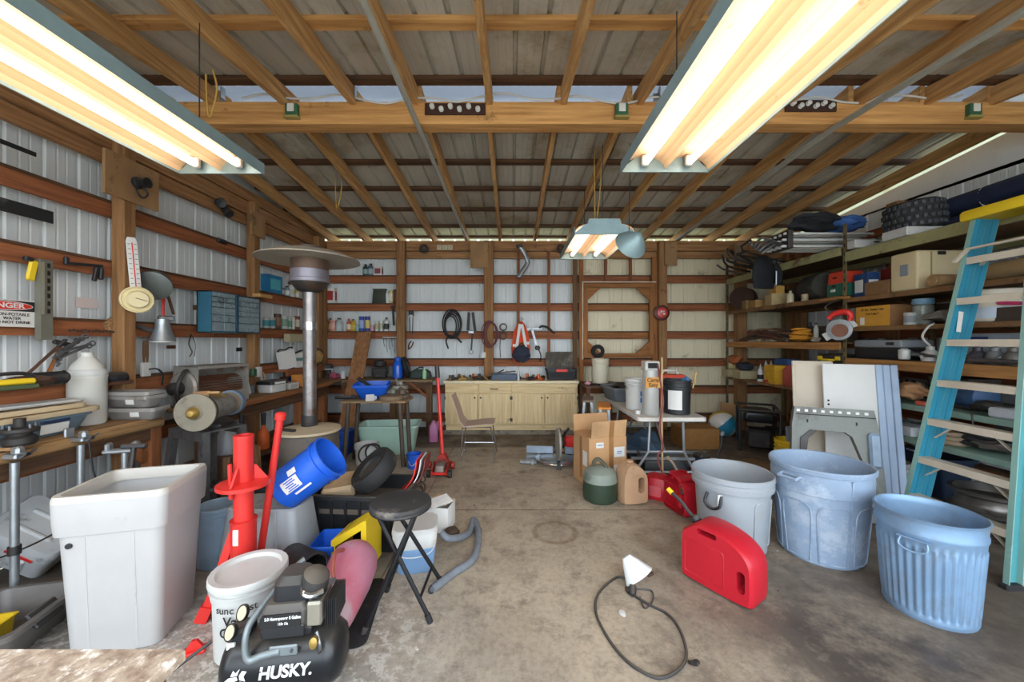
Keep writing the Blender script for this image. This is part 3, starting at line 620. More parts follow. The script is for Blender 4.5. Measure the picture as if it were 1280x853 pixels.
MB().box((-.325, -.068, .262), (.05, .012, .03), (0, 0, 0), b=.003).build('warning_label', M_label, t)
o = MB().tube([(-1.36, 1.70, .24), (-1.46, 1.62, .18), (-1.62, 1.55, .06), (-1.76, 1.5, .012), (-1.70, 1.35, .012)], .007, 6, k=6).build('power_cord', M_black); tag(o, 'black power cord trailing from the compressor to the left', 'cord')
for ch in t.children:
    if not ch.name.startswith(('tank', 'foot', 'lettering', 'emblem')): ch.scale.x = .80; ch.location.x = .03
# ------------------------------------------------------------------ faded tank, yellow tray, duct
t = T('pressure_tank', 'faded pink-red pressure tank lying behind the compressor', 'tank', (-.975, 2.22, .17), rot=(-76, 0, 8)); t.scale = (.92, .92, .95)
M_pink = mat('faded_red', '#c28296', .65, .05, var=.2, scale=3, col2='#b85462', spot='#b59aa0', spot_at=.56)
MB().lathe([(.003, -.33), (.05, -.325), (.085, -.29), (.105, -.22), (.15, 0), (.16, .12), (.15, .19), (.11, .245), (.05, .27), (.003, .275)], 28).build('shell', M_pink, t)
MB().tube([(-.03, -.145, -.12), (-.05, -.20, -.06), (-.06, -.21, .03), (-.04, -.165, .10)], .012, 8, k=6).build('carry_strap', mat('strap_rust', '#a8584a', .6), t)
MB().cyl((-.03, -.16, -.15), .022, .05, 'y', 12).build('valve', M_chrome, t)
o = MB().tub([(.26, .56, 0), (.28, .58, .01), (.26, .55, .016)], .05).build('hand_truck_mat', M_blk, loc=(-.94, 2.22, 0), rz=8); tag(o, 'black rubber mat under the pink pressure tank', 'mat')
t = T('yellow_holder', 'bright yellow folded plastic drip holder standing before the black tote', 'plastic holder', (-1.07, 2.60, .0), -4)
MB().prism([(-.12, 0), (-.092, 0), (-.092, .24), (.085, .352), (.085, .06), (.12, .06), (.12, .415), (.105, .415), (-.12, .275)], .24).build('shell', M_yel, t)
for k in range(5): MB().bar((-.075+.035*k, -.07, .302+.0195*k), (-.075+.035*k, .09, .302+.0195*k), .008, .006).build('slot_line', mat('yellow_dark', '#7d6410', .5), t)
t = T('duct_pipe', 'dark grey duct collar lying on its side behind the compressor', 'duct', (-1.30, 2.32, .215), rot=(90, 0, 60))
MB().lathe([(.085, -.12), (.10, -.11), (.10, .10), (.108, .105), (.108, .125), (.095, .125), (.092, .10), (.085, -.11)], 28).build('collar', M_dsteel, t)
MB().torus((0, 0, .115), .10, .008, n=28).build('rim', M_galv, t)
t = T('blue_crate', 'blue plastic crate under the duct collar by the black tote', 'crate', (-1.27, 2.60, 0), 5); t.scale = (.5, 1, 1)
tub_mesh(.34, .26, .24, .04, .012, .03).build('body', M_blue, t)
MB().box((0, -.118, .16), (.10, .012, .03), b=.005).build('hand_slot', M_black, t)
# ------------------------------------------------------------------ upturned frosted tote carrying the blue bucket
t = T('frosted_tote', 'frosted clear plastic tote turned upside down under the blue bucket', 'tote', (-1.68, 2.63, .005), -3); t.scale = (1, .9, .95)
tm = tub_mesh(.62, .44, .50, .10, .022, .05); tm.build('body', M_fog, t, rot=(180, 0, 0), loc=(0, 0, .50))
for x in (-.14, .14): MB().bar((x*1.05, -.20, .04), (x*.9, -.165, .49), .02, .012).build('moulded_rib', M_fog, t)
t = bucket('utility_bucket', 'bright blue bucket tipped over with white printed labels', 'bucket', (-1.55, 2.56, .585), .152, .38, M_blue, rot=(0, 54, 6), rb=.137, rings=(.86,))
for c in [k for k in bpy.data.objects if k.parent == t and k.name.startswith('bail')]: c.rotation_euler = (0, 0, R(150))
def blabel(c0, w_, z0, z1, m, nm='printed_label', r=.150, par=None):
    mb = MB(); n = 8; rows = []
    for z in (z0, z1):
        rows.append([( (r)*math.sin(c0+w_*(k/n-.5)), -(r)*math.cos(c0+w_*(k/n-.5)), z) for k in range(n+1)])
    vs = [[mb.v(p) for p in q] for q in rows]
    for k in range(n): mb.f([vs[0][k], vs[0][k+1], vs[1][k+1], vs[1][k]])
    return mb.build(nm, m, par)
for c0, w_, z0, z1 in ((-.05, .55, .08, .20), (-.52, .26, .15, .21), (.42, .1, .12, .24)): blabel(c0, w_, z0, z1, M_label, par=t, r=.1495)
for k in range(5): blabel(.16-.1*k, .05, .10+.012*(k % 2), .18-.01*(k % 3), M_blue, 'print_mark', .150, t)
# dark stacked pails and pale bucket near the tyre changer
for k in range(3): bucket('dark_pail', ('dark grey pail at the bottom of the stack', 'dark grey pail in the middle of the stack', 'dark grey pail topmost of the stack')[k]+' behind the tyre changer', 'pail', (-1.95, 2.93, .122+.10*k), .125, .095, M_dsteel, rb=.115, handle=False, group='stacked dark pails')
o = MB().tub([(.26, .26, 0), (.26, .26, .12)], .02).build('wood_block', Wdkz, loc=(-1.95, 2.93, 0)); tag(o, 'wooden block under the stacked dark pails', 'block')
bucket('pale_blue_bucket', 'pale blue bucket half hidden behind the red tyre changer', 'bucket', (-2.13, 2.72, 0), .13, .42, mat('pale_blue', '#9fb7cc', .5), rings=(.85, .92))
# ------------------------------------------------------------------ black tote and contents
t = T('black_tote', 'large black plastic tote heaped with shop junk left of the stool', 'tote', (-1.17, 3.02, 0), -4)
tub_mesh(.78, .5, .45, .10, .03, .05).build('body', M_black, t)
for k in range(6): MB().bar((-.28+.11*k, -.185, .05), (-.28+.11*k, -.222, .40), .02, .014).build('moulded_rib', M_black, t)
MB().tub([(.70, .42, .30), (.70, .42, .34)], .05).build('fill', mat('junk_fill', '#6c6054', .9), t)
o = MB().box((0, 0, .0), (.24, .28, .10), (8, -6, 12), b=.02).build('foam_block', mat('tan_board', '#d0b48e', .8), loc=(-1.37, 3.02, .44)); tag(o, 'tan foam block in the black tote', 'block')
t = T('tyre', 'small black rubber tyre tilted in the black tote', 'tyre', (-1.09, 2.98, .58), rot=(14, -40, 10))
MB().lathe([(.11, -.05), (.17, -.065), (.185, -.045), (.19, 0), (.185, .045), (.17, .065), (.11, .05), (.11, -.05)], 30, cap0=False, cap1=False).build('rubber', M_blk, t)
MB().lathe([(.02, -.02), (.10, -.03), (.112, -.05), (.115, .05), (.10, .03), (.02, .02)], 24).build('hub', M_black, t)
for k, (m, lab) in enumerate(((M_redp, 'curved red panel'), (M_white, 'curved white panel'), (mat('dark_red', '#7a2028', .5), 'dark red panel'))):
    a0 = V((-.93+.03*k, 3.12+.02*k, .36)); mb = MB()
    secs = []
    for i in range(9):
        q = i/8; p = a0+V((.15*q+.04*math.sin(q*PI), .04*q, .27*q-.02*math.sin(q*PI)))
        secs.append([p+V((0, -.11, 0)), p+V((0, .11, 0)), p+V((.006, .11, -.006)), p+V((.006, -.11, -.006))])
    o = mb.loft(secs).build('bowed_panel', m); tag(o, lab+' standing up at the right end of the black tote', 'panel')
# ------------------------------------------------------------------ folding stool
sx, sy, sz = -.668, 2.26, .65
t = T('folding_stool', 'black round-seat folding stool with crossed tube legs', 'stool', (0, 0, 0))
se = MB().lathe([(.002, .0), (.165, .0), (.178, .012), (.180, .028), (.17, .042), (.15, .047), (.002, .05)], 40, (sx, sy, sz-.05)).build('seat', mat('stool_seat', '#3b3a3a', .55, var=.4, scale=7, spot='#7a736b', spot_at=.6), t)
MB().torus((sx, sy, sz-.042), .17, .011, n=40).build('seat_rim', M_black, t)
A, B_, C_, D = V((-.463, 2.133, .012)), V((-.81, 2.04, .012)), V((-.46, 2.47, .012)), V((-.80, 2.40, .012))
M_tub = mat('black_tube', '#222326', .35, .4, var=.25)
for p, q in ((A, (-.11, -.09)), (B_, (.11, -.10)), (C_, (-.10, .10)), (D, (.10, .09))):
    lg = MB().tube([p, (sx+q[0], sy+q[1], sz-.05)], .013, 10).build('leg', M_tub, t)
    MB().tube([p-V((0, 0, .01)), p+((V((sx+q[0], sy+q[1], sz-.05))-p)*.06)], .017, 10).build('rubber_foot', M_blk, lg)
for p, q, r_, s_ in ((A, (-.11, -.09), C_, (-.10, .10)), (B_, (.11, -.1), D, (.10, .09))):
    a, b = p+(V((sx+q[0], sy+q[1], sz-.05))-p)*.2, r_+(V((sx+s_[0], sy+s_[1], sz-.05))-r_)*.2
    MB().tube([a, b], .009, 8).build('stretcher', M_tub, t)
# ------------------------------------------------------------------ lidded square pail and hose, papers behind
t = T('square_pail', 'pale square plastic pail holding blue liquid behind the stool', 'pail', (-.69, 2.69, 0), 12); t.scale = (.95, .95, .84)
MB().tub([(.25, .23, 0), (.265, .245, .01), (.30, .28, .21)], .06, 5).build('lower_body', mat('liquid_blue', '#8fb8e6', .35, var=.12, trans=.2), t)
MB().tub([(.30, .28, .21), (.305, .285, .225), (.32, .30, .32), (.31, .29, .335), (.30, .28, .335), (.29, .27, .24)], .06, 5).build('upper_body', M_white, t)
MB().tub([(.325, .305, .33), (.325, .305, .35), (.30, .28, .365), (.25, .22, .365)], .06, 5).build('lid', M_white, t)
MB().tube([(-.155, -.06, .30), (-.12, -.19, .22), (0, -.21, .19), (.12, -.19, .22), (.155, -.06, .30)], .004, 6, k=5).build('bail_handle', M_white, t)
o = MB().tube([fl(546, 690)+V((.03, .0, .15)), fl(562, 690)+V((0, 0, .10)), fl(585, 672)+V((0, 0, .03)), fl(592, 654)+V((0, 0, .03)), fl(598, 672)+V((0, 0, .026)), fl(592, 702)+V((0, 0, .026)), fl(566, 722)+V((0, 0, .026)), fl(540, 742)+V((0, 0, .026))], .026, 12, k=10).build('vacuum_hose', mat('hose_grey', '#7f858e', .5, var=.3, scale=20)); tag(o, 'grey ribbed vacuum hose bent on the floor right of the stool', 'hose')
MB().torus(fl(540, 742)+V((0, 0, .026)), .022, .006, (80, 0, 40), 16, 6).build('hose_end', M_black, o)
t = T('open_carton', 'battered white carton with papers behind the stool', 'carton', (-.64, 3.24, 0), -8); t.scale = (.7, .7, .8)
MB().tub([(.36, .30, 0), (.36, .30, .26), (.35, .29, .26), (.35, .29, .04)], .01, 2).build('box', M_label, t)
for k, (x, y, a, c) in enumerate(((-.06, .0, 14, '#efe9dd'), (.04, .03, -20, '#d9b98d'), (.04, -.04, 40, '#f3f1ec'))): MB().box((x, y, .27+.012*k), (.26, .20, .006), (6*k-6, 12-9*k, a)).build('paper_sheet', plain(c), t)
o = MB().tub([(.12, .09, 0), (.13, .10, .03), (.09, .07, .055)], .03).build('work_shoe', mat('shoe_brown', '#54402f', .7), loc=(-.50, 3.10, 0), rz=30); tag(o, 'small brown rag bundle on the floor beside the white carton', 'rag')
# ------------------------------------------------------------------ work lamp and cord on the floor
t = T('clamp_lamp', 'clamp work lamp with crumpled white shade lying on the open floor', 'lamp', fl(795, 733), 0)
MB().lathe([(.105, 0), (.102, .004), (.06, .085), (.03, .135), (.026, .135), (.055, .085), (.098, .004)], 11, (0.02, .0, .06), (-22, -34, 0), .8).build('shade', mat('lamp_white', '#e6e9ea', .45, var=.12, scale=9), t)
MB().lathe([(.02, 0), (.024, .01), (.022, .06), (.012, .075)], 12, (-.035, -.045, .03), (100, 0, -20)).build('socket', M_black, t)
MB().bar((.08, .03, .05), (.13, .05, .055), .03, .02, bev=.006).build('clamp', M_dsteel, t)
P = [fl(*p)+V((0, 0, .008)) for p in ((784, 726), (770, 724), (748, 744), (745, 768), (757, 795), (775, 820), (797, 839), (825, 850), (850, 838), (858, 818), (850, 790), (835, 770), (812, 758), (795, 748), (783, 740), (785, 732))]
MB().tube(P, .0075, 8, k=8).build('power_cord', M_black, t)
MB().tube([fl(796, 738)+V((0, 0, .006)), fl(814, 740)+V((0, 0, .006)), fl(816, 752)+V((0, 0, .006)), fl(806, 762)+V((0, 0, .006)), fl(800, 748)+V((0, 0, .006))], .005, 6, k=6).build('thin_wire', M_black, t)
for k in t.children:
    if k.name.startswith(('power_cord', 'thin_wire')): k.location = -t.location
o = MB().ell((0, 0, .006), (.02, .03, .006), 2, .3).build('paint_chip', M_white, loc=fl(778, 768)); tag(o, 'white plastic chip on the floor inside the lamp cord loop', 'chip')
o = MB().ell((0, 0, .01), (.022, .018, .012), 1, .6).ell((.025, .01, .008), (.016, .012, .01), 1, .5).build('dirt_clod', M_cast, loc=fl(866, 832)); tag(o, 'dark clod on the floor right of the lamp cord', 'clod')
# ================================================================== left wall and left bench
XW = XL+.16                       # inner face of the girts on the left wall
def lw(x, y, X=XW):               # point of the left wall plane seen at a pixel
    Y = X*F/(x-640); return V((X, Y, H-(y-426.5)/F*Y))
def lb(x, X, z=None):             # depth on the left bench at offset X
    return X*F/(x-640)
M_or = mat('orange_tool', '#e08a2c', .5); M_cream = mat('cream_dial', '#e3d3a2', .5, var=.08)
M_wh = wood('z', '#b5733a', '#7c4a24', 'handle'); M_whx = wood('x', '#b5733a', '#7c4a24', 'handle')
# danger sign
p = lw(2, 391, XW+.02); t = T('warning_sign', 'white and red danger sign about non-potable water at the left edge', 'sign', p, 90); t.rotation_euler = (R(0), 0, R(90))
sw, sh = .36, .185
MB().box((0, 0, 0), (sw, .004, sh)).build('panel', M_label, t)
MB().box((0, -.003, sh/2-.042), (sw-.01, .003, .07)).build('black_band', M_ink, t)
MB().prism([(x*(sw/2-.02), sh/2-.042+z*.031) for x, z in circ(1, 28)], .002, Matrix.Translation((0, -.0055, 0))).build('white_oval', M_label, t)
ov = MB().prism([(x*(sw/2-.027), sh/2-.042+z*.026) for x, z in circ(1, 28)], .002, Matrix.Translation((0, -.0075, 0))).build('red_oval', M_redp, t)
txt('lettering', 'DANGER', .046, M_label, ov, (0, -.0095, sh/2-.042), bold=.0012, sx=1.2)
txt('lettering', 'NON-POTABLE\nWATER\nDO NOT DRINK', .027, M_ink, t, (.05, -.004, -.035), bold=.0003, sx=1.0)
MB().torus((-.12, -.004, -.038), .034, .006, (90, 0, 0), 24, 6, .3).bar((-.145, -.005, -.014), (-.095, -.005, -.062), .008, .003).build('prohibition_ring', M_redp, t)
# hanging tools on the girts
def hang(name, lab, cat, p, rz=90, **k): return T(name, lab, cat, p, rz, **k)
p = lw(40, 338, XW+.04); t = hang('utility_knife', 'yellow folding saw hanging at the far left of the upper girt', 'saw', p)
MB().box((0, 0, 0), (.05, .025, .15), (0, 10, 0), b=.01).build('handle', M_yel, t); MB().box((-.02, .0, .075), (.05, .03, .03), (0, 10, 0), b=.006).build('pivot', M_black, t)
a, b = lw(55, 325, XW+.05), lw(54, 425, XW+.05); t = T('slotted_channel', 'slotted galvanised channel standing against the left wall girts', 'channel', (a.x, a.y, 0))
MB().box((0, 0, (a.z+b.z)/2), (.045, .07, a.z-b.z)).box((.03, -.03, (a.z+b.z)/2+.08), (.03, .008, a.z-b.z-.2)).build('channel', mat('galv_olive', '#8b8a7c', .5, .5, var=.2), t)
for k in range(7): MB().box((.0235, .01, a.z-.04-.055*k), (.002, .016, .032)).build('slot', M_ink, t)
p = lw(109, 338, XW+.04); t = hang('bar_clamp', 'black trigger clamp hanging on the upper left girt', 'clamp', p)
MB().box((-.02, 0, .04), (.26, .02, .022), (0, -6, 0)).box((.06, 0, -.02), (.03, .025, .12), (0, 10, 0), b=.006).box((.10, 0, -.01), (.03, .03, .10), (0, 4, 0), b=.006).build('clamp', M_black, t)
MB().box((-.14, 0, .045), (.03, .025, .06), b=.006).build('jaw', M_black, t)
o = MB().box((0, 0, 0), (.16, .002, .085)).build('paper_note', mat('note_pink', '#e3d2cc', .8, var=.1), loc=lw(109, 379, XL+.02), rz=90); tag(o, 'faded pinkish paper note stuck to the left wall sheet', 'note')
p = lw(118, 414, XW+.03); t = hang('saw_chain', 'black chainsaw chain lying along the lower left girt', 'chain', p)
mb = MB()
for k in range(14): mb.box((-.17+.026*k, 0, .004*math.sin(k*2)), (.022, .008, .014), (0, 12*(-1)**k, 0), b=.003)
mb.build('links', M_dsteel, t)
o = MB().box((0, 0, 0), (.16, .08, .07), (5, -22, 0), b=.008).box((-.03, -.02, .03), (.10, .05, .03), (0, -30, 8)).build('wood_offcut', Wbench, loc=lw(142, 405, XW-.02), rz=90); tag(o, 'split wood offcut on the girt left of the round post', 'offcut')
# instruments on the post at the end of the near bench
Xp = XL+.21+.07
p = at(170, 375, (Xp+.05)*F/(170-640)); t = T('dial_thermometer', 'round cream dial thermometer on the left wall post', 'thermometer', p, 90-28)
MB().lathe([(.002, 0), (.108, 0), (.113, .01), (.113, .03), (.105, .034), (.098, .026), (.002, .026)], 36, (0, 0, 0), (90, 0, 0)).build('case', M_cream, t)
MB().lathe([(.075, .027), (.073, .05), (.066, .06), (.002, .062)], 36, (0, 0, -.0), (90, 0, 0)).build('inner_dial', mat('dial_cream', '#ecdcae', .5, var=.06), t)
MB().bar((-.02, -.064, .01), (.06, -.064, -.012), .006, .003).build('needle', M_ink, t)
a, b = lw(167, 303, Xp+.03), lw(169, 360, Xp+.03); t = T('tube_thermometer', 'long white tube thermometer above the round dial', 'thermometer', (a.x, a.y, (a.z+b.z)/2), 70, rot=(0, -4, 62))
MB().tub([(.065, .012, -.23), (.075, .012, -.21), (.075, .012, .2), (.05, .012, .235)], .005).build('board', M_label, t)
MB().tube([(0, -.008, -.2), (0, -.008, .19)], .004, 8).build('glass_tube', M_redp, t)
for k in range(9): MB().box((.02, -.0065, -.16+.042*k), (.018, .002, .004)).box((-.02, -.0065, -.16+.042*k), (.018, .002, .004)).build('scale_mark', M_ink, t)
p = lw(192, 357, XW+.10); t = T('tin_helmet', 'dark grey dome shade hanging behind the dial thermometer', 'lamp shade', p, rot=(-60, 20, 40))
MB().lathe([(.13, -.02), (.138, -.015), (.135, .02), (.11, .09), (.06, .13), (.0, .14)], 26).build('dome', mat('dull_grey', '#6f7571', .5, .2, var=.25), t); MB().box((.02, -.08, .095), (.05, .004, .03), (-55, 0, 0)).build('sticker', M_label, t)
p = lw(209, 375, XW+.04); t = hang('pipe_wrench', 'rusty pipe wrench hanging right of the grey dome shade', 'wrench', p, 62)
MB().bar((-.03, 0, .19), (.05, 0, -.14), .03, .02, bev=.006).build('handle', mat('rusty_steel', '#6b4a3a', .7, .5), t)
MB().prism([(-.07, .16), (0, .15), (.02, .22), (-.05, .26), (-.09, .23), (-.05, .21)], .03).build('jaw', mat('rusty_steel', '#6b4a3a'), t)
o = MB().bar((0, 0, .06), (.0, 0, -.10), .022, .02, bev=.006).box((0, 0, .08), (.026, .022, .05), b=.006).build('red_handled_chisel', M_redp, loc=lw(204, 386, XW+.04), rz=80); tag(o, 'red-handled tool hanging left of the pipe wrench', 'tool')
p = lw(203, 415, XW+.09); t = T('clamp_light', 'aluminium clamp light hanging on the left girt above the grinder', 'lamp', p, rot=(0, 0, 60)); t.scale = (1.3, 1.3, 1)
MB().lathe([(.075, -.09), (.078, -.088), (.06, -.02), (.045, .05), (.04, .11), (.04, .12)], 22).build('shade', M_galv, t)
MB().lathe([(.072, -.10), (.072, -.088), (.02, -.08)], 22).build('rim', M_white, t); MB().box((.02, 0, .13), (.10, .02, .05), b=.01).build('clamp', M_chrome, t)
MB().tube([(-.03, 0, .0), (-.12, .02, .04), (-.18, .05, .06)], .02, 8, k=4).build('arm', M_steel, t)
o = MB().lathe([(.012, 0), (.012, .02), (.02, .03), (.022, .1), (.016, .14), (.012, .15)], 12).tube([(0, 0, .0), (0, 0, -.1)], .005, 6).build('chisel', M_or, loc=lw(155, 465, XW+.08)); tag(o, 'orange-handled chisel standing against the round post', 'chisel')
t = T('wall_outlet', 'white wall outlet with plugged cord below the clamp light', 'outlet', lw(182, 462, XW+.02), 90)
MB().box((0, 0, 0), (.085, .03, .13), b=.006).build('box', M_white, t); MB().tube([(.01, -.02, 0), (.06, -.05, .0), (.12, -.05, -.06), (.13, -.03, -.16)], .008, 6, k=4).build('cord', M_black, t)
for k, x in enumerate((180, 184)):
    o = MB().lathe([(.003, -.10), (.006, -.09), (.011, -.03), (.011, .05), (.008, .10), (.0, .11)], 8).build('wood_file', Wdkz, loc=lw(x, 440, XW+.02)); tag(o, ('left', 'right')[k]+' one of two wood-handled files above the white wall outlet', 'file')
o = MB().box((0, 0, 0), (.10, .006, .035)).build('metal_plate', mat('rusty_steel', '#6b4a3a'), loc=lw(214, 434, XL+.02), rz=90); tag(o, 'small rusty plate on the wall sheet right of the clamp light', 'plate')
o = MB().box((0, 0, 0), (.10, .006, .05)).build('metal_plate', M_dsteel, loc=lw(299, 437, XL+.02), rz=90); tag(o, 'small dark plate on the wall sheet above the leaning grille', 'plate')
o = MB().tube([lw(239, 418, XW+.02), lw(236, 430, XW+.03), lw(240, 440, XW+.03), lw(237, 446, XW+.03)], .006, 6, k=5).tube([lw(239, 418, XW+.02), lw(244, 430, XW+.03), lw(243, 446, XW+.03)], .004, 6, k=5).build('wire_hook', M_dsteel); tag(o, 'bent wire hook hanging above the blower', 'hook')
# porcelain lamp socket on the gusset, camera-like flood lamp on the plate
t = T('lamp_socket', 'black lamp socket with cord loop on the plywood gusset', 'lamp socket', (XL+.305, 3.28, 2.98), 0)
MB().lathe([(.05, 0), (.05, .02), (.035, .03), (.04, .09), (.045, .10), (.002, .10)], 18, (0, 0, 0), (0, 90, 0)).build('socket', M_black, t)
MB().tube([(.03, 0, -.02), (.05, -.05, -.08), (.05, 0, -.13), (.05, .05, -.08), (.03, .02, -.02)], .008, 6, k=5).build('cord_loop', M_black, t)
p = lw(276, 256, XL+.17); t = T('flood_lamp', 'black twin flood lamp fixed under the left roof plate', 'lamp', p, 60)
MB().lathe([(.03, 0), (.045, .02), (.055, .10), (.05, .11), (.002, .10)], 16, (-.02, 0, .02), (110, 30, 0)).build('lamp_head', M_black, t)
MB().lathe([(.03, 0), (.045, .02), (.055, .10), (.05, .11), (.002, .10)], 16, (.03, 0, -.03), (140, -20, 0)).build('lamp_head', M_black, t)
MB().box((0, .03, .05), (.08, .06, .08), b=.01).build('base', M_black, t)
o = MB().box((0, 0, .03), (.16, .06, .06), b=.02).build('black_case', M_black, loc=lw(277, 302, XW-.02)+V((0, 0, -.03)), rz=90); tag(o, 'small black case on the upper left girt between the posts', 'case')
for x, w_, y, lab in ((27, .36, 262, 'at the far left'), (10, .3, 180, 'high at the far left')):
    o = MB().box((0, 0, 0), (w_, .01, .09 if y > 200 else .03)).build('tar_paper_strip', M_blk, loc=lw(x, y, XW-.03), rz=90); tag(o, 'black strip of tar paper under the girt '+lab, 'strip')
# parts drawers on the girt
def drawers(x0, x1, rows, lab, m):
    Xf = XL+.43; Y0, Y1 = Xf*F/(x0-640), Xf*F/(x1-640); w_ = Y1-Y0; h_ = .44; z = 1.69
    t = T('drawer_organiser', lab, 'drawer cabinet', (Xf-.075, (Y0+Y1)/2, z), 90)
    MB().box((0, .085+.03, h_*.6), (w_*.8, .07, .05)).build('mounting_rail', Wdk, t)
    MB().box((0, .07, h_/2), (w_, .008, h_)).box((-w_/2+.005, 0, h_/2), (.01, .15, h_)).box((w_/2-.005, 0, h_/2), (.01, .15, h_)).box((0, 0, .005), (w_, .15, .01)).box((0, 0, h_-.005), (w_, .15, .01)).build('case', m, t)
    z = .014
    for n, hh in rows:
        for k in range(n):
            wx = (w_-.024)/n; cx = -w_/2+.012+wx*(k+.5)
            d = MB().box((cx, -.01, z+hh/2), (wx-.006, .12, hh-.006), b=.002).build('drawer', mat('drawer_clear', '#9fb4bb', .3, var=.3, scale=9, trans=.25, spot='#4d5560', spot_at=.6), t)
            MB().box((cx, -.075, z+hh*.35), (wx*.4, .014, .008)).build('pull', mat('drawer_clear', '#9fb4bb'), d)
        z += hh
    return t
M_cab = mat('drawer_blue', '#31667c', .5, var=.2)
drawers(264, 296, [(2, .10), (2, .08), (2, .08), (4, .055), (4, .055), (4, .055)], 'blue small-parts drawer cabinet on the left girt, nearer one', M_cab)
drawers(298, 325.5, [(3, .10), (4, .08), (6, .06), (6, .06), (6, .06), (6, .055)], 'dark slate small-parts drawer cabinet next to the blue one', mat('drawer_slate', '#3c5560', .5))
# ------------------------------------------------------------------ things lying on the near bench
t = T('lidded_tote', 'blue-grey plastic tote with a dusty tan lid on the left bench', 'tote', (-3.26, 2.44, zB+.001), 88); t.scale = (1, 1, .75)
tub_mesh(.72, .33, .185, .07, .015, .06).build('body', mat('tote_bluegrey', '#7e93a2', .4, var=.2, trans=.15, spot='#9c968a', spot_at=.62), t)
lid_mesh(.78, .39, .04, .07, z=.227).build('lid', mat('lid_tan', '#cdb894', .55, var=.2, scale=3, spot='#8d7655', spot_at=.6), t)
MB().box((.12, -.157, .145), (.16, .022, .03), b=.008).build('latch', mat('navy_latch', '#22345e', .5), t)
lbm = MB().box((.12, -.151, .078), (.15, .006, .085), (8, 0, 0)).build('label_card', M_label, t); MB().box((.15, -.155, .10), (.08, .004, .04), (8, 0, 0)).build('orange_print', M_or, lbm)
o = lid_mesh(.56, .30, .03, .05).build('tub_cover', mat('lid_tan', '#cdb894'), loc=(-3.28, 2.50, zB+.203), rot=(0, 0, 84)); tag(o, 'second dusty tan lid lying on the closed tote', 'lid')
o = MB().tub([(.50, .17, 0), (.52, .19, .01), (.50, .17, .02)], .03).build('white_cover', M_white, loc=(-3.30, 2.55, zB+.205), rot=(0, 0, 78)); tag(o, 'white plastic cover strip lying across the tan lids', 'lid')
def shoebox(loc, rz, lab, rot=None):
    t = T('clear_shoebox', lab, 'storage box', loc, rz, 'clear shoebox totes', rot)
    tub_mesh(.42, .19, .10, .05, .012, .03).build('body', mat('clear_dusty', '#b9b4ae', .4, var=.2, trans=.35, spot='#85796c', spot_at=.58), t)
    MB().tub([(.26, .10, .014), (.30, .12, .05), (.2, .1, .065)], .03).build('contents', mat('junk_mix', '#8b7d74', .8, scale=20, var=.5, spot='#c8c4bd', spot_at=.6, spot_scale=18), t)
    MB().box((.06, -.088, .05), (.07, .004, .04), (10, 0, 0)).build('sticker', M_label, t)
    return t
shoebox((-3.14, 3.145, zB+.001), 4, 'clear dusty shoebox tote at the end of the near bench, lower one')
shoebox((-3.16, 3.145, zB+.103), -3, 'clear dusty shoebox tote stacked on the lower one')
o = lid_mesh(.42, .19, .03, .03).build('shoebox_cover', mat('clear_dusty', '#b9b4ae'), loc=(-3.18, 3.145, zB+.236), rot=(0, 0, 2)); tag(o, 'dusty clear lid lying on the upper shoebox tote', 'lid')
t = T('carboy', 'translucent white plastic carboy on the bench by the left wall', 'carboy', (-3.32, 2.94, zB+.001), 20)
MB().lathe([(.002, 0), (.10, 0), (.11, .015), (.11, .36), (.114, .37), (.11, .39), (.09, .46), (.045, .52), (.035, .53), (.035, .56), (.002, .56)], 28).build('jug', mat('milky', '#efeee4', .4, var=.06, trans=.25), t)
MB().lathe([(.109, .37), (.113, .38), (.113, .41), (.10, .43)], 28, cap0=False, cap1=False).build('shoulder_band', M_white, t)
o = MB().tube([(0, 0, 0), (.0, .16, .0)], .045, 14).tube([(0, .16, 0), (0, .18, 0)], [.05, .03], 14).build('rubber_roll', M_blk, loc=lw(45, 474, -3.25)+V((0, -.02, 0)), rz=-10); tag(o, 'short black rubber roll lying behind the tan lid', 'roll')
t = T('hammer', 'claw hammer with orange wooden handle leaning on the left wall', 'hammer', lw(66, 455, -3.42), 90, rot=(0, 18, 80))
MB().tube([(0, 0, -.16), (0, 0, 0), (0, 0, .14)], [.02, .015, .012], 8, flat=.7).build('handle', M_wh, t)
MB().box((0, 0, .16), (.10, .03, .035), b=.008).build('head', M_dsteel, t)
t = T('machete', 'dark rusty machete leaning against the left wall', 'machete', lw(60, 455, -3.38), 80)
MB().bar((-.14, 0, -.11), (.05, 0, .12), .035, .006).build('blade', mat('rusty_steel', '#6b4a3a'), t); MB().bar((.05, 0, .12), (.10, 0, .18), .03, .02, bev=.006).build('grip', M_black, t)
for k in range(5):
    p = lw(84+3*k, 440-5*(k % 3), -3.40+.01*k); t = T('open_wrench', 'steel wrench hanging in the bunch above the carboy', 'wrench', p, 85, 'bunch of wrenches above the carboy', rot=(0, 35+9*k, 80))
    MB().box((0, 0, 0), (.018, .008, .18), b=.003).build('shank', M_steel, t); MB().torus((0, 0, .10), .018, .006, (90, 0, 0), 12, 6).build('ring', M_steel, t); MB().prism([(-.022, -.09), (-.02, -.125), (-.008, -.12), (-.008, -.105), (.008, -.105), (.008, -.12), (.02, -.125), (.022, -.09)], .01).build('jaw', M_steel, t)
t = T('bench_stapler', 'yellow and black stapler at the far left of the bench', 'stapler', lw(12, 478, -3.15), 80)
MB().box((0, 0, 0), (.22, .05, .035), b=.01).build('body', M_yel, t); MB().tube([(-.10, 0, .02), (-.05, 0, .05), (.06, 0, .05), (.1, 0, .02)], .012, 8, k=4).build('lever', M_black, t)
MB().box((0, 0, -.035), (.24, .06, .03), b=.006).build('case', mat('olive_case', '#4c5a3a', .6), t)
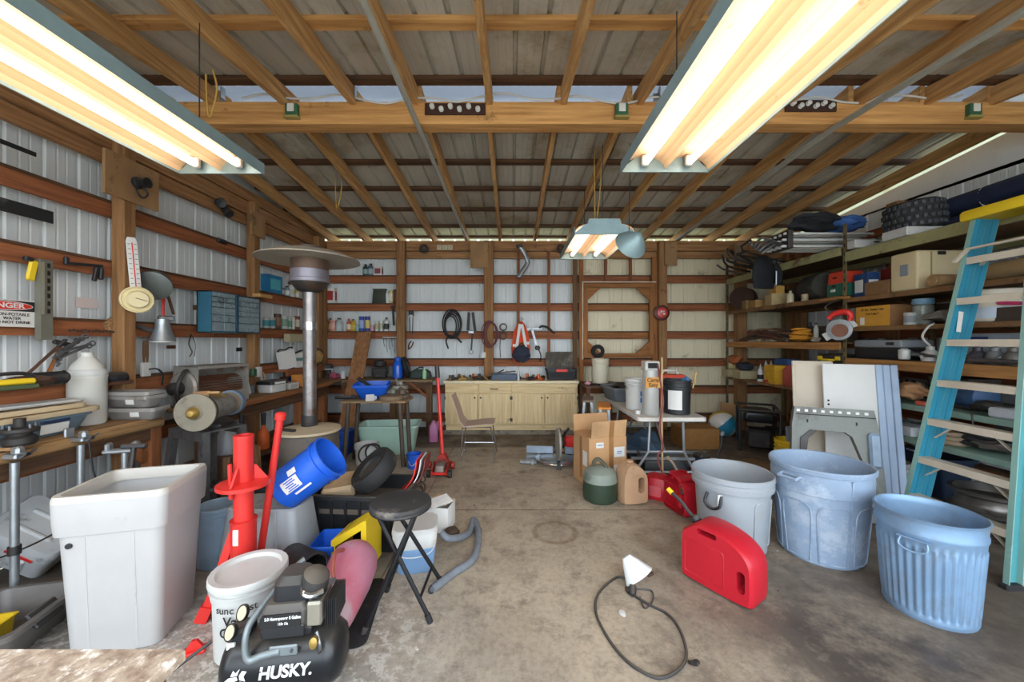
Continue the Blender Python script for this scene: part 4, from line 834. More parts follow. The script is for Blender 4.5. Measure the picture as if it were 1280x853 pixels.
o = MB().ell((0, 0, 0), (.13, .06, .035), 2, .4).build('brown_cloth', mat('brown_cloth', '#5c4336', .9), loc=lw(38, 476, -3.2), rz=80); tag(o, 'crumpled brown cloth between stapler and rubber roll', 'cloth')
t = T('cast_hub', 'greasy cast-iron hub at the front edge of the left bench', 'hub', (-2.985, 2.28, zB+.021), 0); t.scale = (.85, .85, 1)
MB().lathe([(.002, 0), (.075, 0), (.085, .012), (.085, .045), (.07, .055), (.06, .06), (.06, .07), (.09, .075), (.095, .085), (.09, .10), (.05, .105), (.03, .11), (.03, .16), (.002, .16)], 26).build('hub', M_cast, t)
for k in range(5): MB().cyl((.075*math.cos(k*1.257), .075*math.sin(k*1.257), .11), .008, .03, 'z', 8).build('stud', M_steel, t)
o = MB().box((0, 0, .01), (.12, .15, .02), b=.004).build('wood_scrap', Wbench, loc=(-3.01, 2.28, zB), rz=8); tag(o, 'wood scrap under the cast-iron hub', 'scrap')
t = T('electric_plane', 'dark power-tool body lying against the round post', 'tool', lw(136, 475, -3.3)+V((0, 0, .02)), 85)
MB().tube([(-.14, 0, .05), (-.05, 0, .01), (.06, 0, -.01), (.12, 0, .0)], [.02, .03, .05, .04], 10, k=4).build('body', M_black, t); MB().box((.04, 0, -.05), (.22, .10, .03), b=.006).build('sole', mat('rusty_steel', '#6b4a3a'), t)
# ------------------------------------------------------------------ grinder on its stand
gx, gy = -2.60, 3.22
t = T('grinder_stand', 'welded grey steel stand carrying the bench grinder', 'stand', (gx, gy, 0), -22)
MB().box((0, 0, .865), (.46, .34, .012)).box((0, -.16, .83), (.46, .02, .07)).box((0, .16, .83), (.46, .02, .07)).build('top_plate', M_steel, t)
for sx in (-1, 1):
    for sy in (-1, 1): MB().bar((sx*.20, sy*.14, .86), (sx*.30, sy*.20, 0), .06, .05).build('leg', M_steel, t)
MB().bar((-.26, -.18, .30), (.26, -.18, .30), .05, .03).bar((-.26, .18, .30), (.26, .18, .30), .05, .03).bar((-.26, -.18, .33), (.26, .18, .33), .05, .03).build('cross_brace', M_dsteel, t)
t = T('bench_grinder', 'old grey bench grinder with large cutting wheel', 'grinder', (gx+.02, gy+.05, .872), 100)
M_mtr = mat('grinder_grey', '#9a9790', .5, .35, var=.3, scale=8, spot='#6b5b48', spot_at=.6)
MB().lathe([(.04, -.20), (.075, -.19), (.095, -.15), (.10, -.13), (.10, .13), (.095, .15), (.075, .19), (.04, .20)], 28, (0, 0, .155), (0, 90, 0)).build('motor', M_mtr, t)
MB().tub([(.22, .20, 0), (.22, .20, .02), (.14, .12, .06), (.12, .10, .09)], .02).build('pedestal', M_dsteel, t)
MB().lathe([(.002, -.31), (.03, -.31), (.05, -.29), (.06, -.275), (.15, -.272), (.15, -.255), (.06, -.25), (.05, -.21), (.03, -.20)], 40, (0, 0, .155), (0, 90, 0)).build('cutting_wheel', mat('wheel_tan', '#8f8775', .75, var=.25, spot='#5d574e', spot_at=.58), t)
MB().lathe([(.12, -.25), (.135, -.245), (.135, -.205), (.12, -.20)], 30, (0, 0, .155), (0, 90, 0)).build('guard_band', M_dsteel, t)
MB().lathe([(.002, -.335), (.022, -.333), (.045, -.31), (.05, -.285)], 20, (0, 0, .155), (0, 90, 0)).build('spindle_nut', mat('brass', '#b89a55'), t)
MB().lathe([(.05, .20), (.09, .215), (.105, .225), (.105, .27), (.05, .275), (.02, .30)], 26, (0, 0, .155), (0, 90, 0)).build('grinding_wheel', mat('wheel_brown', '#7a6a58', .8, spot='#99907f', spot_at=.6), t)
MB().lathe([(.108, .22), (.115, .22), (.115, .275), (.108, .275)], 26, (0, 0, .155), (0, 90, 0)).build('wheel_guard', M_blue if False else mat('guard_blue', '#6d7f90', .5), t)
MB().bar((-.16, -.07, .30), (-.06, -.07, .25), .09, .02).build('eye_shield', mat('shield_tan', '#b58e5c', .7), t)
# ------------------------------------------------------------------ second bench: blower, grille, cases
t = T('squirrel_cage_blower', 'rusty grey squirrel-cage blower on the left bench', 'blower', (-3.16, 3.98, zB), 78)
w_, h_ = .56, .40
MB().box((0, .15, h_/2), (w_, .01, h_)).box((0, 0, h_-.006), (w_, .30, .012)).box((-w_/2+.005, 0, h_/2), (.01, .30, h_)).box((w_/2-.005, 0, h_/2), (.01, .30, h_)).box((0, -.145, .06), (w_, .012, .12)).box((0, -.145, h_-.015), (w_, .012, .03)).build('housing', mat('blower_steel', '#a39d94', .5, .4, var=.25, spot='#7a5238', spot_at=.6), t)
mb = MB()
for k in range(26):
    a = 2*PI*k/26; mb.box((0, .02+.11*math.cos(a), .17+.11*math.sin(a)), (w_-.05, .02, .004), (R(0)+math.degrees(a)+35, 0, 0))
mb.build('impeller', mat('rust_red', '#8a5b42', .7, .4, var=.4), t)
MB().lathe([(.12, -.02), (.16, -.02), (.165, .0), (.15, .02), (.05, .03), (.002, .03)], 26, (-w_/2-.02, 0, .19), (0, -90, 0)).build('scroll_side', mat('blower_steel', '#84807a'), t)
MB().lathe([(.05, 0), (.06, .01), (.06, .10), (.03, .12)], 18, (-w_/2-.03, .0, .19), (0, -90, 0)).build('motor', M_cast, t)
MB().tube([(-w_/2-.10, -.05, .05), (-w_/2-.14, -.08, .2), (-w_/2-.08, -.08, .34), (-w_/2-.02, -.04, .36)], .018, 8, k=5).build('bracket_arm', M_dsteel, t)
o = MB().lathe([(.002, 0), (.10, 0), (.13, .05), (.14, .10), (.13, .10), (.09, .015), (.002, .012)], 24, sy=1).build('blue_bowl', mat('blue_grey', '#6d86a6', .5), loc=(-2.99, 3.86, zB+.002)); tag(o, 'blue-grey bowl on the bench before the blower', 'bowl')
o = MB().ell((0, 0, .03), (.14, .09, .04), 3, .9).build('grey_rag', mat('rag_grey', '#b3b5b9', .9, var=.25), loc=(-2.95, 3.66, zB)); tag(o, 'crumpled grey rag draped at the corner of the second bench', 'rag')
o = MB().box((0, 0, 0), (.13, .006, .20), (-55, 0, 0)).build('cardboard_flap', M_card, loc=(-2.99, 3.60, zB+.10), rz=30); tag(o, 'small cardboard flap behind the bench grinder', 'cardboard')
t = T('louvred_grille', 'white louvred grille leaning on the bench right of the blower', 'grille', (-3.22, 4.42, zB), rot=(-24, 0, 60))
MB().box((0, 0, .02), (.26, .05, .03)).box((0, 0, .31), (.26, .05, .03)).box((-.12, 0, .165), (.03, .05, .30)).box((.12, 0, .165), (.03, .05, .30)).build('frame', M_white, t)
mb = MB()
for k in range(9): mb.box((0, 0, .05+.03*k), (.22, .03, .006), (35, 0, 0))
mb.build('louvre', M_white, t)
t = T('battery_box', 'white box with black lid at the bench edge before the post', 'box', (-3.07, 4.82, zB), 82)
MB().tub([(.24, .17, 0), (.26, .19, .005), (.27, .20, .10)], .02).build('body', M_white, t); MB().tub([(.29, .22, .10), (.29, .22, .14), (.26, .19, .15)], .02).build('lid', M_black, t); MB().box((0, -.112, .12), (.18, .004, .025)).build('label_card', M_label, t)
t = T('wall_outlet', 'white outlet box with tan cord on the second left post', 'outlet', (XL+.30, 4.87, 1.20), 90)
MB().box((0, 0, 0), (.08, .04, .13), b=.006).build('box', M_white, t); MB().box((-.10, 0, .0), (.08, .04, .10), b=.01).build('green_box', mat('green_box', '#3c6a4c'), t); MB().tube([(.03, -.02, 0), (.06, -.04, -.06), (.05, -.03, -.2)], .011, 6, k=5).build('cord', mat('tan_cord', '#b08a5a', .7), t)
items = [  # x, y of the foot, X, shape, size, colour, label
 ('paint_can', 338, 486, -3.12, .06, .09, '#c8c5bb', 'dull white can on the left bench right of the battery box'),
 ('paint_can', 348, 478, -3.3, .055, .10, '#b23b34', 'red can among the clutter on the left bench'),
 ('paint_can', 357, 475, -3.25, .06, .08, '#2c3e66', 'navy can among the clutter on the left bench'),
 ('paint_can', 330, 474, -3.32, .05, .10, '#6a7a4a', 'olive can behind the battery box'),
]
M_tinlid = mat('tin_lid', '#b6b6b2', .35, .7)
def can(name, lab, loc, r, h, col, cat='can', group=None, lidm=None, lab2=None):
    t = T(name, lab, cat, loc, random.uniform(0, 90), group)
    MB().lathe([(.002, 0), (r*.97, 0), (r, .004), (r, .012), (r*.97, .016), (r*.97, h-.014), (r, h-.01), (r, h), (r*.9, h), (r*.88, h-.006), (.002, h-.006)], 20).build('body', plain(col, .45), t)
    MB().lathe([(.002, h-.005), (r*.86, h-.005), (r*.86, h-.002), (.002, h-.003)], 20).build('lid', lidm or M_tinlid, t)
    if lab2: MB().lathe([(r*.975, h*.2), (r*.985, h*.2), (r*.985, h*.75), (r*.975, h*.75)], 20, cap0=False, cap1=False).build('paper_band', plain(lab2, .6), t)
    return t
def bottle(name, lab, loc, r, h, col, cap='#2a2a2c', band=None, neck=.35, cat='bottle', group=None, sq=False, trig=False):
    t = T(name, lab, cat, loc, random.uniform(-30, 30), group); s = h*(1-neck); nr = max(.010, r*.36)
    if sq: MB().tub([(r*1.9, r*1.2, 0), (r*2, r*1.3, .006), (r*2, r*1.3, s), (r*1.1, r*1.0, s+(h-s)*.5), (nr*2, nr*2, s+(h-s)*.7), (nr*2, nr*2, h*.94)], r*.3).build('body', plain(col, .4), t)
    else: MB().lathe([(.002, 0), (r*.95, 0), (r, .006), (r, s), (r*.8, s+(h-s)*.3), (nr, s+(h-s)*.6), (nr, h*.93)], 18).build('body', plain(col, .4), t)
    MB().lathe([(nr*1.25, h*.9), (nr*1.3, h*.905), (nr*1.2, h), (.002, h)], 14).build('cap', plain(cap, .5), t)
    if trig: MB().prism([(-.05, h), (-.055, h+.02), (.02, h+.045), (.035, h+.02), (.012, h-.01), (-.01, h-.01)], .02).build('trigger', plain(cap, .5), t)
    if band:
        if sq: MB().box((0, 0, s*.5), (r*2.02, r*1.32, s*.6)).build('paper_label', plain(band, .6), t)
        else: MB().lathe([(r*1.0, s*.2), (r*1.015, s*.2), (r*1.015, s*.85), (r, s*.85)], 18, cap0=False, cap1=False).build('paper_label', plain(band, .6), t)
    return t
def carton(name, lab, loc, sz, col, rz=0, mark=None, cat='box', group=None, rot=None, tape=False):
    t = T(name, lab, cat, loc, rz, group, rot); w_, d_, h_ = sz
    MB().box((0, 0, h_/2), sz, b=.003).build('body', plain(col, .75), t)
    MB().box((-w_*.25, 0, h_+.001), (w_*.49, d_*.99, .002)).box((w_*.25, 0, h_+.001), (w_*.49, d_*.99, .002)).build('flap', plain(col, .8), t)
    if mark: MB().box((0, -d_/2-.001, h_*.5), (w_*.7, .002, h_*.6)).box((w_/2+.001, 0, h_*.5), (.002, d_*.6, h_*.6)).build('printed_panel', plain(mark, .6), t)
    return t
for nm, x, y, X, r, h, c, lab in items: can(nm, lab, (X, X*F/(x-640), zB+.001), r, h, c)
t = T('socket_organiser', 'blue plastic tray of parts on the left bench behind the heater pole', 'tray', (-3.32, 5.95, zB), 84)
MB().tub([(.34, .22, 0), (.36, .24, .01), (.38, .26, .10), (.36, .24, .10), (.33, .21, .02)], .03).build('tray', M_blue, t); MB().ell((0, 0, .08), (.13, .08, .04), 2, .7).build('parts', M_steel, t)
carton('parts_box', 'orange and white printed parts box on the left bench by the heater pole', (-3.06, 5.50, zB+.001), (.24, .18, .16), '#d98d3e', 80, '#e8d8c0')
carton('parts_box', 'low white carton at the edge of the left bench by the small cans', (-3.04, 5.12, zB+.001), (.20, .16, .08), '#d9d6cf', 86, '#b9b3a6')
for k, (x, y_, c) in enumerate(((-3.3, 5.3, '#7b7f86'), (-3.2, 5.2, '#4a4a50'), (-3.4, 5.6, '#8a2b2b'))):
    o = MB().ell((0, 0, .04), (.09, .06, .05), 2, .8).tube([(-.06, 0, .05), (0, .05, .1), (.08, 0, .06)], .012, 6, k=4).build('spare_part', plain(c, .6, .3), loc=(x, y_, zB), rz=40*k); tag(o, ('grey', 'black', 'dark red')[k]+' greasy machine part in the clutter along the left bench', 'machine part')
# raised small shelf with two leaning licence-style signs beyond the second post
t = T('wall_shelf', 'short wooden shelf on the left wall beyond the second post', 'shelf', (0, 0, 0))
MB().box((XL+.24, 6.05, 1.165), (.22, 1.3, .03)).box((XL+.34, 6.05, 1.13), (.03, 1.3, .07)).build('board', Wredy, t)
for y in (5.6, 6.5): MB().bar((XL+.16, y, .98), (XL+.32, y, 1.15), .03, .04).build('bracket', Wdk, t)
t = T('white_sign_panel', 'white panel with black clips leaning on the short shelf', 'panel', (XL+.24, 5.62, 1.185), rot=(0, -12, 70))
MB().box((0, 0, .14), (.30, .02, .28), b=.004).build('panel', M_label, t); MB().tube([(-.12, 0, .29), (-.08, 0, .31), (0, 0, .29), (.08, 0, .31), (.13, 0, .29)], .012, 6, k=3).build('clip', M_black, t)
t = T('decorated_sign_panel', 'white panel with green swirl leaning on the short shelf', 'panel', (XL+.24, 6.02, 1.185), rot=(0, -14, 70))
MB().box((0, 0, .12), (.30, .02, .24), b=.006).build('panel', M_label, t); MB().box((0, -.012, .13), (.26, .004, .05), (0, 14, 0), b=.001).build('green_swirl', plain('#5f8f86'), t); MB().tube([(-.12, 0, .25), (0, 0, .265), (.13, 0, .25)], .012, 6, k=3).build('clip', M_black, t)
t = T('wicker_basket', 'round-framed wicker basket behind the heater pole', 'basket', (-3.33, 6.42, 1.185), rot=(0, -12, 60))
MB().torus((0, 0, .15), .14, .016, (90, 0, 0), 26, 8).build('rim', M_black, t); MB().lathe([(.13, 0), (.10, .05), (.04, .07), (.0, .07)], 20, (0, -.02, .15), (90, 0, 0)).build('woven_face', mat('wicker', '#b58a4a', .8, var=.5, scale=25), t)
# cans and bottles on the left girt ledges between second post and corner
zl = 1.70+.085
for k, (x, r, h, c, b, lab) in enumerate(((333, .05, .15, '#d8dad6', '#4aa0a8', 'white and teal can at the near end of the lower left ledge'), (340, .055, .16, '#c9c4ba', '#3f8e9c', 'teal-banded can second on the lower left ledge'), (347, .06, .22, '#5e4436', '#8b6a50', 'tall brown can on the lower left ledge'), (355, .06, .20, '#cfd8cf', '#8fae98', 'pale green tin on the lower left ledge'), (362, .045, .18, '#b9c8b6', '#6f9a7e', 'slim green tin on the lower left ledge'), (366, .04, .20, '#e8e6df', None, 'white bottle-shaped can on the lower left ledge'), (371, .055, .22, '#7a3b30', '#d8cdb6', 'dark red can at the far end of the lower left ledge'))):
    X = XL+.065; can('shelf_can', lab, (X, X*F/(x-640), zl), r*.85, h, c, lab2=b)
carton('oil_crate', 'long tan wooden tray under the lower left ledge cans', (XL+.24, 5.95, 1.585), (.70, .10, .12), '#b9ad8c', 88)
zl = 2.21+.085
carton('picture_box', 'bright blue boxed kit on the upper left ledge by the post', (XL+.07, 5.50, zl), (.30, .11, .26), '#2f86b8', 86, '#5fc0cf')
for k, (x, r, h, c, b, lab) in enumerate(((343, .065, .13, '#c9722c', '#e08a3a', 'orange tub on the upper left ledge'), (351, .05, .11, '#c94f3a', '#e6dccb', 'red jar beside the orange tub on the upper left ledge'))):
    X = XL+.07; can('shelf_tub', lab, (X, X*F/(x-640), zl), r*.85, h, c, lab2=b, lidm=M_black)
bottle('spray_bottle', 'white spray bottle on the upper left ledge', (XL+.07, (XL+.07)*F/(364-640), zl), .05, .22, '#dfe0da', '#7a4a3a', '#cfd3c2', trig=True)
bottle('squat_bottle', 'pale blue bottle on the upper left ledge beside the spray bottle', (XL+.07, (XL+.07)*F/(358.5-640), zl), .045, .16, '#8fb0c8', '#3a5a8a', '#e6e6e0')
bottle('squat_bottle', 'yellow bottle at the far end of the upper left ledge', (XL+.07, (XL+.07)*F/(371-640), zl), .045, .15, '#d8c77a', '#c9b24a', '#e6e6e0')
o = MB().box((0, 0, .015), (.24, .11, .045), b=.006).build('wood_bracket', mat('pale_wood', '#d0a060', .7), loc=(XL+.33, 4.90, 2.17), rz=90); tag(o, 'pale wooden bracket on the second left post above the drawers', 'bracket')
# things under the second bench
for k, (x, y, r, h, c, lab) in enumerate(((-2.84, 3.95, .055, .34, '#d8552a', 'orange bottle-like jack on the block under the bench, nearer one'), (-2.83, 4.28, .06, .30, '#d8652a', 'orange spray tank under the bench, farther one'))):
    t = T('spray_tank', lab, 'tank', (x, y, .375)); MB().lathe([(.002, 0), (r, 0), (r, h*.55), (r*.6, h*.72), (r*.35, h*.78), (r*.35, h)], 18).build('tank', plain(c), t); MB().lathe([(r*.4, h*.9), (r*.45, h*1.35), (.002, h*1.35)], 12).build('spout', M_black, t)
t = T('low_shelf', 'low dark wooden shelf under the second left bench', 'shelf', (0, 0, 0)); MB().box((-2.83, 4.3, .355), (.19, 1.2, .035)).build('board', Wdk, t)
for y in (3.8, 4.8): MB().box((-2.83, y, .169), (.16, .08, .337)).build('support_block', Wdkz, t)
o = MB().bar((0, 0, .3), (0, 0, -.3), .16, .02).build('shaped_board', wood('z', '#a8733f', '#6e4526'), loc=(-2.50, 3.66, .31), rot=(8, 6, -20)); tag(o, 'short wooden board leaning under the grinder stand', 'board')
t = T('clear_jug', 'clear jug with wire handle hanging under the second bench', 'jug', (-2.78, 3.66, .50), 0)
MB().lathe([(.002, 0), (.07, 0), (.08, .02), (.08, .18), (.04, .26), (.035, .30)], 18).build('jug', M_fog, t); MB().tube([(-.05, 0, .27), (-.1, 0, .2), (-.08, 0, .1)], .006, 6, k=4).build('handle', M_dsteel, t)
o = MB().tub([(.2, .2, 0), (.2, .2, .495)], .02).build('post_block', Wdkz, loc=(-2.78, 3.66, 0)); tag(o, 'upright timber block under the clear jug', 'block')
# ------------------------------------------------------------------ patio heater
hx, hy = -1.84, 3.42
t = T('patio_heater', 'tall weathered patio heater with wide disc reflector', 'patio heater', (hx, hy, 0))
M_hs = mat('heater_steel', '#8f8a88', .38, .7, var=.35, scale=7, spot='#6a4a38', spot_at=.6); M_hr = mat('heater_disc', '#b5ae9e', .5, .35, var=.2, scale=4)
MB().lathe([(.26, 0), (.27, .02), (.25, .05), (.245, .70), (.24, .79)], 32).build('tank_housing', mat('heater_base', '#6f665c', .6, .2, var=.4, scale=4, spot='#4b423a', spot_at=.56), t)
MB().lathe([(.245, .775), (.265, .785), (.26, .805), (.06, .835), (.05, .835)], 32).build('housing_lid', mat('lid_buff', '#b9a88c', .7, var=.2), t)
MB().lathe([(.066, .82), (.07, .83), (.066, .93)], 20).build('pole_collar', M_dsteel, t)
MB().lathe([(.055, .83), (.055, 2.06)], 24).build('pole', M_hs, t)
MB().lathe([(.056, 1.70), (.0575, 1.70), (.0575, 1.77), (.056, 1.77)], 24, cap0=False, cap1=False).build('pole_band', M_chrome, t)
MB().lathe([(.06, 2.04), (.10, 2.055), (.155, 2.12), (.16, 2.14)], 28, cap1=False).build('burner_cone', M_dsteel, t)
MB().lathe([(.16, 2.13), (.163, 2.14), (.163, 2.16), (.158, 2.165), (.158, 2.24)], 28, cap0=False, cap1=False).build('burner_ring', mat('burner_dull', '#8b8790', .5, .5, var=.25), t)
MB().lathe([(.156, 2.23), (.156, 2.36), (.12, 2.37)], 28, cap0=False).build('emitter_screen', mat('emitter_rust', '#6d5647', .6, .5, var=.3, scale=9), t)
MB().lathe([(.425, 2.335), (.43, 2.33), (.427, 2.34), (.30, 2.395), (.10, 2.425), (.06, 2.44), (.02, 2.44), (.02, 2.43), (.10, 2.415), (.30, 2.383)], 48).build('reflector', M_hr, t)
MB().lathe([(.10, 2.425), (.09, 2.46), (.03, 2.475), (.002, 2.475)], 20).build('top_cap', M_hs, t)
for k in range(3): MB().tube([(.12*math.cos(k*2.1), .12*math.sin(k*2.1), 2.365), (.14*math.cos(k*2.1), .14*math.sin(k*2.1), 2.41)], .008, 6).build('standoff', M_steel, t)
o = MB().box((0, 0, .01), (.16, .03, .02), b=.005).build('flat_wrench', M_dsteel, loc=(hx-.10, hy-.16, .818), rot=(5, 0, -20)); tag(o, 'dark flat wrench lying on the heater housing lid', 'wrench')
# ================================================================== back wall
YG = YB-.16                        # girt faces and ledge fronts
# base cabinet
cx0, cx1 = px(555, 6.36), px(723, 6.36); cw = cx1-cx0; yc = 6.40
t = T('base_cabinet', 'long pale wooden base cabinet with four doors against the back wall', 'cabinet', ((cx0+cx1)/2, yc, .07))
M_pine = wood('z', '#ecd6a8', '#cdb080', 'pine', spot='#8a6c42', spot_at=.67); M_pinex = wood('x', '#ecd6a8', '#cdb080', 'pine', spot='#8a6c42', spot_at=.68)
MB().box((0, .28, .45), (cw-.01, .50, .66)).box((0, .30, .06), (cw-.06, .44, .12)).build('carcass', M_pine, t)
MB().box((0, .27, .83), (cw+.04, .58, .045), b=.006).build('worktop', mat('worktop_cream', '#ecdcb6', .5, var=.12), t)
MB().box((0, .025, .775), (cw-.01, .02, .06)).box((0, .025, .625), (cw-.01, .02, .02)).box((0, .025, .115), (cw-.01, .02, .03)).build('face_frame', M_pinex, t)
for k, (a, b) in enumerate(((0, .245), (.25, .495), (.50, .98))):
    d = MB().box((-cw/2+cw*(a+b)/2+.01, .01, .715), (cw*(b-a)-.012, .02, .15), b=.004).build('drawer', M_pinex, t)
    if k == 1: MB().tube([(-cw/2+cw*.345, 0, .72), (-cw/2+cw*.345, -.03, .715), (-cw/2+cw*.40, -.03, .715), (-cw/2+cw*.40, 0, .72)], .007, 6).build('pull', M_black, d)
for k in range(4):
    xx = -cw/2+cw*(.125+.25*k)-.0; d = MB().box((xx, .006, .375), (cw*.25-.016, .02, .50), b=.004).build('door', M_pine, t)
    kx = xx+(cw*.125-.05)*(1 if k % 2 == 0 else -1)
    MB().lathe([(.006, 0), (.006, .012), (.015, .018), (.013, .026), (.002, .028)], 12, (kx, -.004, .565), (90, 0, 0)).build('knob', M_black, d)
    hx_ = xx-(cw*.125-.012)*(1 if k % 2 == 0 else -1)
    for z in (.19, .56): MB().box((hx_, -.008, z), (.018, .006, .055)).build('hinge', M_black, d)
MB().box((0, .06, .04), (cw-.04, .02, .09)).build('toe_board', M_pinex, t)
zt = .07+.853
# clutter on the worktop: fittings, each a small thing of its own
def fitting(x, y, col, lab, kind, s=1.):
    p = V((px(x, y), y, zt)); mb = MB()
    if kind == 0: mb.tube([(-.04*s, 0, .022*s), (.03*s, 0, .022*s), (.04*s, 0, .05*s), (.04*s, 0, .09*s)], .022*s, 8, k=3)
    elif kind == 1: mb.cyl((0, 0, .02*s), .02*s, .12*s, 'x', 10).cyl((0, 0, .045*s), .02*s, .06*s, 'z', 10)
    elif kind == 2: mb.torus((0, 0, .012*s), .045*s, .012*s, n=16, m=6)
    elif kind == 3: mb.bar((-.09*s, 0, .015), (.09*s, .02, .03*s), .022*s, .018*s, bev=.005).box((.09*s, .02, .035*s), (.04*s, .03, .05*s), b=.008)
    else: mb.ell((0, 0, .03*s), (.06*s, .04, .03*s), 2, .7)
    o = mb.build(('pipe_elbow', 'pipe_tee', 'hose_ring', 'hand_tool', 'oily_part')[kind], plain(col, .5, .3), loc=p, rz=random.uniform(0, 180))
    return tag(o, lab, 'fitting' if kind < 3 else 'tool', 'fittings on the cabinet worktop')
cols = ['#6b5a44', '#3c3936', '#8a6f47', '#4a4540', '#b08a4a', '#5e5650', '#c9a05a', '#38363a', '#7a6a58', '#9a8a70', '#443e3a', '#c46a3a']
for k in range(26):
    x = 563+k*2.6+random.uniform(-1, 1); yy = 6.50+.12*(k % 3)+random.uniform(-.03, .03)
    fitting(x, yy, cols[k % 12], 'greasy fitting or tool in the heap at the left of the cabinet worktop', k % 5, random.uniform(.8, 1.25))
for k in range(10): fitting(657+3.2*k, 6.5+.14*(k % 2), ['#4a3f38', '#d8672e', '#3b3a3c', '#7b6a52', '#b5533a'][k % 5], 'hand tool in the heap between blue tray and black toolbox', (3, 0, 4, 1, 3)[k % 5], 1.1)
t = T('socket_tray', 'slate-blue socket tray on the cabinet worktop', 'tray', (px(630, 6.55), 6.55, zt+.001), 3)
MB().tub([(.42, .20, 0), (.44, .22, .01), (.44, .22, .10), (.42, .20, .10), (.40, .18, .02)], .02).build('tray', mat('slate_blue', '#4a5a70', .5, var=.25), t)
MB().bar((-.20, -.02, .11), (.20, -.02, .15), .03, .02).bar((-.15, .04, .10), (.0, .06, .17), .02, .02).build('long_tool', M_dsteel, t)
MB().box((0, -.115, .05), (.36, .012, .02)).build('front_rail', mat('slate_blue', '#4a5a70'), t)
t = T('open_toolbox', 'open black toolbox with red latch at the right end of the cabinet worktop', 'toolbox', (px(701, 6.62), 6.62, zt+.001), 0)
tub_mesh(.54, .28, .19, .03, .012, .03).build('body', M_black, t)
L_ = MB().tub([(.50, .05, .20), (.52, .06, .21), (.50, .06, .46), (.46, .05, .48)], .02, c=(0, .17)).build('lid', mat('dusty_lid', '#5b5348', .8, var=.4, spot='#7d7464', spot_at=.55), t)
for k in range(4): MB().bar((-.2+.1*k, .138, .24), (-.14+.1*k, .138, .44), .015, .008).build('strap', M_black, L_)
MB().box((0, -.145, .165), (.20, .02, .045), b=.006).build('latch', M_redp, t)
MB().box((0, -.138, .09), (.40, .006, .08)).build('front_panel', M_ink, t)
# ---- folding chair
t = T('folding_chair', 'tan shell chair on thin chrome legs in front of the cabinet', 'chair', (0, 0, 0))
cxp, cyp = px(598, 5.15), 5.2
M_tan = mat('chair_tan', '#c4aa9a', .55, var=.15)
secs = []
for i in range(11):
    q = i/10
    if q < .45: x, z = .22-.44*q/.45, .475+.02*math.cos(q*6)-.01
    else: u = (q-.45)/.55; x, z = -.22-.13*u, .475+.39*u**.85
    hw = .20*(1-.25*max(0, q-.6))
    secs.append([(cxp+x+o_*.4, cyp+s*hw, z+.012*abs(s)+o_) for o_, ss in ((0, (-1, -.5, 0, .5, 1)), (-.012, (1, .5, 0, -.5, -1))) for s in ss])
MB().loft(secs).build('seat_shell', M_tan, t)
for s in (-1, 1):
    MB().tube([(cxp-.22, cyp+s*.20, .01), (cxp-.20, cyp+s*.19, .44), (cxp+.18, cyp+s*.19, .45), (cxp+.24, cyp+s*.2, .01)], .011, 8, k=0).build('leg_frame', M_chrome, t)
MB().tube([(cxp-.23, cyp-.2, .03), (cxp-.23, cyp+.2, .03)], .009, 8).tube([(cxp-.17, cyp-.2, .25), (cxp+.22, cyp-.2, .25)], .008, 8).build('stretcher', M_chrome, t)
# ---- red trolley jack
jx, jy = px(551, 4.5), 4.50
t = T('trolley_jack', 'red trolley jack with long upright handle on the floor before the back bench', 'trolley jack', (jx, jy, 0))
for s in (-1, 1): MB().prism([(-.13, .03), (.22, .03), (.22, .10), (.05, .13), (-.13, .09)], .018, Matrix.Translation((s*.085, 0, 0)) @ Matrix.Rotation(R(90), 4, 'Z')).build('side_plate', mat('jack_red', '#b5382e', .5, .2, var=.25, spot='#4b2a22', spot_at=.64), t)
for x, y in ((-.125, -.10), (.125, -.10), (-.115, .2), (.115, .2)):
    MB().cyl((x, y, .045), .045, .04, 'x', 16).build('wheel', M_cast, t)
MB().box((0, -.10, .05), (.19, .03, .03)).box((0, .18, .06), (.17, .03, .03)).build('axle', M_redp, t)
MB().tub([(.11, .26, .05), (.12, .27, .07), (.11, .22, .13), (.08, .14, .15)], .03, c=(0, .02)).build('hydraulic_body', mat('jack_grey', '#8d7d74', .5, .3), t)
MB().prism([(-.08, .10), (.08, .10), (.035, .22), (-.035, .22)], .10, Matrix.Translation((0, .12, 0))).build('handle_yoke', mat('jack_red', '#b5382e'), t)
MB().tube([(0, .12, .18), (-.045, .16, .75), (-.075, .19, 1.16)], .021, 10).build('handle', M_redp, t)
MB().tube([(-.075, .19, 1.14), (-.088, .2, 1.29)], .03, 10).build('grip', M_dsteel, t)
for s in (-1, 1): MB().cyl((s*.14, .05, .10), .04, .03, 'x', 14).build('side_cap', mat('jack_red', '#b5382e'), t)
# ---- back bench on the left of the cabinet, tall work table in front of it
t = T('workbench', 'rough wooden workbench along the back wall left of the cabinet', 'workbench', (0, 0, 0))
bx0, bx1 = XB+.16, px(541, 6.35)
MB().box(((bx0+bx1)/2, 6.56, .93), (bx1-bx0, .52, .04), b=.005).build('top', wood('x', '#9a815c', '#655039', 'benchx'), t)
MB().box(((bx0+bx1)/2, 6.32, .85), (bx1-bx0, .04, .10)).box(((bx0+bx1)/2, 6.34, .33), (bx1-bx0, .04, .10)).build('apron', Wdkx, t)
for x in (bx0+.08, bx0+.85, bx1-.06): MB().box((x, 6.36, .455), (.09, .09, .91)).build('leg', Wbz if x < bx0+.2 else Wdkz, t)
MB().bar((bx1-.08, 6.33, .66), (bx1-.36, 6.33, .90), .035, .09, (0, 1, 0)).build('knee_brace', Wred, t); MB().bar((bx0+.10, 6.33, .66), (bx0+.3, 6.33, .90), .035, .09, (0, 1, 0)).build('knee_brace', Wred, t)
zb2 = .951
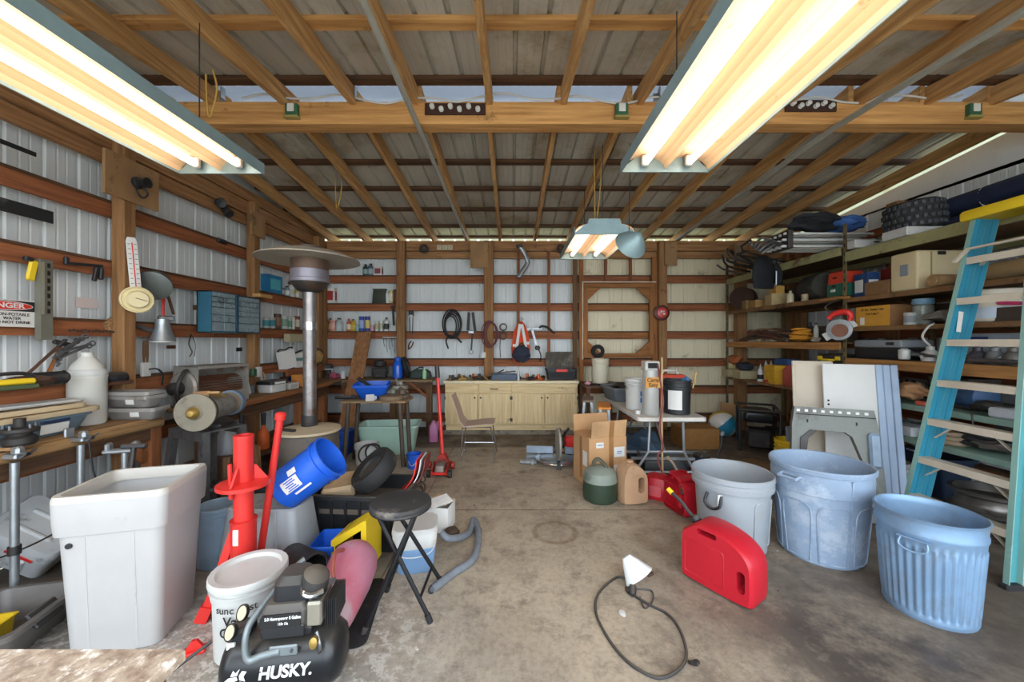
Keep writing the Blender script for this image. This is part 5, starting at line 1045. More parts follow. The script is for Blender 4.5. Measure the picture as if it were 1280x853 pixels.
tx0, tx1 = px(424, 4.75), px(507, 4.75); ty0, ty1 = 4.75, 5.15
t = T('work_table', 'tall narrow wooden work table on thin pipe legs, left of the trolley jack', 'table', (0, 0, 0))
MB().tub([(tx1-tx0, .42, .815), (tx1-tx0, .42, .845)], .03, c=((tx0+tx1)/2, (ty0+ty1)/2)).build('top', wood('x', '#a08560', '#6a533a', 'tabletop'), t)
for x in (tx0+.10, tx1-.09):
    for y in (ty0+.04, ty1-.04): MB().tube([(x, y, .83), (x+(.05 if x > -1.8 else -.06), y-.0, 0)], .028, 10).build('leg', mat('leg_brown', '#5d5046', .6, .3), t)
zt2 = .846
t = T('blue_dishpan', 'bright blue plastic dishpan on the tall work table', 'dishpan', (px(466, 4.98), 4.98, zt2), 8, rot=(6, 0, 8))
tub_mesh(.46, .30, .20, .12, .014, .05).build('pan', M_blue, t)
o = MB().tube([(-.16, 0, .26), (.06, .0, .12)], [.024, .016], 10).build('hammer_handle', M_blk, loc=(px(462, 4.96), 4.98, zt2)); o.name = 'black_bar'; tag(o, 'black bar sticking out of the blue dishpan', 'bar')
for k, (x, y, c, lab) in enumerate(((492, 5.0, '#8b8a78', 'grey-green casting heaped on the right of the work table'), (503, 4.95, '#6f5f50', 'brown casting at the right end of the work table'), (500, 5.08, '#9a978c', 'pale casting on top of the heap on the work table'))):
    p = V((px(x, y), y, zt2+.001+(.10 if k == 2 else 0))); mb = MB().lathe([(.002, 0), (.10, 0), (.11, .02), (.10, .05), (.05, .06), (.04, .11), (.002, .11)], 18).tube([(-.08, 0, .06), (0, .05, .13), (.09, 0, .07)], .018, 8, k=4)
    tag(mb.build('iron_casting', plain(c, .7, .3), loc=p, rz=50*k), lab, 'casting')
o = MB().lathe([(.002, 0), (.14, 0), (.15, .02), (.15, .05), (.10, .06), (.002, .065)], 24).build('brown_disc', mat('disc_brown', '#8a7358', .7), loc=(px(489, 4.84), 4.85, zt2)); tag(o, 'round brown wooden disc at the front of the work table', 'disc')
o = MB().tube([(-.14, 0, .03), (-.02, 0, .03), (.05, .02, .03)], .022, 8).box((.08, .03, .035), (.06, .05, .06), b=.015).build('drill', M_black, loc=(px(433, 4.83), 4.83, zt2)); tag(o, 'small dark drill on the left end of the work table', 'drill')
o = MB().box((0, 0, 0), (.10, .004, .12), (-55, 0, 20)).build('paper_tag', M_label, loc=(px(462, 4.75), 4.76, zt2+.035)); tag(o, 'white paper tag hanging over the front edge of the work table', 'tag')
o = MB().ell((0, 0, .025), (.05, .04, .03), 2, .8).build('white_rag', M_label, loc=(px(466, 4.82), 4.82, zt2)); tag(o, 'white scrap of rag before the blue dishpan', 'rag')
# leaning plank
a, b = at(436, 560, 5.9), at(455, 415, 6.76); a = V((a.x, 6.02, .30)); 
o = MB().bar((px(430, 5.72), 5.71, .02), (px(456, 6.71), 6.70, 1.76), .25, .03, (0, 1, 0)).build('plank', wood('z', '#ab7a50', '#7d5130', 'plank')); tag(o, 'wide brown plank leaning against the back wall behind the work table', 'plank')
# on the back bench
p = V((px(497, 6.5), 6.5, zb2)); t = T('bottle_jack_cover', 'glossy bright blue water jug on the back bench', 'jug', p)
MB().lathe([(.002, 0), (.07, 0), (.085, .015), (.085, .22), (.07, .27), (.05, .30), (.05, .33), (.002, .335)], 22).build('body', mat('gloss_blue', '#1d5fd0', .25, var=.12), t); MB().lathe([(.055, .31), (.058, .36), (.03, .375), (.002, .375)], 16).build('cap', M_blue, t)
t = T('cart_wheel', 'small black wheel standing on edge on the back bench beside the blue jug', 'wheel', (px(508, 6.6), 6.6, zb2+.19), rot=(0, 75, 8))
MB().torus((0, 0, 0), .14, .05, n=26, m=10, flat=.9).build('tyre', M_blk, t); MB().lathe([(.02, -.03), (.10, -.035), (.10, .035), (.02, .03)], 20).build('rim', M_steel, t)
t = T('small_engine', 'greasy black small engine on the back bench behind the dishpan', 'engine', (px(475, 6.55), 6.55, zb2), 15)
MB().box((0, 0, .10), (.24, .2, .2), b=.03).lathe([(.06, 0), (.10, .02), (.10, .10), (.06, .12)], 18, (0, -.02, .20)).build('block', M_cast, t)
for k in range(5): MB().box((0, -.01, .08+.03*k), (.28, .24, .010), b=.003).build('cooling_fin', M_dsteel, t)
bottle('cleaner_bottle', 'pale green bottle at the right end of the back bench', (px(530.5, 6.45), 6.45, zb2), .038, .19, '#a5d3a0', '#dfeadb')
t = T('green_case', 'dark green power-tool case on the back bench behind the green bottle', 'case', (px(526, 6.62), 6.62, zb2), 0)
MB().tub([(.36, .16, 0), (.38, .18, .02), (.34, .16, .11), (.22, .12, .15)], .05).build('body', mat('dark_green', '#3a4a40', .6, var=.3), t); MB().tube([(-.1, 0, .14), (0, 0, .19), (.1, 0, .14)], .012, 8, k=4).build('handle', M_black, t)
can('jar_tin', 'small white tin at the left end of the back bench', (px(429, 6.5), 6.5, zb2), .04, .13, '#e4e4de', lidm=M_white)
o = MB().ell((0, 0, .05), (.09, .06, .06), 2, .7).build('pink_rag', mat('rag_pink', '#c05a72', .9, var=.4), loc=(px(418, 6.45), 6.45, zb2)); tag(o, 'crumpled pink and white rag at the left end of the back bench', 'rag')
t = T('tool_stump', 'dark upright vise by the corner of the back bench', 'vise', (px(411, 6.6), 6.6, zb2), 20)
MB().box((0, 0, .03), (.12, .12, .06), b=.01).box((0, 0, .12), (.07, .12, .12), b=.015).build('base', M_cast, t); MB().box((0, -.08, .2), (.12, .05, .08), b=.01).box((0, .04, .2), (.12, .08, .08), b=.01).build('jaw', M_cast, t); MB().bar((-.08, -.12, .16), (.08, -.12, .16), .012, .012).build('handle', M_steel, t)
# under them
t = T('green_tote', 'large pale green plastic tote on the floor under the work table', 'tote', (px(485, 5.35), 5.42, 0), 5)
tub_mesh(.86, .5, .42, .12, .028, .06).build('body', mat('pale_green', '#a9c8b8', .45, var=.12), t)
MB().torus((-.44, 0, .38), .06, .012, (0, 90, 0), 16, 6, 1).build('grip', mat('pale_green', '#a9c8b8'), t)
t = bucket('cleaning_pail', 'small white pail with looped black cords left of the green tote', 'pail', (-1.90, 4.93, 0), .155, .26, M_white)
o = MB().torus((0, 0, 0), .12, .012, (60, 20, 0), 22, 6).torus((.05, .02, .02), .10, .012, (75, -30, 0), 22, 6).build('cord_coil', M_black, loc=(-1.80, 4.72, .18)); tag(o, 'coiled black cord hanging over the small white pail', 'cord coil')
t = T('blue_crate', 'dark blue crate on the floor behind the white pail', 'crate', (-2.42, 5.33, 0), 0); tub_mesh(.34, .3, .34, .05, .014, .03).build('body', mat('navy_crate', '#1e4fa8', .5), t); MB().box((0, -.15, .27), (.12, .012, .035), b=.005).build('hand_slot', M_black, t)
t = T('blue_pot', 'small bright blue cup-shaped pail on the floor beside the trolley jack', 'pail', (px(518, 4.75), 4.75, .0), 0)
MB().lathe([(.002, 0), (.075, 0), (.085, .01), (.095, .16), (.10, .165), (.10, .18), (.09, .18), (.08, .02), (.002, .015)], 20).build('body', M_blue, t); MB().tube([(-.095, 0, .15), (0, -.13, .06), (.095, 0, .15)], .004, 6, k=4).build('bail_handle', M_white, t)
t = T('pink_jug', 'pink-purple plastic jug under the right end of the back bench', 'jug', (px(541, 5.95), 6.0, 0), 10)
MB().tub([(.13, .11, 0), (.14, .12, .01), (.14, .12, .24), (.07, .06, .31), (.05, .05, .33)], .03).build('body', mat('pink_plastic', '#c77aa8', .45), t); MB().tube([(.05, 0, .30), (.09, 0, .27), (.08, 0, .18)], .012, 8, k=4).build('handle', mat('pink_plastic', '#c77aa8'), t)
t = T('tangled_cord', 'tangled dark wire bundle on the floor right of the black tote', 'wire bundle', (-1.06, 3.95, .0), 0)
mb = MB()
for k in range(6): mb.torus((.05*math.sin(k*2), .05*math.cos(k*3), .05+.02*k), .12-.008*k, .010, (20*math.sin(k*1.3), 25*math.cos(k*2.1), 40*k), 20, 6)
mb.build('coil', mat('wire_brown', '#5d4c40', .7), t)
# ---- hung on the back wall
def bw(x, y, Y=YG-.03): return at(x, y, Y)
M_rubber = mat('cable_black', '#2b2b2d', .6)
t = T('jumper_cables', 'big coil of black cables hanging on the back wall', 'cable coil', bw(565, 405))
for k in range(5): MB().tube([V((.17*math.cos(a)*(1-.10*k)+.02*math.sin(k), -.012*k, .26*math.sin(a)*(1-.07*k)-.03*k*.4)) for a in [2*PI*i/18 for i in range(18)]], .014, 6, cyc=True, k=2).build('cable_loop', M_rubber, t)
MB().tube([(-.02, -.03, -.2), (-.10, -.04, -.3), (-.06, -.03, -.45)], .016, 6, k=4).tube([(.05, -.03, -.2), (.12, -.04, -.28), (.18, -.03, -.34)], .018, 6, k=4).build('clamp_end', M_rubber, t)
t = T('tie_down_strap', 'dark webbing strap hanging right of the black cable coil', 'strap', bw(589, 410))
MB().bar((-.04, 0, .28), (-.06, 0, -.05), .05, .012, (0, 1, 0)).bar((.03, 0, .28), (.07, -.01, -.06), .05, .012, (0, 1, 0)).bar((.03, -.01, -.05), (.0, -.01, -.40), .03, .01, (0, 1, 0)).build('webbing', M_rubber, t)
MB().box((.0, -.015, -.08), (.10, .012, .05), b=.004).torus((-.0, -.01, -.44), .035, .008, (90, 0, 0), 14, 6).build('buckle', M_steel, t)
t = T('purple_rope_coil', 'thin purple and orange cord coil hanging on the centre back post', 'cord coil', at(611, 418, 6.70))
for k in range(4): MB().tube([V((.13*math.cos(a)*(1-.08*k)+.02*k, -.008*k, .24*math.sin(a)*(1-.05*k))) for a in [2*PI*i/16 for i in range(16)]], .009, 6, cyc=True, k=2).build('cord_loop', mat('cord_purple', '#5d3850', .7) if k % 2 else mat('cord_rust', '#8f4a3c', .7), t)
t = T('hose_ring_set', 'pair of small grey hose rings hanging right of the centre back post', 'hose', bw(627, 414))
for z in (.07, -.09): MB().torus((.03, -.01, z), .06, .012, (90, 0, 0), 20, 6).build('ring', M_dsteel, t)
MB().tube([(-.02, 0, -.1), (-.03, 0, -.3), (-.02, 0, -.48)], .008, 6, k=4).build('tail', M_dsteel, t)
t = T('safety_vest', 'orange and white safety vest hanging on the back wall', 'vest', bw(651, 425, YG-.06))
def drape(pts, m, name, dp=.07): 
    mb = MB(); n = 9; secs = []
    for (xc, z, w_) in pts:
        secs.append([(xc+w_*(j/(n-1)-.5), -dp*(.6+.4*math.cos(j*2.3+z*9))*math.sin(PI*j/(n-1)), z) for j in range(n)]+[(xc+w_*(.5-j/(n-1)), .01, z) for j in range(n)])
    return mb.loft(secs).build(name, m, t)
drape([(0, .33, .05), (0, .28, .14), (-.0, .15, .26), (0, 0, .30), (0, -.15, .34), (0, -.28, .33), (-.02, -.40, .22)], mat('vest_orange', '#e8552b', .8, var=.2), 'cloth')
for x in (-.05, .06): MB().bar((x*.3, -.06, .28), (x*1.3, -.085, -.05), .05, .012, (0, 1, 0)).bar((x*1.3, -.085, -.05), (x*1.5, -.09, -.2), .05, .012, (0, 1, 0)).build('reflective_stripe', M_label, t)
MB().box((-.10, -.09, -.10), (.09, .01, .05)).box((.11, -.09, -.06), (.08, .01, .05)).build('reflective_stripe', M_label, t)
MB().tube([(0, 0, .34), (.02, -.01, .40), (.05, -.01, .36)], .006, 6, k=4).build('hanger_loop', M_steel, t)
t = T('shoulder_bag', 'dark blue-black bag hanging below the safety vest', 'bag', bw(652, 443, YG-.19))
MB().ell((0, 0, 0), (.16, .06, .15), 3, .35).build('bag', mat('navy_cloth', '#2a3040', .85, var=.4), t); MB().tube([(-.08, 0, .1), (0, -.02, .2), (.08, 0, .1)], .01, 6, k=4).build('strap', M_black, t)
o = MB().lathe([(.002, 0), (.022, 0), (.022, .16), (.012, .20), (.012, .24), (.002, .24)], 12).build('silicone_tube', M_white, loc=(px(648, 6.45), 6.45, zt)); tag(o, 'white caulk tube standing on the worktop below the vest', 'tube')
t = T('bracket_arm', 'grey folding bracket hanging left of the black curved handle', 'bracket', bw(669, 420))
MB().bar((-.06, 0, .12), (.03, 0, -.2), .04, .015, (0, 1, 0)).bar((-.18, 0, .12), (.12, 0, .13), .03, .015, (0, 1, 0)).build('arm', M_steel, t); MB().box((.04, -.02, -.22), (.09, .05, .08), b=.02).build('clamp_block', M_dsteel, t)
MB().tube([(.06, -.02, -.25), (.10, -.02, -.35), (.09, -.02, -.46)], .012, 6, k=4).build('short_hose', M_rubber, t)
o = MB().tube([(-.10, 0, .02), (-.05, 0, .06), (.06, 0, .03), (.14, 0, -.04), (.18, 0, -.07)], .02, 8, k=5).build('curved_handle', M_rubber, loc=bw(681, 412)); tag(o, 'black curved handle hanging on the lower girt of the back wall', 'handle')  # only a loose curved black handle on the girt
# downspout elbow hanging from the plate
t = T('exhaust_pipe', 'bent galvanised pipe hanging from the back roof plate', 'pipe', at(655, 330, 6.6))
MB().tube([(-.08, 0, .30), (-.02, 0, .24), (.06, 0, .06), (.05, 0, -.02), (-.10, -.04, -.24)], .042, 10, k=3).build('pipe', M_galv, t); MB().torus((-.10, -.04, -.245), .04, .010, (30, 20, 0), 16, 6).build('clamp', M_black, t); MB().box((-.08, 0, .30), (.10, .09, .06), b=.015).build('bracket', M_dsteel, t)
# red reel, yellow tape, plate, black handset tool
t = T('air_hose_reel', 'round red reel light on the right post of the framed opening', 'reel', at(826, 391.5, 6.66), 0)
MB().lathe([(.002, 0), (.115, 0), (.135, .02), (.135, .05), (.115, .06), (.002, .06)], 30, (0, 0, 0), (90, 0, 0)).build('rim', mat('reel_dark', '#5e2a26', .5), t)
MB().lathe([(.10, .055), (.085, .075), (.04, .085), (.002, .085)], 26, (0, 0, 0), (90, 0, 0)).build('lens', mat('reel_red', '#d04a44', .3), t)
MB().box((-.02, -.088, .02), (.03, .008, .03)).box((.025, -.088, -.02), (.03, .008, .03)).box((.02, -.088, .025), (.02, .008, .02)).build('glint_patch', M_label, t)
o = MB().box((0, 0, 0), (.28, .006, .085)).build('number_strip', mat('aged_cream', '#d8cfae', .7), loc=bw(556, 309.5, YB-.19)); tag(o, 'cream number strip with 1 2 1 2 1 on the back roof plate', 'sign')
txt('lettering', '1 2 1 2 1', .075, M_ink, o, (0, -.004, 0), sx=.9)
for x, lab in ((530, 'left'), (701, 'right')):
    o = MB().torus((0, 0, 0), .05, .02, (90, 0, 0), 18, 8).torus((0, .0, -.02), .07, .012, (90, 0, 20), 18, 6).build('wire_coil', M_dsteel, loc=at(x, 310, 6.75)); tag(o, 'small dark wire coil on the back roof plate, the %s one' % lab, 'coil')
t = T('tin_snips', 'black handled tool hanging just right of the second back post', 'tool', bw(514, 395))
MB().box((0, 0, .04), (.09, .03, .12), b=.02).build('head', M_black, t); MB().box((0, -.017, .0), (.06, .006, .035)).build('white_face', M_label, t)
for s in (-1, 1): MB().tube([(s*.03, 0, -.03), (s*.025, 0, -.25), (s*.02+.0, 0, -.34)], .008, 6, k=4).build('shank', M_dsteel, t)
t = T('bungee_hook', 'small dark pliers hanging below the lower girt by the second back post', 'pliers', bw(513, 432), rot=(0, 25, 0))
MB().tube([(-.02, 0, .08), (-.03, 0, 0), (0, 0, -.08)], .012, 6, k=4).tube([(.02, 0, .08), (.03, 0, 0), (0, 0, -.08)], .012, 6, k=4).build('handle', mat('rusty_steel', '#6b4a3a'), t)
t = T('hacksaw', 'black bar hanging by the second back post over the bottle shelf', 'saw', bw(491, 396)); MB().bar((0, 0, .18), (.02, 0, -.16), .035, .025, (0, 1, 0), bev=.006).build('bar', M_black, t); MB().box((0, 0, .18), (.05, .04, .05), b=.01).build('knob', M_black, t)
t = T('key_rack', 'white wire key rack with tools hanging below the bottle shelf', 'rack', bw(490, 424, YG-.04))
MB().box((0, 0, .03), (.34, .02, .02)).build('rail', M_white, t)
for k in range(7): MB().tube([(-.15+.05*k, -.01, .03), (-.14+.05*k, -.03, -.06-.04*(k % 3)), (-.12+.045*k, -.02, -.14-.05*((k*2) % 3))], .007, 6, k=3).build('hook', M_steel, t)
o = MB().box((0, 0, 0), (.07, .012, .10), b=.003).build('switch_plate', M_label, loc=at(604.5, 444, 6.69)); tag(o, 'white cover plate low on the centre back post', 'plate')
# ---- bottles and boxes on the back girt ledges
YS = YB-.085
zL = 1.70+.081
rows = [(408, .04, .22, '#c9603a', '#e09060', 'orange spray can at the left end of the bottle shelf', 'c'), (413, .05, .24, '#8a6a4a', '#c9a070', 'brown bottle second on the bottle shelf', 'b'), (416.5, .06, .20, '#d89a88', '#e8b8a8', 'salmon jug on the bottle shelf', 'c'),
 (424, .085, .24, '#c9d0d0', None, 'clear round jug on the bottle shelf', 'b'), (436, .05, .23, '#d0704a', '#e9d8c0', 'orange-labelled bottle on the bottle shelf', 'b'), (441.5, .055, .22, '#d8b13a', '#e8cf70', 'yellow oil bottle on the bottle shelf', 'q'), (447, .04, .12, '#9ac4cc', None, 'small aqua jar before the blue cans', 'c'),
 (452, .055, .27, '#2a4fb0', '#a8b8e8', 'blue oil can, left of a pair on the bottle shelf', 'c'), (459.5, .055, .27, '#2a3f98', '#e3d27a', 'blue oil can with yellow label, right of a pair on the bottle shelf', 'c'), (465, .045, .11, '#d8a0ac', None, 'small pink tub on the bottle shelf', 'c'),
 (471, .04, .19, '#d9e0de', '#c8b88a', 'white jar with blue lid, left of two', 'c'), (476.5, .04, .19, '#dfe3df', '#c0c8a8', 'white jar with blue lid, right of two', 'c'), (483, .055, .25, '#e2e4df', '#3a3a3c', 'white bottle with dark label on the bottle shelf', 'b'), (497, .04, .25, '#e0cf86', None, 'cream candle-like tube beside the second back post', 'c')]
for x, r, h, c, b, lab, kd in rows:
    p = (px(x, YS), YS, zL); r *= .8
    if kd == 'c': can('shelf_can', lab, p, r, h, c, lab2=b, lidm=plain('#3f6fae') if 'blue lid' in lab else None)
    else: bottle('shelf_bottle', lab, p, r, h, c, '#c23a30' if 'orange' in lab else '#2a2a2c', b, sq=kd == 'q')
zL = 2.21+.081
carton('white_carton', 'white and red printed carton on the middle back ledge beside the heater pole', (px(413, YS), YS, zL), (.20, .10, .28), '#e6e2da', 0, '#b03a34')
can('shelf_can', 'black and white tin left of the red printed carton', (px(402, YS), YS, zL), .05, .24, '#3a3c3c', lab2='#c9cfa8')
t = T('dark_file_box', 'dark olive file box leaning on the middle back ledge', 'box', (px(475, YS), YS, zL)); MB().tub([(.26, .12, 0), (.22, .10, .25)], .008, 2).build('body', mat('olive_dark', '#3f4438', .7), t); MB().box((0, 0, .257), (.24, .12, .016)).build('lid', mat('olive_lid', '#59604a', .7), t)
bottle('shelf_bottle', 'clear white bottle right of the dark olive box', (px(484, YS), YS, zL), .045, .24, '#d9dcd6', '#e0e0da')
can('shelf_can', 'pale yellow can right of the dark olive box', (px(489, YS), YS, zL), .04, .24, '#d9c98a', lab2='#efe7c8')
can('shelf_can', 'rusty brown can beside the second back post on the middle ledge', (px(495.5, YS-.04), YS-.02, zL), .055, .25, '#6e4632', lab2='#8a5a40')
zL = 2.72+.081
bottle('shelf_bottle', 'black bottle, left of two on the top back ledge', (px(457, YS), YS, zL), .05, .21, '#3a4a4c', '#222426', '#8fa8a8')
bottle('shelf_bottle', 'grey-blue bottle, right of two on the top back ledge', (px(463.5, YS), YS, zL), .055, .22, '#5d7a86', '#222426', '#a8bcc0')
carton('parts_carton', 'small white and pink carton on the top back ledge', (px(473, YS), YS, zL), (.15, .10, .16), '#e8dcd8', 0, '#8a4a50')
o = MB().box((0, 0, .012), (.20, .1, .024)).build('flat_tin', M_white, loc=(px(434, YS), YS, zL)); tag(o, 'flat white tin at the left end of the top back ledge', 'tin')
# ================================================================== right of the cabinet
# old bench with bucket and tray
t = T('side_table', 'low dark wooden table beside the right end of the cabinet', 'table', (0, 0, 0))
qx0, qx1 = px(728, 6.2), px(775, 6.2)
MB().box(((qx0+qx1)/2, 6.3, .87), (qx1-qx0, .75, .03), b=.004).build('top', wood('x', '#7d5b45', '#4d382a', 'sidetop'), t)
for x in (qx0+.05, qx1-.05):
    for y in (5.98, 6.62): MB().box((x, y, .43), (.05, .05, .86)).build('leg', Wdkz, t)
zs = .886
bucket('beige_bucket', 'beige bucket standing on the dark side table before the framed opening', 'bucket', (px(750, 6.25), 6.25, zs+.021), .15, .40, mat('beige_plastic', '#d3ccb4', .5, var=.12, spot='#8f8368', spot_at=.66))
o = MB().tub([(.62, .34, 0), (.64, .36, .02)], .03).build('black_tray', M_black, loc=(px(758, 6.22), 6.24, zs), rz=-6); tag(o, 'flat black tray under the beige bucket', 'tray')
o = MB().torus((0, 0, 0), .085, .035, (90, 0, 0), 20, 8).build('black_hose_coil', M_blk, loc=(px(750, 6.5), 6.66, 1.42)); tag(o, 'black hose coil in the lower left corner of the framed opening', 'hose coil')
o = MB().ell((0, 0, .03), (.05, .04, .035), 2, .5).build('pink_scrap', plain('#d8a0a8'), loc=(px(735, 6.1), 6.1, zs)); tag(o, 'pinkish scrap at the left end of the dark side table', 'scrap')
# sawhorses
def sawhorse(x, Y, rz, top, lab, m):
    t = T('sawhorse', lab, 'sawhorse', (px(x, Y), Y, 0), rz, 'folded sawhorses by the cabinet')
    for s in (-1, 1):
        f = MB()
        for e in (-.18, .18): f.bar((e, s*.05, .74), (e*1.15, s*.10, 0), .045, .03)
        f.bar((-.2, s*.09, .2), (.2, s*.09, .2), .035, .02).bar((-.19, s*.07, .5), (.19, s*.07, .5), .035, .02); f.build('leg_frame', m, t)
    MB().box((0, 0, .755), (.46, .16, .03), b=.006).build('top_rail', top, t)
    return t
sawhorse(735, 5.48, 78, mat('oldwood_grey', '#8d7768', .8), 'grey metal sawhorse folded beside the cabinet, left one', M_galv)
sawhorse(755, 4.92, 78, M_or, 'orange-topped sawhorse folded beside the cabinet, right one', M_galv)
# white folding table
t = T('folding_table', 'white plastic folding table with grey tube legs, right of the cardboard box', 'table', (0, 0, 0))
fx0, fx1 = px(797, 4.2), px(885, 4.2); fy0, fy1 = 4.20, 5.95
MB().tub([(fx1-fx0-.02, fy1-fy0-.02, .695), (fx1-fx0, fy1-fy0, .70), (fx1-fx0, fy1-fy0, .735), (fx1-fx0-.01, fy1-fy0-.01, .742)], .05, c=((fx0+fx1)/2, (fy0+fy1)/2)).build('top', mat('table_white', '#d3cdc4', .5, var=.15, spot='#978a7a', spot_at=.62), t)
M_leg = mat('leg_grey', '#a5a9ac', .4, .5, var=.2)
for y in (fy0+.22, fy1-.22):
    MB().tube([(fx0+.02, y+.0, .02), (fx0+.20, y, .30), (fx0+.22, y, .69)], .016, 8).tube([(fx1-.02, y, .02), (fx1-.17, y, .30), (fx1-.18, y, .69)], .016, 8).tube([(fx0+.03, y, .06), (fx1-.03, y, .06)], .014, 8).tube([(fx0+.2, y, .30), (fx1-.17, y, .30)], .013, 8).build('leg', M_leg, t)
    MB().tube([((fx0+fx1)/2, y, .30), ((fx0+fx1)/2, y+(.35 if y < 5 else -.35), .69)], .012, 8).build('brace', M_leg, t)
zf = .743
t = bucket('drywall_bucket', 'white bucket with blue printing on the folding table', 'bucket', (px(796, 4.75), 4.75, zf), .15, .38, M_white, lid=M_white)
for z0, z1 in ((.10, .16), (.18, .24)): blabel(.22, .5, z0, z1, M_blueband, 'blue_print', .1425, t)
t = T('gas_cylinder', 'tall grey gas cylinder with orange label on the folding table', 'gas cylinder', (px(813, 4.38), 4.38, zf), 0)
MB().tub([(.17, .17, 0), (.185, .185, .015), (.185, .185, .34), (.175, .175, .42), (.165, .165, .52)], .09, 6).build('body', mat('cyl_grey', '#b9b9b4', .45, .2, var=.15), t)
MB().box((0, .0, .57), (.17, .15, .11), b=.012).build('head_box', mat('cyl_head', '#cfcfc8', .5), t)
MB().box((0, -.078, .575), (.11, .006, .06)).build('grip_window', M_ink, t)
lbp = MB().box((0, -.086, .38), (.172, .012, .12), b=.003).build('orange_label', mat('label_amber', '#e2a24a', .6), t)
txt('lettering', 'Camp', .06, mat('brown_ink', '#5a2c1a', .7), lbp, (.0, -.094, .41), bold=.001); txt('lettering', 'Easy', .06, mat('brown_ink', '#5a2c1a', .7), lbp, (.0, -.094, .355), bold=.001)
o = MB().lathe([(.002, 0), (.034, 0), (.036, .01), (.036, .045), (.002, .047)], 18).build('white_cap', M_white, loc=(px(797, 4.42), 4.42, zf)); o.name = 'small_tub'; tag(o, 'small white tub before the drywall bucket', 'tub')
t = bucket('black_bucket', 'black bucket with white label on the folding table', 'bucket', (px(846, 4.48), 4.48, zf), .165, .40, M_black, rings=(.72, .80, .90)); blabel(-.55, 1.0, .06, .29, M_label, par=t, r=.1585)
t = T('fuel_caddy', 'orange-red plastic toolbox behind the black bucket', 'toolbox', (px(838, 4.9), 4.92, zf), 0)
MB().tub([(.36, .18, 0), (.38, .20, .02), (.38, .20, .38), (.34, .16, .42)], .02).build('body', mat('orange_red', '#d8462c', .5), t); MB().tube([(-.1, 0, .42), (-.08, 0, .47), (.08, 0, .47), (.1, 0, .42)], .014, 8).build('handle', M_white, t)
o = MB().ell((0, 0, .0), (.05, .05, .05), 2, .6).build('blue_rag', plain('#3f6f9a', .9), loc=(px(858, 4.45), 4.45, zf+.39)); tag(o, 'blue rag sticking out of the black bucket', 'rag')
o = MB().bar((0, 0, -.1), (.05, 0, .10), .03, .02, bev=.006).build('putty_knife', plain('#c9a86a'), loc=(px(856, 4.5)+.09, 4.5, zf+.39)); tag(o, 'tan-handled knife standing in the black bucket', 'knife')
t = T('parts_basin', 'grey plastic basin of parts on the left rear of the folding table', 'basin', (px(777, 5.55), 5.50, zf), 8)
tub_mesh(.50, .56, .20, .08, .02, .05).build('basin', mat('basin_grey', '#6f767d', .5, var=.25), t); MB().ell((0, 0, .17), (.17, .19, .06), 3, .8).build('parts', mat('parts_dark', '#44403e', .6, .3, var=.5), t)
# stick and cord leaning against the table's near edge
o = MB().tube([(px(830, 4.05), 4.08, 0), (px(828, 4.1), 4.12, .74), (px(827, 4.15), 4.14, 1.42)], .012, 8).build('broom_stick', mat('bamboo', '#c0a070', .6)); tag(o, 'thin pale wooden stick leaning at the near edge of the folding table', 'stick')
o = MB().tube([at(822, 455, 4.25), at(826, 480, 4.12), at(829, 505, 4.08), at(824, 535, 4.08), at(829, 560, 4.08), at(822, 570, 4.08), at(827, 590, 4.06)], .010, 6, k=8).build('red_rope', mat('cord_red', '#8d4a48', .7)); tag(o, 'dull red cord hanging along the pale wooden stick', 'cord')
# under the table
o = MB().ell((0, 0, .14), (.26, .27, .22), 3, .5).build('blue_tarp', mat('tarp_slate', '#4d6478', .6, var=.35), loc=(1.80, 5.15, 0)); tag(o, 'crumpled slate-blue tarp on the floor under the folding table', 'tarp')
carton('wood_crate', 'orange-brown wooden crate under the rear of the folding table', (px(868, 5.75), 5.75, 0), (.55, .4, .30), '#a0713a', 0)
o = MB().tub([(.56, .34, 0), (.56, .34, .14), (.52, .32, .16)], .03).build('black_case', M_black, loc=(1.86, 4.66, 0)); tag(o, 'long flat black case on the floor under the folding table', 'case')
t = T('aluminium_frame', 'aluminium rail frame lying on the black case under the table', 'frame', (1.90, 4.66, .161), -3)
MB().bar((-.45, -.12, .02), (.55, -.12, .02), .03, .03).bar((-.45, .15, .02), (.55, .15, .02), .03, .03).build('rail', M_galv, t); MB().bar((-.3, -.12, .02), (-.3, .15, .02), .03, .03).bar((.4, -.12, .02), (.4, .15, .02), .03, .03).build('cross_bar', M_galv, t)
o = MB().tub([(.7, .46, 0), (.68, .44, .015)], .02).build('cardboard_sheet', mat('card_flat', '#8e6f50', .9, var=.25), loc=(3.02, 4.78, 0), rz=20); tag(o, 'flattened brown cardboard on the floor before the generator', 'cardboard')
# ------------------------------------------------------------------ floor between cabinet and table
# mitre saw
mx, my = px(695, 5.0), 5.0
t = T('mitre_saw', 'mitre saw with upright blade guard on the floor before the cabinet', 'mitre saw', (mx, my, 0), -6)
MB().prism([(-.40, 0), (.30, 0), (.30, .06), (-.40, .06)], .10, Matrix.Translation((0, .05, 0))).build('bed', M_galv, t)
MB().lathe([(.02, 0), (.22, 0), (.23, .01), (.23, .06), (.21, .07), (.02, .07)], 30, (.02, -.04, 0), sy=.8).build('turntable', M_galv, t)
MB().torus((.02, -.04, .05), .27, .022, n=34, m=8, flat=.8).build('angle_scale', M_chrome, t)
MB().box((-.36, -.15, .03), (.22, .06, .04), b=.01).box((-.30, -.17, .035), (.05, .09, .06), b=.01).build('side_arm', M_galv, t)
MB().box((-.22, .11, .12), (.36, .03, .10), b=.006).box((.22, .11, .12), (.2, .03, .10), b=.006).build('fence', mat('fence_blue', '#a5b4c4', .4, .5), t)
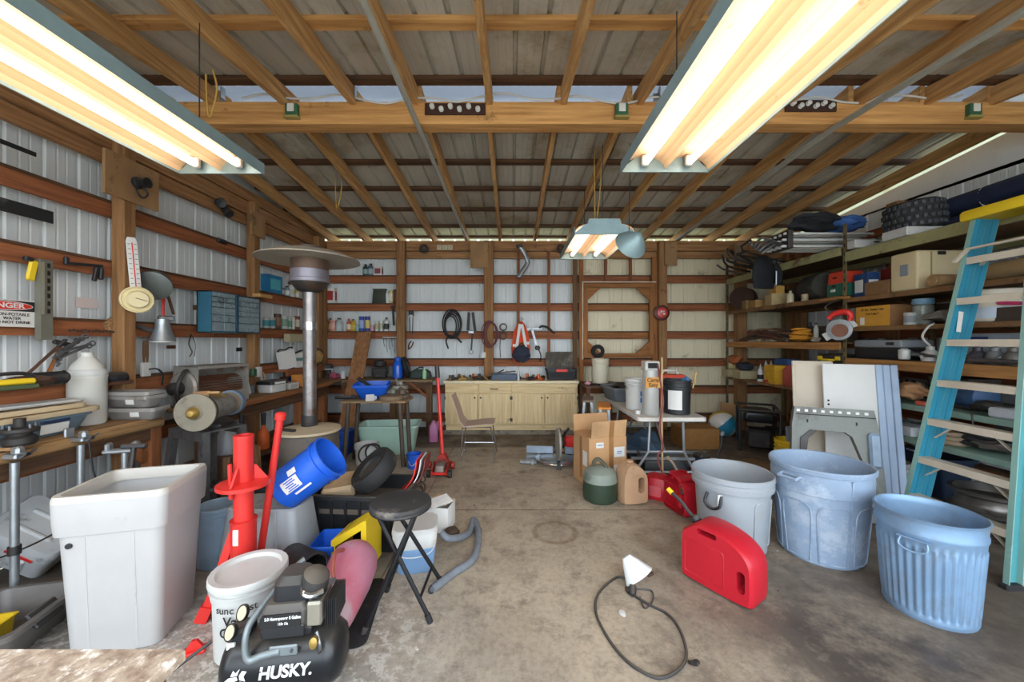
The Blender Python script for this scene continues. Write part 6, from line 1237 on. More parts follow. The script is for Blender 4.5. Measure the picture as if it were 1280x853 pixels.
MB().lathe([(.02, -.012), (.20, -.014), (.205, 0), (.20, .014), (.02, .012)], 34, (.03, -.10, .26), (0, 90, 8)).build('blade_guard', mat('guard_grey', '#b3aea2', .5, .2), t)
MB().lathe([(.03, 0), (.06, .01), (.065, .05), (.03, .06)], 18, (.05, -.08, .26), (0, 90, 0)).build('arbor', M_black, t)
MB().tub([(.15, .12, .22), (.17, .14, .24), (.17, .14, .33), (.14, .11, .35)], .04, c=(.19, -.04)).build('motor', M_redp, t)
MB().bar((.02, .12, .10), (.04, .08, .42), .06, .05, bev=.01).build('pivot_arm', M_black, t); MB().tube([(.10, -.12, .36), (.12, -.16, .43), (.16, -.10, .46)], .018, 8, k=4).build('handle', M_black, t)
MB().prism([(-.03, 0), (.03, 0), (.02, .10), (-.02, .10)], .05, Matrix.Translation((.03, -.32, 0))).build('kerf_foot', M_dsteel, t)
# cardboard box
bxw = .50; t = T('cardboard_box', 'tall open cardboard box with white labels in the middle of the floor', 'box', (px(750, 4.28), 4.32, 0), 16)
MB().box((0, -.19, .27), (.46, .008, .54)).box((0, .19, .27), (.46, .008, .54)).box((-.226, 0, .27), (.008, .38, .54)).box((.226, 0, .27), (.008, .38, .54)).box((0, 0, .006), (.46, .38, .01)).build('walls', M_card, t)
MB().box((.0, .205, .63), (.45, .006, .20), (-9, 0, 0)).build('flap', M_card, t); MB().box((.01, -.20, .63), (.44, .006, .19), (7, 0, 3)).build('flap', mat('card_light', '#c79d70', .85), t)
MB().box((-.16, 0, .545), (.17, .36, .006), (0, -4, 0)).build('flap', M_card, t)
MB().box((.04, -.1955, .37), (.055, .002, .35)).box((.04, -.208, .63), (.055, .003, .18), (7, 0, 3)).box((-.231, .0, .30), (.002, .06, .48)).build('packing_tape', mat('tape_brown', '#a87848', .5), t)
for x, z, w_, h_ in ((-.10, .46, .09, .06), (.14, .37, .13, .11), (.12, .18, .10, .10)): MB().box((x, -.1965, z), (w_, .002, h_)).build('shipping_label', M_label, t)
MB().box((-.2315, -.10, .30), (.002, .10, .16)).build('shipping_label', M_label, t)
for z in (.46, .375, .355): MB().box((.14 if z < .45 else -.10, -.1982, z), (.06, .001, .008)).build('print_line', M_blueband, t)
# drum jug, tan can, red cans
t = T('propane_bottle', 'squat olive-green tank with pale dusty shoulder and strap handle', 'tank', fl(753, 630)+V((0, .10, 0)), 0); t.scale = (1.06, 1.06, 1.0)
M_olive = mat('olive_tank', '#2f4030', .45, var=.2, spot='#5f6a58', spot_at=.64)
MB().lathe([(.002, 0), (.13, 0), (.155, .02), (.16, .05), (.16, .20)], 32, cap1=False).build('lower_shell', M_olive, t)
MB().lathe([(.16, .20), (.16, .235), (.145, .29), (.10, .325), (.05, .34), (.002, .342)], 32, cap0=False).build('dusty_shoulder', mat('olive_dusty', '#8b9488', .6, var=.25, spot='#5c675a', spot_at=.58), t)
MB().tube([(-.05, 0, .33), (-.06, -.01, .38), (-.02, -.02, .415), (.05, -.03, .34), (.055, -.05, .28)], .018, 8, k=5).build('strap_handle', mat('strap_olive', '#57584a', .6), t)
def jerry(name, lab, loc, rz, w_, d_, h_, m, rot=None, cat='fuel can', hole=True):
    t = T(name, lab, cat, loc, rz, None, rot)
    return t
# ---- rectangular red fuel can with grip cut through its end
def gas_can(lab, loc, rz, L_, W_, Hh, m, rot=None, spout=True):
    t = T('fuel_can', lab, 'fuel can', loc, rz, None, rot)
    # side outline (x along the can, z up) as a plate with two openings, swept across the width with rounded edges
    out = [(-L_/2, .02), (-L_/2+.02, 0), (L_/2-.03, 0), (L_/2, .03), (L_/2, Hh*.60), (L_/2-.02, Hh*.74), (L_/2-.07, Hh*.86), (L_/2-.15, Hh*.95), (L_/2-.24, Hh), (-L_/2+.13, Hh), (-L_/2+.10, Hh*.98), (-L_/2+.02, Hh*.82), (-L_/2, Hh*.76)]
    P = list(out)
    for _ in range(2): P = [q for i in range(len(P)) for q in ((P[i][0]*.75+P[(i+1) % len(P)][0]*.25, P[i][1]*.75+P[(i+1) % len(P)][1]*.25), (P[i][0]*.25+P[(i+1) % len(P)][0]*.75, P[i][1]*.25+P[(i+1) % len(P)][1]*.75))]
    MB().holed(P, [rrect(.048, Hh*.32, .02, 4, (L_/2-.065, Hh*.38)), rrect(.13, .034, .015, 4, (-L_/2+.185, Hh*.885))], W_).build('body', m, t, ang=40)
    for s in (-1, 1):
        mb = MB(); fr = rrect(L_*.56, Hh*.56, .02, 3, (-L_*.14, Hh*.42)); mb.tube([(p[0], s*(W_/2-.001), p[1]) for p in fr], .004, 5, cyc=True); mb.build('panel_bead', m, t)
    if spout:
        sp = MB().lathe([(.03, 0), (.034, .005), (.034, .03), (.02, .04)], 16, (-L_/2+.06, 0, Hh*.90), (0, -40, 0)).build('spout_collar', M_black, t)
        MB().tube([(-L_/2+.03, 0, Hh*.95), (-L_/2-.01, 0, Hh*1.02), (-L_/2-.06, 0, Hh*1.13), (-L_/2-.13, 0, Hh*1.22)], .012, 8, k=4).build('spout', M_black, sp)
        MB().tube([(-L_/2-.13, 0, Hh*1.22), (-L_/2-.165, 0, Hh*1.27)], .018, 10).build('yellow_tip', M_yel, sp)
    return t
gas_can('large red fuel can with black spout in front of the grey round bin', (1.365, 2.44, .002), -57, .46, .22, .40, M_red)
t = T('fuel_jug', 'dusty tan plastic jug with side grip between olive tank and red can', 'jug', fl(789, 632)+V((.03, .09, 0)), 12)
M_tanj = mat('tan_jug', '#c19a78', .55, var=.2, scale=4, spot='#8f6f52', spot_at=.62)
out = [(-.125, 0), (.12, 0), (.135, .03), (.135, .26), (.10, .33), (.02, .40), (-.06, .40), (-.10, .36), (-.135, .28), (-.135, .03)]
for _ in range(2): out = [q for i in range(len(out)) for q in ((out[i][0]*.75+out[(i+1) % len(out)][0]*.25, out[i][1]*.75+out[(i+1) % len(out)][1]*.25), (out[i][0]*.25+out[(i+1) % len(out)][0]*.75, out[i][1]*.25+out[(i+1) % len(out)][1]*.75))]
MB().holed(out, [rrect(.065, .15, .028, 4, (.055, .19))], .19, .05).build('body', M_tanj, t, ang=40)
MB().lathe([(.034, 0), (.036, .005), (.036, .03), (.002, .034)], 14, (-.02, 0, .385)).build('cap', M_tanj, t)
t = T('small_fuel_can', 'small faded red fuel can lying on its side', 'fuel can', (px(827, 3.85), 3.86, .0), -35)
MB().tub([(.30, .24, 0), (.32, .26, .02), (.32, .26, .14), (.26, .21, .21), (.16, .12, .225)], .05, 5).build('body', M_red, t)
MB().tub([(.10, .012, .04), (.12, .014, .05), (.12, .014, .13), (.10, .012, .14)], .005, c=(-.03, -.128)).build('side_panel', mat('red_faded', '#d85a62', .5), t)
MB().lathe([(.03, 0), (.034, .01), (.034, .03), (.002, .034)], 14, (.09, -.125, .08), (90, 0, 0)).build('cap', M_black, t)
gas_can('red fuel can tipped back beside the grey round bin', (1.59, 3.52, .002), -75, .30, .18, .37, M_red, spout=False)
o = MB().tube([(0, 0, 0), (-.03, .02, .06), (-.06, .05, .10)], .013, 8, k=4).lathe([(.02, 0), (.022, .02), (.012, .03)], 12, (-.06, .05, .09), (0, -30, 0)).build('pour_nozzle', mat('nozzle_tan', '#8a7c6a', .6), loc=(1.57, 3.58, .37)); tag(o, 'tan pouring nozzle on the tipped red fuel can', 'nozzle')
# ================================================================== right-hand racks
XF, XK = 3.83, 4.86
M_up = mat('rack_upright', '#8a7a54', .6, .3, var=.4, scale=8, spot='#5a3a26', spot_at=.58, spot_scale=6)
M_bm = mat('rack_beam_green', '#aaa676', .6, .1, var=.25, scale=6, spot='#6b4128', spot_at=.6, spot_scale=5)
M_br = mat('rack_beam_rust', '#8a6640', .7, .1, var=.35, scale=6, spot='#4b2f20', spot_at=.58, spot_scale=5)
M_bo = wood('y', '#c08a4c', '#80562f', 'rackboard'); M_bt = mat('rack_beam_teal', '#86a294', .6, .1, var=.2, scale=6, spot='#7a5a40', spot_at=.64, spot_scale=5)
M_deck = wood('y', '#8b6d4c', '#574029', 'deck')
ANG = {'hole': None}
def upright(X, Y, t, sx=1, sy=1, top=2.95):
    mb = MB().box((X+sx*.022, Y, top/2), (.045, .004, top)).box((X, Y+sy*.022, top/2), (.004, .045, top)); u = mb.build('upright', M_up, t)
    hb = MB()
    for k in range(24): hb.box((X+sx*.022, Y-sy*.0025, .5+.1*k), (.014, .002, .04))
    for k in range(24): hb.box((X-sx*.0025, Y+sy*.022, .5+.1*k), (.002, .014, .04))
    hb.build('slot_row', M_ink, u)
def rack(lab, Y0, Y1, levels, ends):
    t = T('shelving_rack', lab, 'shelving', (0, 0, 0))
    for Y, sy in ends:
        upright(XF, Y, t, 1, sy); upright(XK, Y, t, -1, sy)
    for z, m, hb, dm, ex in levels:
        for X in (XF+.012, XK-.012): MB().box((X, (Y0+Y1)/2, z-hb/2), (.03, Y1-Y0-.01, hb), b=.004).build('beam', m, t)
        MB().box(((XF+XK)/2, (Y0+Y1)/2, z-.008), (XK-XF-.05, Y1-Y0-.02, .016)).build('deck', dm, t)
    return t
rack('tall rusty steel shelving rack in the far right corner', 4.39, 6.72, [(2.70, M_bm, .10, M_deck, 0), (2.13, M_br, .06, M_deck, 0), (1.585, M_bo, .09, M_deck, 0), (.965, M_br, .04, M_deck, 0)], ((6.73, -1),))
rack('tall rusty steel shelving rack along the right wall behind the ladder', 1.9, 4.33, [(2.62, M_bm, .11, M_deck, 0), (2.09, M_br, .05, M_deck, 0), (1.755, M_br, .045, M_deck, 0), (1.405, M_bo, .10, M_deck, 0), (.99, M_bt, .055, M_bt, 0), (.67, M_bt, .055, M_bt, 0)], ((4.35, -1), (1.9, 1)))
def rp(x, z, X=3.98): return V((X, X*F/(x-640), z))
Z1, Z2, Z3, Z4 = 2.702, 2.132, 1.587, .967             # far rack shelf tops
S1, S2, S3, S4, S5, S6 = 2.622, 2.092, 1.757, 1.407, .992, .672
M_alu = mat('aluminium', '#d3d4d0', .45, .2, var=.2, scale=8)
# canopy frame lying across the top, cloth bag on it
t = T('canopy_frame', 'folded white canopy frame of long tubes lying across the top of the far rack', 'canopy frame', (0, 4.62, Z1))
for k in range(4):
    for j in range(3): MB().box((3.78, -.13+.085*k, .03+.075*j), (1.15-.04*j, .028, .028), b=.004).build('tube', M_alu, t)
MB().box((3.30, 0, .11), (.06, .36, .22), b=.01).build('corner_hub', M_dsteel, t)
for k in range(6): MB().tube([(3.24, -.12+.05*k, .05+.03*(k % 3)), (3.08, -.18+.06*k, .02+.05*(k % 4)), (2.98, -.14+.05*k, -.06+.04*k)], .016, 8, k=3).build('end_fitting', M_steel, t)
t = T('tarp_bag', 'black and bright blue tarp bundle lying on the canopy frame', 'bag', (3.80, 4.60, Z1+.25), -4)
MB().ell((-.10, 0, .09), (.30, .16, .11), 3, .45).build('black_cloth', mat('black_cloth', '#1e2026', .85, var=.5), t); MB().ell((.24, 0, .075), (.26, .14, .09), 3, .5).build('blue_cloth', mat('blue_cloth', '#3f67a8', .8, var=.5), t)
t = T('hanging_jacket', 'black jacket hanging from the near end of the far rack top', 'jacket', (3.56, 5.30, Z1-.02), 20)
MB().loft([[(-.02+w_*math.cos(a), dd*math.sin(a), z) for a in [2*PI*i/14 for i in range(14)]] for z, w_, dd in ((.12, .05, .03), (.06, .16, .06), (-.08, .20, .07), (-.22, .21, .06), (-.34, .19, .05))]).build('body', mat('black_cloth', '#1e2026'), t)
MB().tube([(.14, -.02, .02), (.22, -.04, -.12), (.20, -.05, -.28)], [.05, .05, .04], 10, k=3).build('sleeve', mat('black_cloth', '#1e2026'), t); MB().box((.12, -.08, -.2), (.02, .02, .2), (0, 0, 0), b=.005).build('strap', M_galv, t)
t = T('rod_bundle', 'tangle of grey metal rods sticking out at the far end of the rack top', 'rods', (3.80, 6.0, Z1))
for k in range(9): MB().tube([(.1+.03*k, .3-.1*k, .02+.02*(k % 4)), (-.25-.02*k, .25-.09*k, .08+.05*(k % 5)), (-.42+.03*(k % 3), .2-.1*k, .15+.05*((k*3) % 5))], .016, 7, k=3).build('rod', M_dsteel if k % 3 else M_steel, t)
t = T('knobby_tyre', 'black knobby off-road tyre lying on the rack top at the upper right', 'tyre', (4.06, 3.80, S1+.23), 0, rot=(0, -5, 0)); t.scale = (.74, .74, .98)
Rt, wt = .31, .145
MB().lathe([(.16, -wt*.8), (.24, -wt), (.285, -wt*.85), (.30, -wt*.4), (.30, wt*.4), (.285, wt*.85), (.24, wt), (.16, wt*.8), (.15, wt*.5), (.15, -wt*.5), (.16, -wt*.8)], 48, cap0=False, cap1=False).build('carcass', M_blk, t)
kb = MB()
for k in range(26):
    a = 2*PI*k/26
    for j, z in enumerate((-.10, -.035, .035, .10)):
        aa = a+(PI/26 if j % 2 else 0); r_ = .300 if abs(z) < .05 else .287
        o_ = kb.M; kb.M = Matrix.Rotation(aa, 4, 'Z') @ Matrix.Translation((r_, 0, z)); kb.box((0, 0, 0), (.035, .042, .042), b=.006); kb.M = o_
kb.build('tread', mat('knob_rubber', '#3a3f45', .55, var=.3), t); kb = None
t = T('silver_box_beam', 'pale metal box section lying on the rack top left of the knobby tyre', 'beam', (0, 0, 0))
MB().box((4.06, 4.16, S1+.045), (.62, .10, .085), b=.004).box((4.06, 3.75, S1+.045), (.5, .25, .085), b=.004).build('section', M_alu, t); MB().box((3.98, 4.10, S1+.06), (.05, .01, .012)).build('slot', M_ink, t)
t = T('rolled_tarp', 'long dark navy rolled tarp lying on the rack top along the right wall', 'roll', (4.64, 3.45, S1+.012), 0)
MB().tube([(0, -1.1, .14), (0, -.5, .15), (0, 0, .14), (0, .55, .14)], .135, 16, k=4).build('roll', mat('navy_tarp', '#2b3550', .6, var=.35, scale=3), t)
MB().tube([(-.02, -1.1, .37), (-.03, -.5, .38), (-.02, .5, .37)], .10, 14, k=4).build('upper_roll', mat('navy_tarp', '#2b3550'), t)
for y in (-.55, .2):
    for rr, z in ((.138, .143), (.104, .375)): MB().torus((-.01, y, z), rr, .008, (90, 0, 0), 20, 6).build('tie_cord', M_white, t)
# far rack, second shelf
t = T('sleeping_bag', 'dark olive rolled bag on the second shelf of the far rack', 'bag', (4.08, 4.98, Z2+.185), 0)
MB().lathe([(.002, -.22), (.10, -.23), (.16, -.20), (.182, -.14), (.182, .26), (.15, .33), (.002, .34)], 24, (0, 0, 0), (0, 90, 70)).build('roll', mat('bag_olive', '#3d3c35', .85, var=.35, scale=9), t)
for k in range(6): MB().bar((-.06*math.cos(k)-.05, -.245, .1*math.sin(k)), (-.02+.12*math.cos(k*1.05), -.215, .14*math.sin(k*1.05)), .012, .008).build('gathered_fold', mat('bag_fold', '#57564c', .85), t)
t = T('stacked_case', 'dark green case on the second shelf beside the middle upright, below a red one', 'case', (3.99, 4.50, Z2+.001), 86); MB().tub([(.24, .24, 0), (.25, .25, .01), (.25, .25, .145), (.24, .24, .15)], .015).build('body', mat('case_green', '#2d6b58', .5), t); MB().box((0.02, .127, .07), (.07, .004, .03)).build('white_mark', M_label, t); MB().box((0, .13, .12), (.06, .012, .03), b=.004).build('latch', M_black, t)
t = T('stacked_case', 'orange-red case lying on the dark green case', 'case', (3.99, 4.50, Z2+.153), 86); MB().tub([(.25, .24, 0), (.25, .25, .02), (.24, .23, .13), (.20, .2, .145)], .03).build('body', mat('case_red', '#e0492f', .5), t); MB().box((0, .122, .07), (.06, .012, .02), b=.004).build('latch', M_black, t)
t = T('cable_drum', 'dark rusty cable drum at the far end of the second shelf', 'drum', (3.98, 6.47, Z2+.20), rot=(0, 90, 40))
for z in (-.09, .09): MB().lathe([(.03, -.008), (.19, -.008), (.19, .008), (.03, .008)], 26, (0, 0, z)).build('flange', mat('drum_rust', '#4a3228', .7, .3, var=.4), t)
MB().lathe([(.12, -.085), (.13, -.04), (.125, .04), (.12, .085)], 20).build('wound_cable', M_blk, t)
for i, (x, w_, d_, h_, c, lab) in enumerate(((938, .16, .2, .14, '#9a7a4a', 'brown carton left of the tan one on the second shelf'), (951, .20, .24, .12, '#b08850', 'tan carton on the second shelf of the far rack'), (971, .22, .24, .17, '#c0a878', 'cream carton under the yellow box on the second shelf'))): carton('shelf_carton', lab, rp(x, Z2), (w_, d_, h_), c, 80, None)
carton('yellow_box', 'small yellow box with dark dot on top of the cream carton', rp(971, Z2+.175), (.17, .12, .11), '#d3a654', 84, None)
bottle('squeeze_bottle', 'small cream bottle on the second shelf below the rolled bag', rp(988, Z2, 3.9), .04, .17, '#d5cba8', '#c8bd98')
can('small_jar', 'small beige jar right of the cream bottle on the second shelf', rp(1006, Z2, 3.9), .04, .09, '#c7b08c')
# third shelf: sticks, rope
t = T('stick_bundle', 'bundle of dark sticks and rods on the third shelf of the far rack', 'bundle', (3.98, 5.75, Z3), 0)
for k in range(16): MB().tube([(-.14+.03*(k % 8), -.48+.05*(k % 5), .03+.045*(k//4)), (-.10+.02*(k % 7), .1, .06+.045*(k//4)), (-.12+.03*((k*3) % 8), .62-.07*(k % 4), .03+.05*((k*5) % 4))], .016, 6, k=3).build('stick', plain(['#5b4336', '#3e332c', '#7c5f44', '#6a3f34'][k % 4], .8), t)
t = T('yellow_rope', 'orange-yellow rope coil on the third shelf of the far rack', 'rope', rp(1002, Z3+.03, 3.95), 30)
for k in range(7): MB().torus((.02*math.sin(k*2), .02*math.cos(k*3), .012+.021*k), .11-.004*k, .016, (6*math.sin(k), 6*math.cos(k*2), 0), 22, 6).build('turn', mat('rope_yellow', '#d9952c', .8, var=.2), t)
t = T('white_glove', 'crumpled cream glove on the third shelf between sticks and rope', 'glove', rp(968, Z3, 3.92), 0)
MB().ell((0, 0, .03), (.07, .05, .035), 2, .5).build('palm', mat('glove_cream', '#cfbf98', .85), t)
for k in range(4): MB().tube([(.05, -.03+.02*k, .03), (.10, -.045+.03*k, .025), (.14, -.05+.034*k, .015)], [.014, .012, .009], 8, k=2).build('finger', mat('glove_cream', '#cfbf98'), t)
for k, (x, c, lab) in enumerate(((952, '#c9b88e', 'pale knob-like part left of the cream glove'), (983, '#7d7a74', 'grey part right of the cream glove'), (1020, '#c0b8a8', 'whitish part right of the yellow rope'))):
    o = MB().ell((0, 0, .03), (.05, .05, .032), 2, .6).tube([(-.05, 0, .03), (.0, .03, .06), (.06, 0, .04)], .012, 6, k=3).build('spare_part', plain(c), loc=rp(x, Z3, 3.92), rz=30*k); tag(o, lab+' on the third shelf', 'part')
bottle('tall_bottle', 'thin white bottle at the near end of the third shelf', rp(1020, Z3, 4.1), .03, .26, '#d8d8d0', '#2c2c2e')
bottle('tall_bottle', 'thin dark bottle beside the thin white bottle', rp(1013, Z3, 4.1), .03, .27, '#3a3c3e', '#2c2c2e')
# fourth shelf
for i, (x, X, w_, d_, h_, c, mk, lab) in enumerate(((916, 3.95, .22, .26, .13, '#c4b78e', None, 'cream carton at the far end of the lowest far-rack shelf'), (932, 3.95, .24, .3, .13, '#b9ad88', None, 'second cream carton on the lowest far-rack shelf'), (914, 4.02, .2, .2, .10, '#d2c48e', '#b8a468', 'pale yellow package on the cream cartons')) ):
    carton('shelf_carton', lab, rp(x, Z4+(.133 if i == 2 else 0), X), (w_, d_, h_), c, 86, mk)
for k in range(3):
    carton('parts_bin', 'yellow parts bin on the lowest far-rack shelf, '+('bottom', 'middle', 'top')[k]+' of three', rp(974, Z4+.092*k, 3.97), (.26, .28, .088), '#e0ae2e', 84, '#8a6a1e')
t = T('caulk_bottle', 'white glue bottle with cone tip on the lowest far-rack shelf', 'bottle', rp(950.5, Z4, 3.88)); MB().lathe([(.002, 0), (.04, 0), (.042, .005), (.042, .17), (.015, .21), (.004, .28)], 16).build('body', M_white, t); MB().lathe([(.0425, .04), (.0435, .04), (.0435, .11), (.0425, .11)], 16, cap0=False, cap1=False).build('dark_label', M_ink, t)
for k, x in enumerate((957.5, 964)):
    o = MB().lathe([(.002, 0), (.035, 0), (.035, .20), (.004, .32)], 14).build('cone_tube', M_white, loc=rp(x, Z4, 4.14)); tag(o, ('left', 'right')[k]+' one of two white cone-tipped tubes behind the yellow bins', 'tube')
t = T('red_toolbox', 'faded red toolbox on the lowest far-rack shelf', 'toolbox', rp(1003, Z4, 3.97), 84); MB().tub([(.44, .26, 0), (.45, .27, .01), (.45, .27, .22), (.40, .18, .29)], .02).build('body', mat('faded_red_box', '#c45a50', .6, var=.3), t); MB().tube([(-.08, 0, .28), (-.06, 0, .33), (.06, 0, .33), (.08, 0, .28)], .01, 6).build('handle', M_black, t)
t = T('folded_blue_tarp', 'folded bright blue tarp behind the yellow bins', 'tarp', rp(985, Z4+.0, 4.22), 80); MB().tub([(.4, .2, 0), (.42, .22, .30), (.40, .2, .36)], .04).build('fold', mat('tarp_blue', '#3a5f9e', .7, var=.4), t)
for k in range(3): MB().tube([(-.19, -.11, .08+.09*k), (.0, -.115, .10+.09*k), (.19, -.11, .09+.09*k)], .008, 6, k=3).build('fold_edge', mat('tarp_blue', '#3a5f9e'), t)
o = MB().ell((0, 0, .06), (.12, .16, .08), 2, .6).build('orange_cloth', mat('cloth_orange', '#b8683a', .9, var=.4), loc=rp(917, Z4+.24, 4.0)); tag(o, 'crumpled orange cloth on top of the cartons at the far end', 'cloth')
o = MB().ell((0, 0, .06), (.10, .16, .08), 2, .6).build('dark_cloth', mat('cloth_dark', '#3a404c', .9, var=.4), loc=rp(931, Z4+.135, 4.0)); tag(o, 'dark grey cloth on the cream cartons', 'cloth')
o = MB().ell((0, 0, .03), (.06, .09, .035), 2, .5).build('red_rag', mat('rag_red', '#c03a30', .9), loc=rp(962, Z4, 3.88)); tag(o, 'red rag at the front of the lowest far-rack shelf', 'rag')
t = T('pruning_saw', 'green-handled saw lying at the front edge of the lowest far-rack shelf', 'saw', rp(1010, Z4+.05, 3.86), 84, rot=(0, -24, 84))
MB().prism([(-.05, -.03), (.05, -.03), (.13, .03), (-.05, .03)], .02).build('handle', mat('saw_green', '#7fae5a', .6), t); MB().bar((.10, 0, .02), (.34, 0, .05), .05, .004, (0, 1, 0)).build('blade', M_steel, t)
# generator and floor things under the far rack
t = T('portable_generator', 'black portable generator on the floor under the far rack', 'generator', (3.62, 5.55, 0), 62)
MB().tube([(-.34, -.24, .04), (-.34, -.24, .62), (.34, -.24, .62), (.34, -.24, .04)], .018, 8).tube([(-.34, .24, .04), (-.34, .24, .62), (.34, .24, .62), (.34, .24, .04)], .018, 8).tube([(-.34, -.24, .30), (.34, -.24, .30)], .016, 8).tube([(-.34, -.24, .62), (-.34, .24, .62)], .018, 8).tube([(.34, -.24, .62), (.34, .24, .62)], .018, 8).tube([(-.36, -.26, .03), (.36, -.26, .03)], .02, 8).build('tube_frame', M_black, t)
MB().tub([(.50, .36, .44), (.54, .40, .48), (.52, .38, .57), (.40, .28, .60)], .06).build('fuel_tank', M_tank, t)
MB().box((-.10, 0, .20), (.32, .30, .26), b=.03).build('engine_block', M_cast, t); mb = MB()
for k in range(6): mb.box((-.12, -.165, .10+.04*k), (.26, .03, .014), b=.003)
mb.build('cooling_fin', M_dsteel, t); MB().lathe([(.10, 0), (.13, .02), (.13, .10), (.09, .12)], 20, (.16, -.1, .2), (90, 0, 0)).build('recoil_housing', M_dsteel, t)
pn = MB().box((.12, -.225, .42), (.30, .02, .14), b=.006).build('control_panel', M_ink, t)
for k in range(3): MB().cyl((.04+.08*k, -.238, .42), .024, .012, 'y', 14).build('socket', M_galv, pn)
MB().box((.05, -.24, .475), (.10, .004, .02)).build('white_plate', M_label, pn)
for x in (-.26, .26): MB().cyl((x, -.27, .07), .07, .05, 'y', 18).build('wheel', M_blk, t)
t = bucket('yellow_bucket', 'yellow bucket with tools on the floor right of the generator', 'bucket', (px(987, 4.75), 4.75, 0), .165, .36, M_yel, rings=(.6, .75, .88))
o = MB().bar((0, 0, -.12), (-.03, 0, .22), .07, .03, bev=.01).bar((.06, .02, -.12), (.09, .02, .14), .05, .03, bev=.01).build('grey_tool', mat('tool_grey', '#8d97a8', .5, .3), loc=(px(988, 4.75), 4.75, .30)); tag(o, 'grey tool standing in the yellow bucket', 'tool')
carton('brown_carton', 'tall brown carton behind the yellow bucket', (px(1012, 4.9), 4.92, 0), (.30, .3, .66), '#a9764a', 70)
o = MB().bar((0, 0, 0), (0, .0, .5), .30, .02, (0, 1, 0)).build('cardboard_piece', M_card, loc=(3.78, 6.58, 0.01), rot=(-12, 10, 0)); tag(o, 'cardboard piece standing between beach ball and generator', 'cardboard')
# beach ball
t = T('beach_ball', 'white, blue and yellow beach ball on the floor before the far rack', 'ball', (3.50, 6.25, .222), rot=(30, 35, 0)); t.scale = (1.08, 1.08, 1.08)
for k, c in enumerate(('#2f8fb0', '#e9e6de', '#e3c53a', '#e9e6de', '#2f8fb0', '#e9e6de')):
    mb = MB(); n = 6; rows = []
    for i in range(13):
        th = PI*i/12; rows.append([V((.2*math.sin(th)*math.cos(PI/3*(k+j/n)), .2*math.sin(th)*math.sin(PI/3*(k+j/n)), .2*math.cos(th))) for j in range(n+1)])
    vs = [[mb.v(p) for p in q] for q in rows]
    for i in range(12):
        for j in range(n): mb.f([vs[i][j], vs[i][j+1], vs[i+1][j+1], vs[i+1][j]])
    bmesh.ops.remove_doubles(mb.bm, verts=mb.bm.verts, dist=1e-5); mb.build('panel', plain(c, .35, 0, .08), t)
# mower-like red tool on the floor
t = T('string_trimmer', 'red and grey garden machine lying on the floor behind the grey round bin', 'garden machine', (px(885, 4.55), 4.55, 0), 20)
MB().tub([(.34, .24, .02), (.36, .26, .05), (.30, .2, .16)], .05).build('deck', M_redp, t); MB().box((-.1, 0, .2), (.16, .16, .12), b=.03).build('engine', M_black, t)
MB().tube([(.1, 0, .1), (.26, .05, .28), (.34, .1, .42)], .016, 8, k=3).build('handle', M_black, t); MB().lathe([(.015, 0), (.03, .01), (.03, .05), (.015, .06)], 12, (.34, .1, .40)).build('grip', M_galv, t)
for s in (-1, 1): MB().cyl((s*.16, -.13, .06), .06, .04, 'y', 16).build('wheel', M_blk, t)
MB().box((-.2, -.05, .13), (.10, .12, .06), b=.01).build('blue_cover', M_blue, t)
# ------------------------------------------------------------------ near rack contents
# second shelf
t = T('cream_cabinet_box', 'large cream plastic box with handle hole on the near rack, second shelf', 'box', (4.10, 3.70, S2+.001), 0)
MB().tub([(.48, .24, 0), (.50, .26, .012), (.50, .26, .36), (.48, .24, .372)], .02).build('body', mat('cream_plastic', '#d9c69c', .55, var=.12, spot='#a08a62', spot_at=.64), t)
MB().box((-.251, -.01, .20), (.012, .08, .11), b=.004).build('square_port', M_grey, t); MB().box((-.02, -.131, .345), (.08, .012, .035), b=.005).build('hand_slot', M_ink, t); MB().box((-.12, -.1305, .19), (.012, .006, .34)).build('seam', mat('cream_dark', '#a99468', .6), t)
o = MB().tube([(-.20, 0, .06), (.24, 0, .06)], .055, 18).torus((-.20, 0, .06), .033, .010, (0, 90, 0), 16, 6).build('rolled_carpet', mat('carpet_roll', '#b28e62', .9, var=.25), loc=(4.06, 3.45, S2+.004)); tag(o, 'short tan carpet roll lying before the cream plastic box', 'roll')
carton('brown_carton', 'low brown carton on the near rack, second shelf beside the middle upright', (3.99, 3.98, S2+.001), (.28, .26, .14), '#8a6844', 86)
t = T('blue_white_box', 'blue and white product box leaning behind the low brown carton', 'box', (3.96, 4.20, S2+.001), 80); MB().box((0, 0, .13), (.20, .12, .26), b=.003).build('body', mat('box_navy', '#24487e', .6), t); MB().box((.02, .062, .12), (.12, .004, .14)).box((-.102, 0, .12), (.004, .09, .12)).build('white_panel', M_label, t)
carton('red_case', 'dull red case behind the blue and white product box', (4.24, 4.16, S2+.001), (.24, .1, .32), '#8f2f2a', 88)
o = MB().tube([(0, -.3, .08), (0, .1, .09), (0, .4, .08)], .075, 16, k=4).build('burlap_bag', mat('burlap', '#a88c64', .95, var=.3), loc=(4.0, 2.75, S2)); tag(o, 'long tan sack on the near rack second shelf behind the ladder', 'sack')
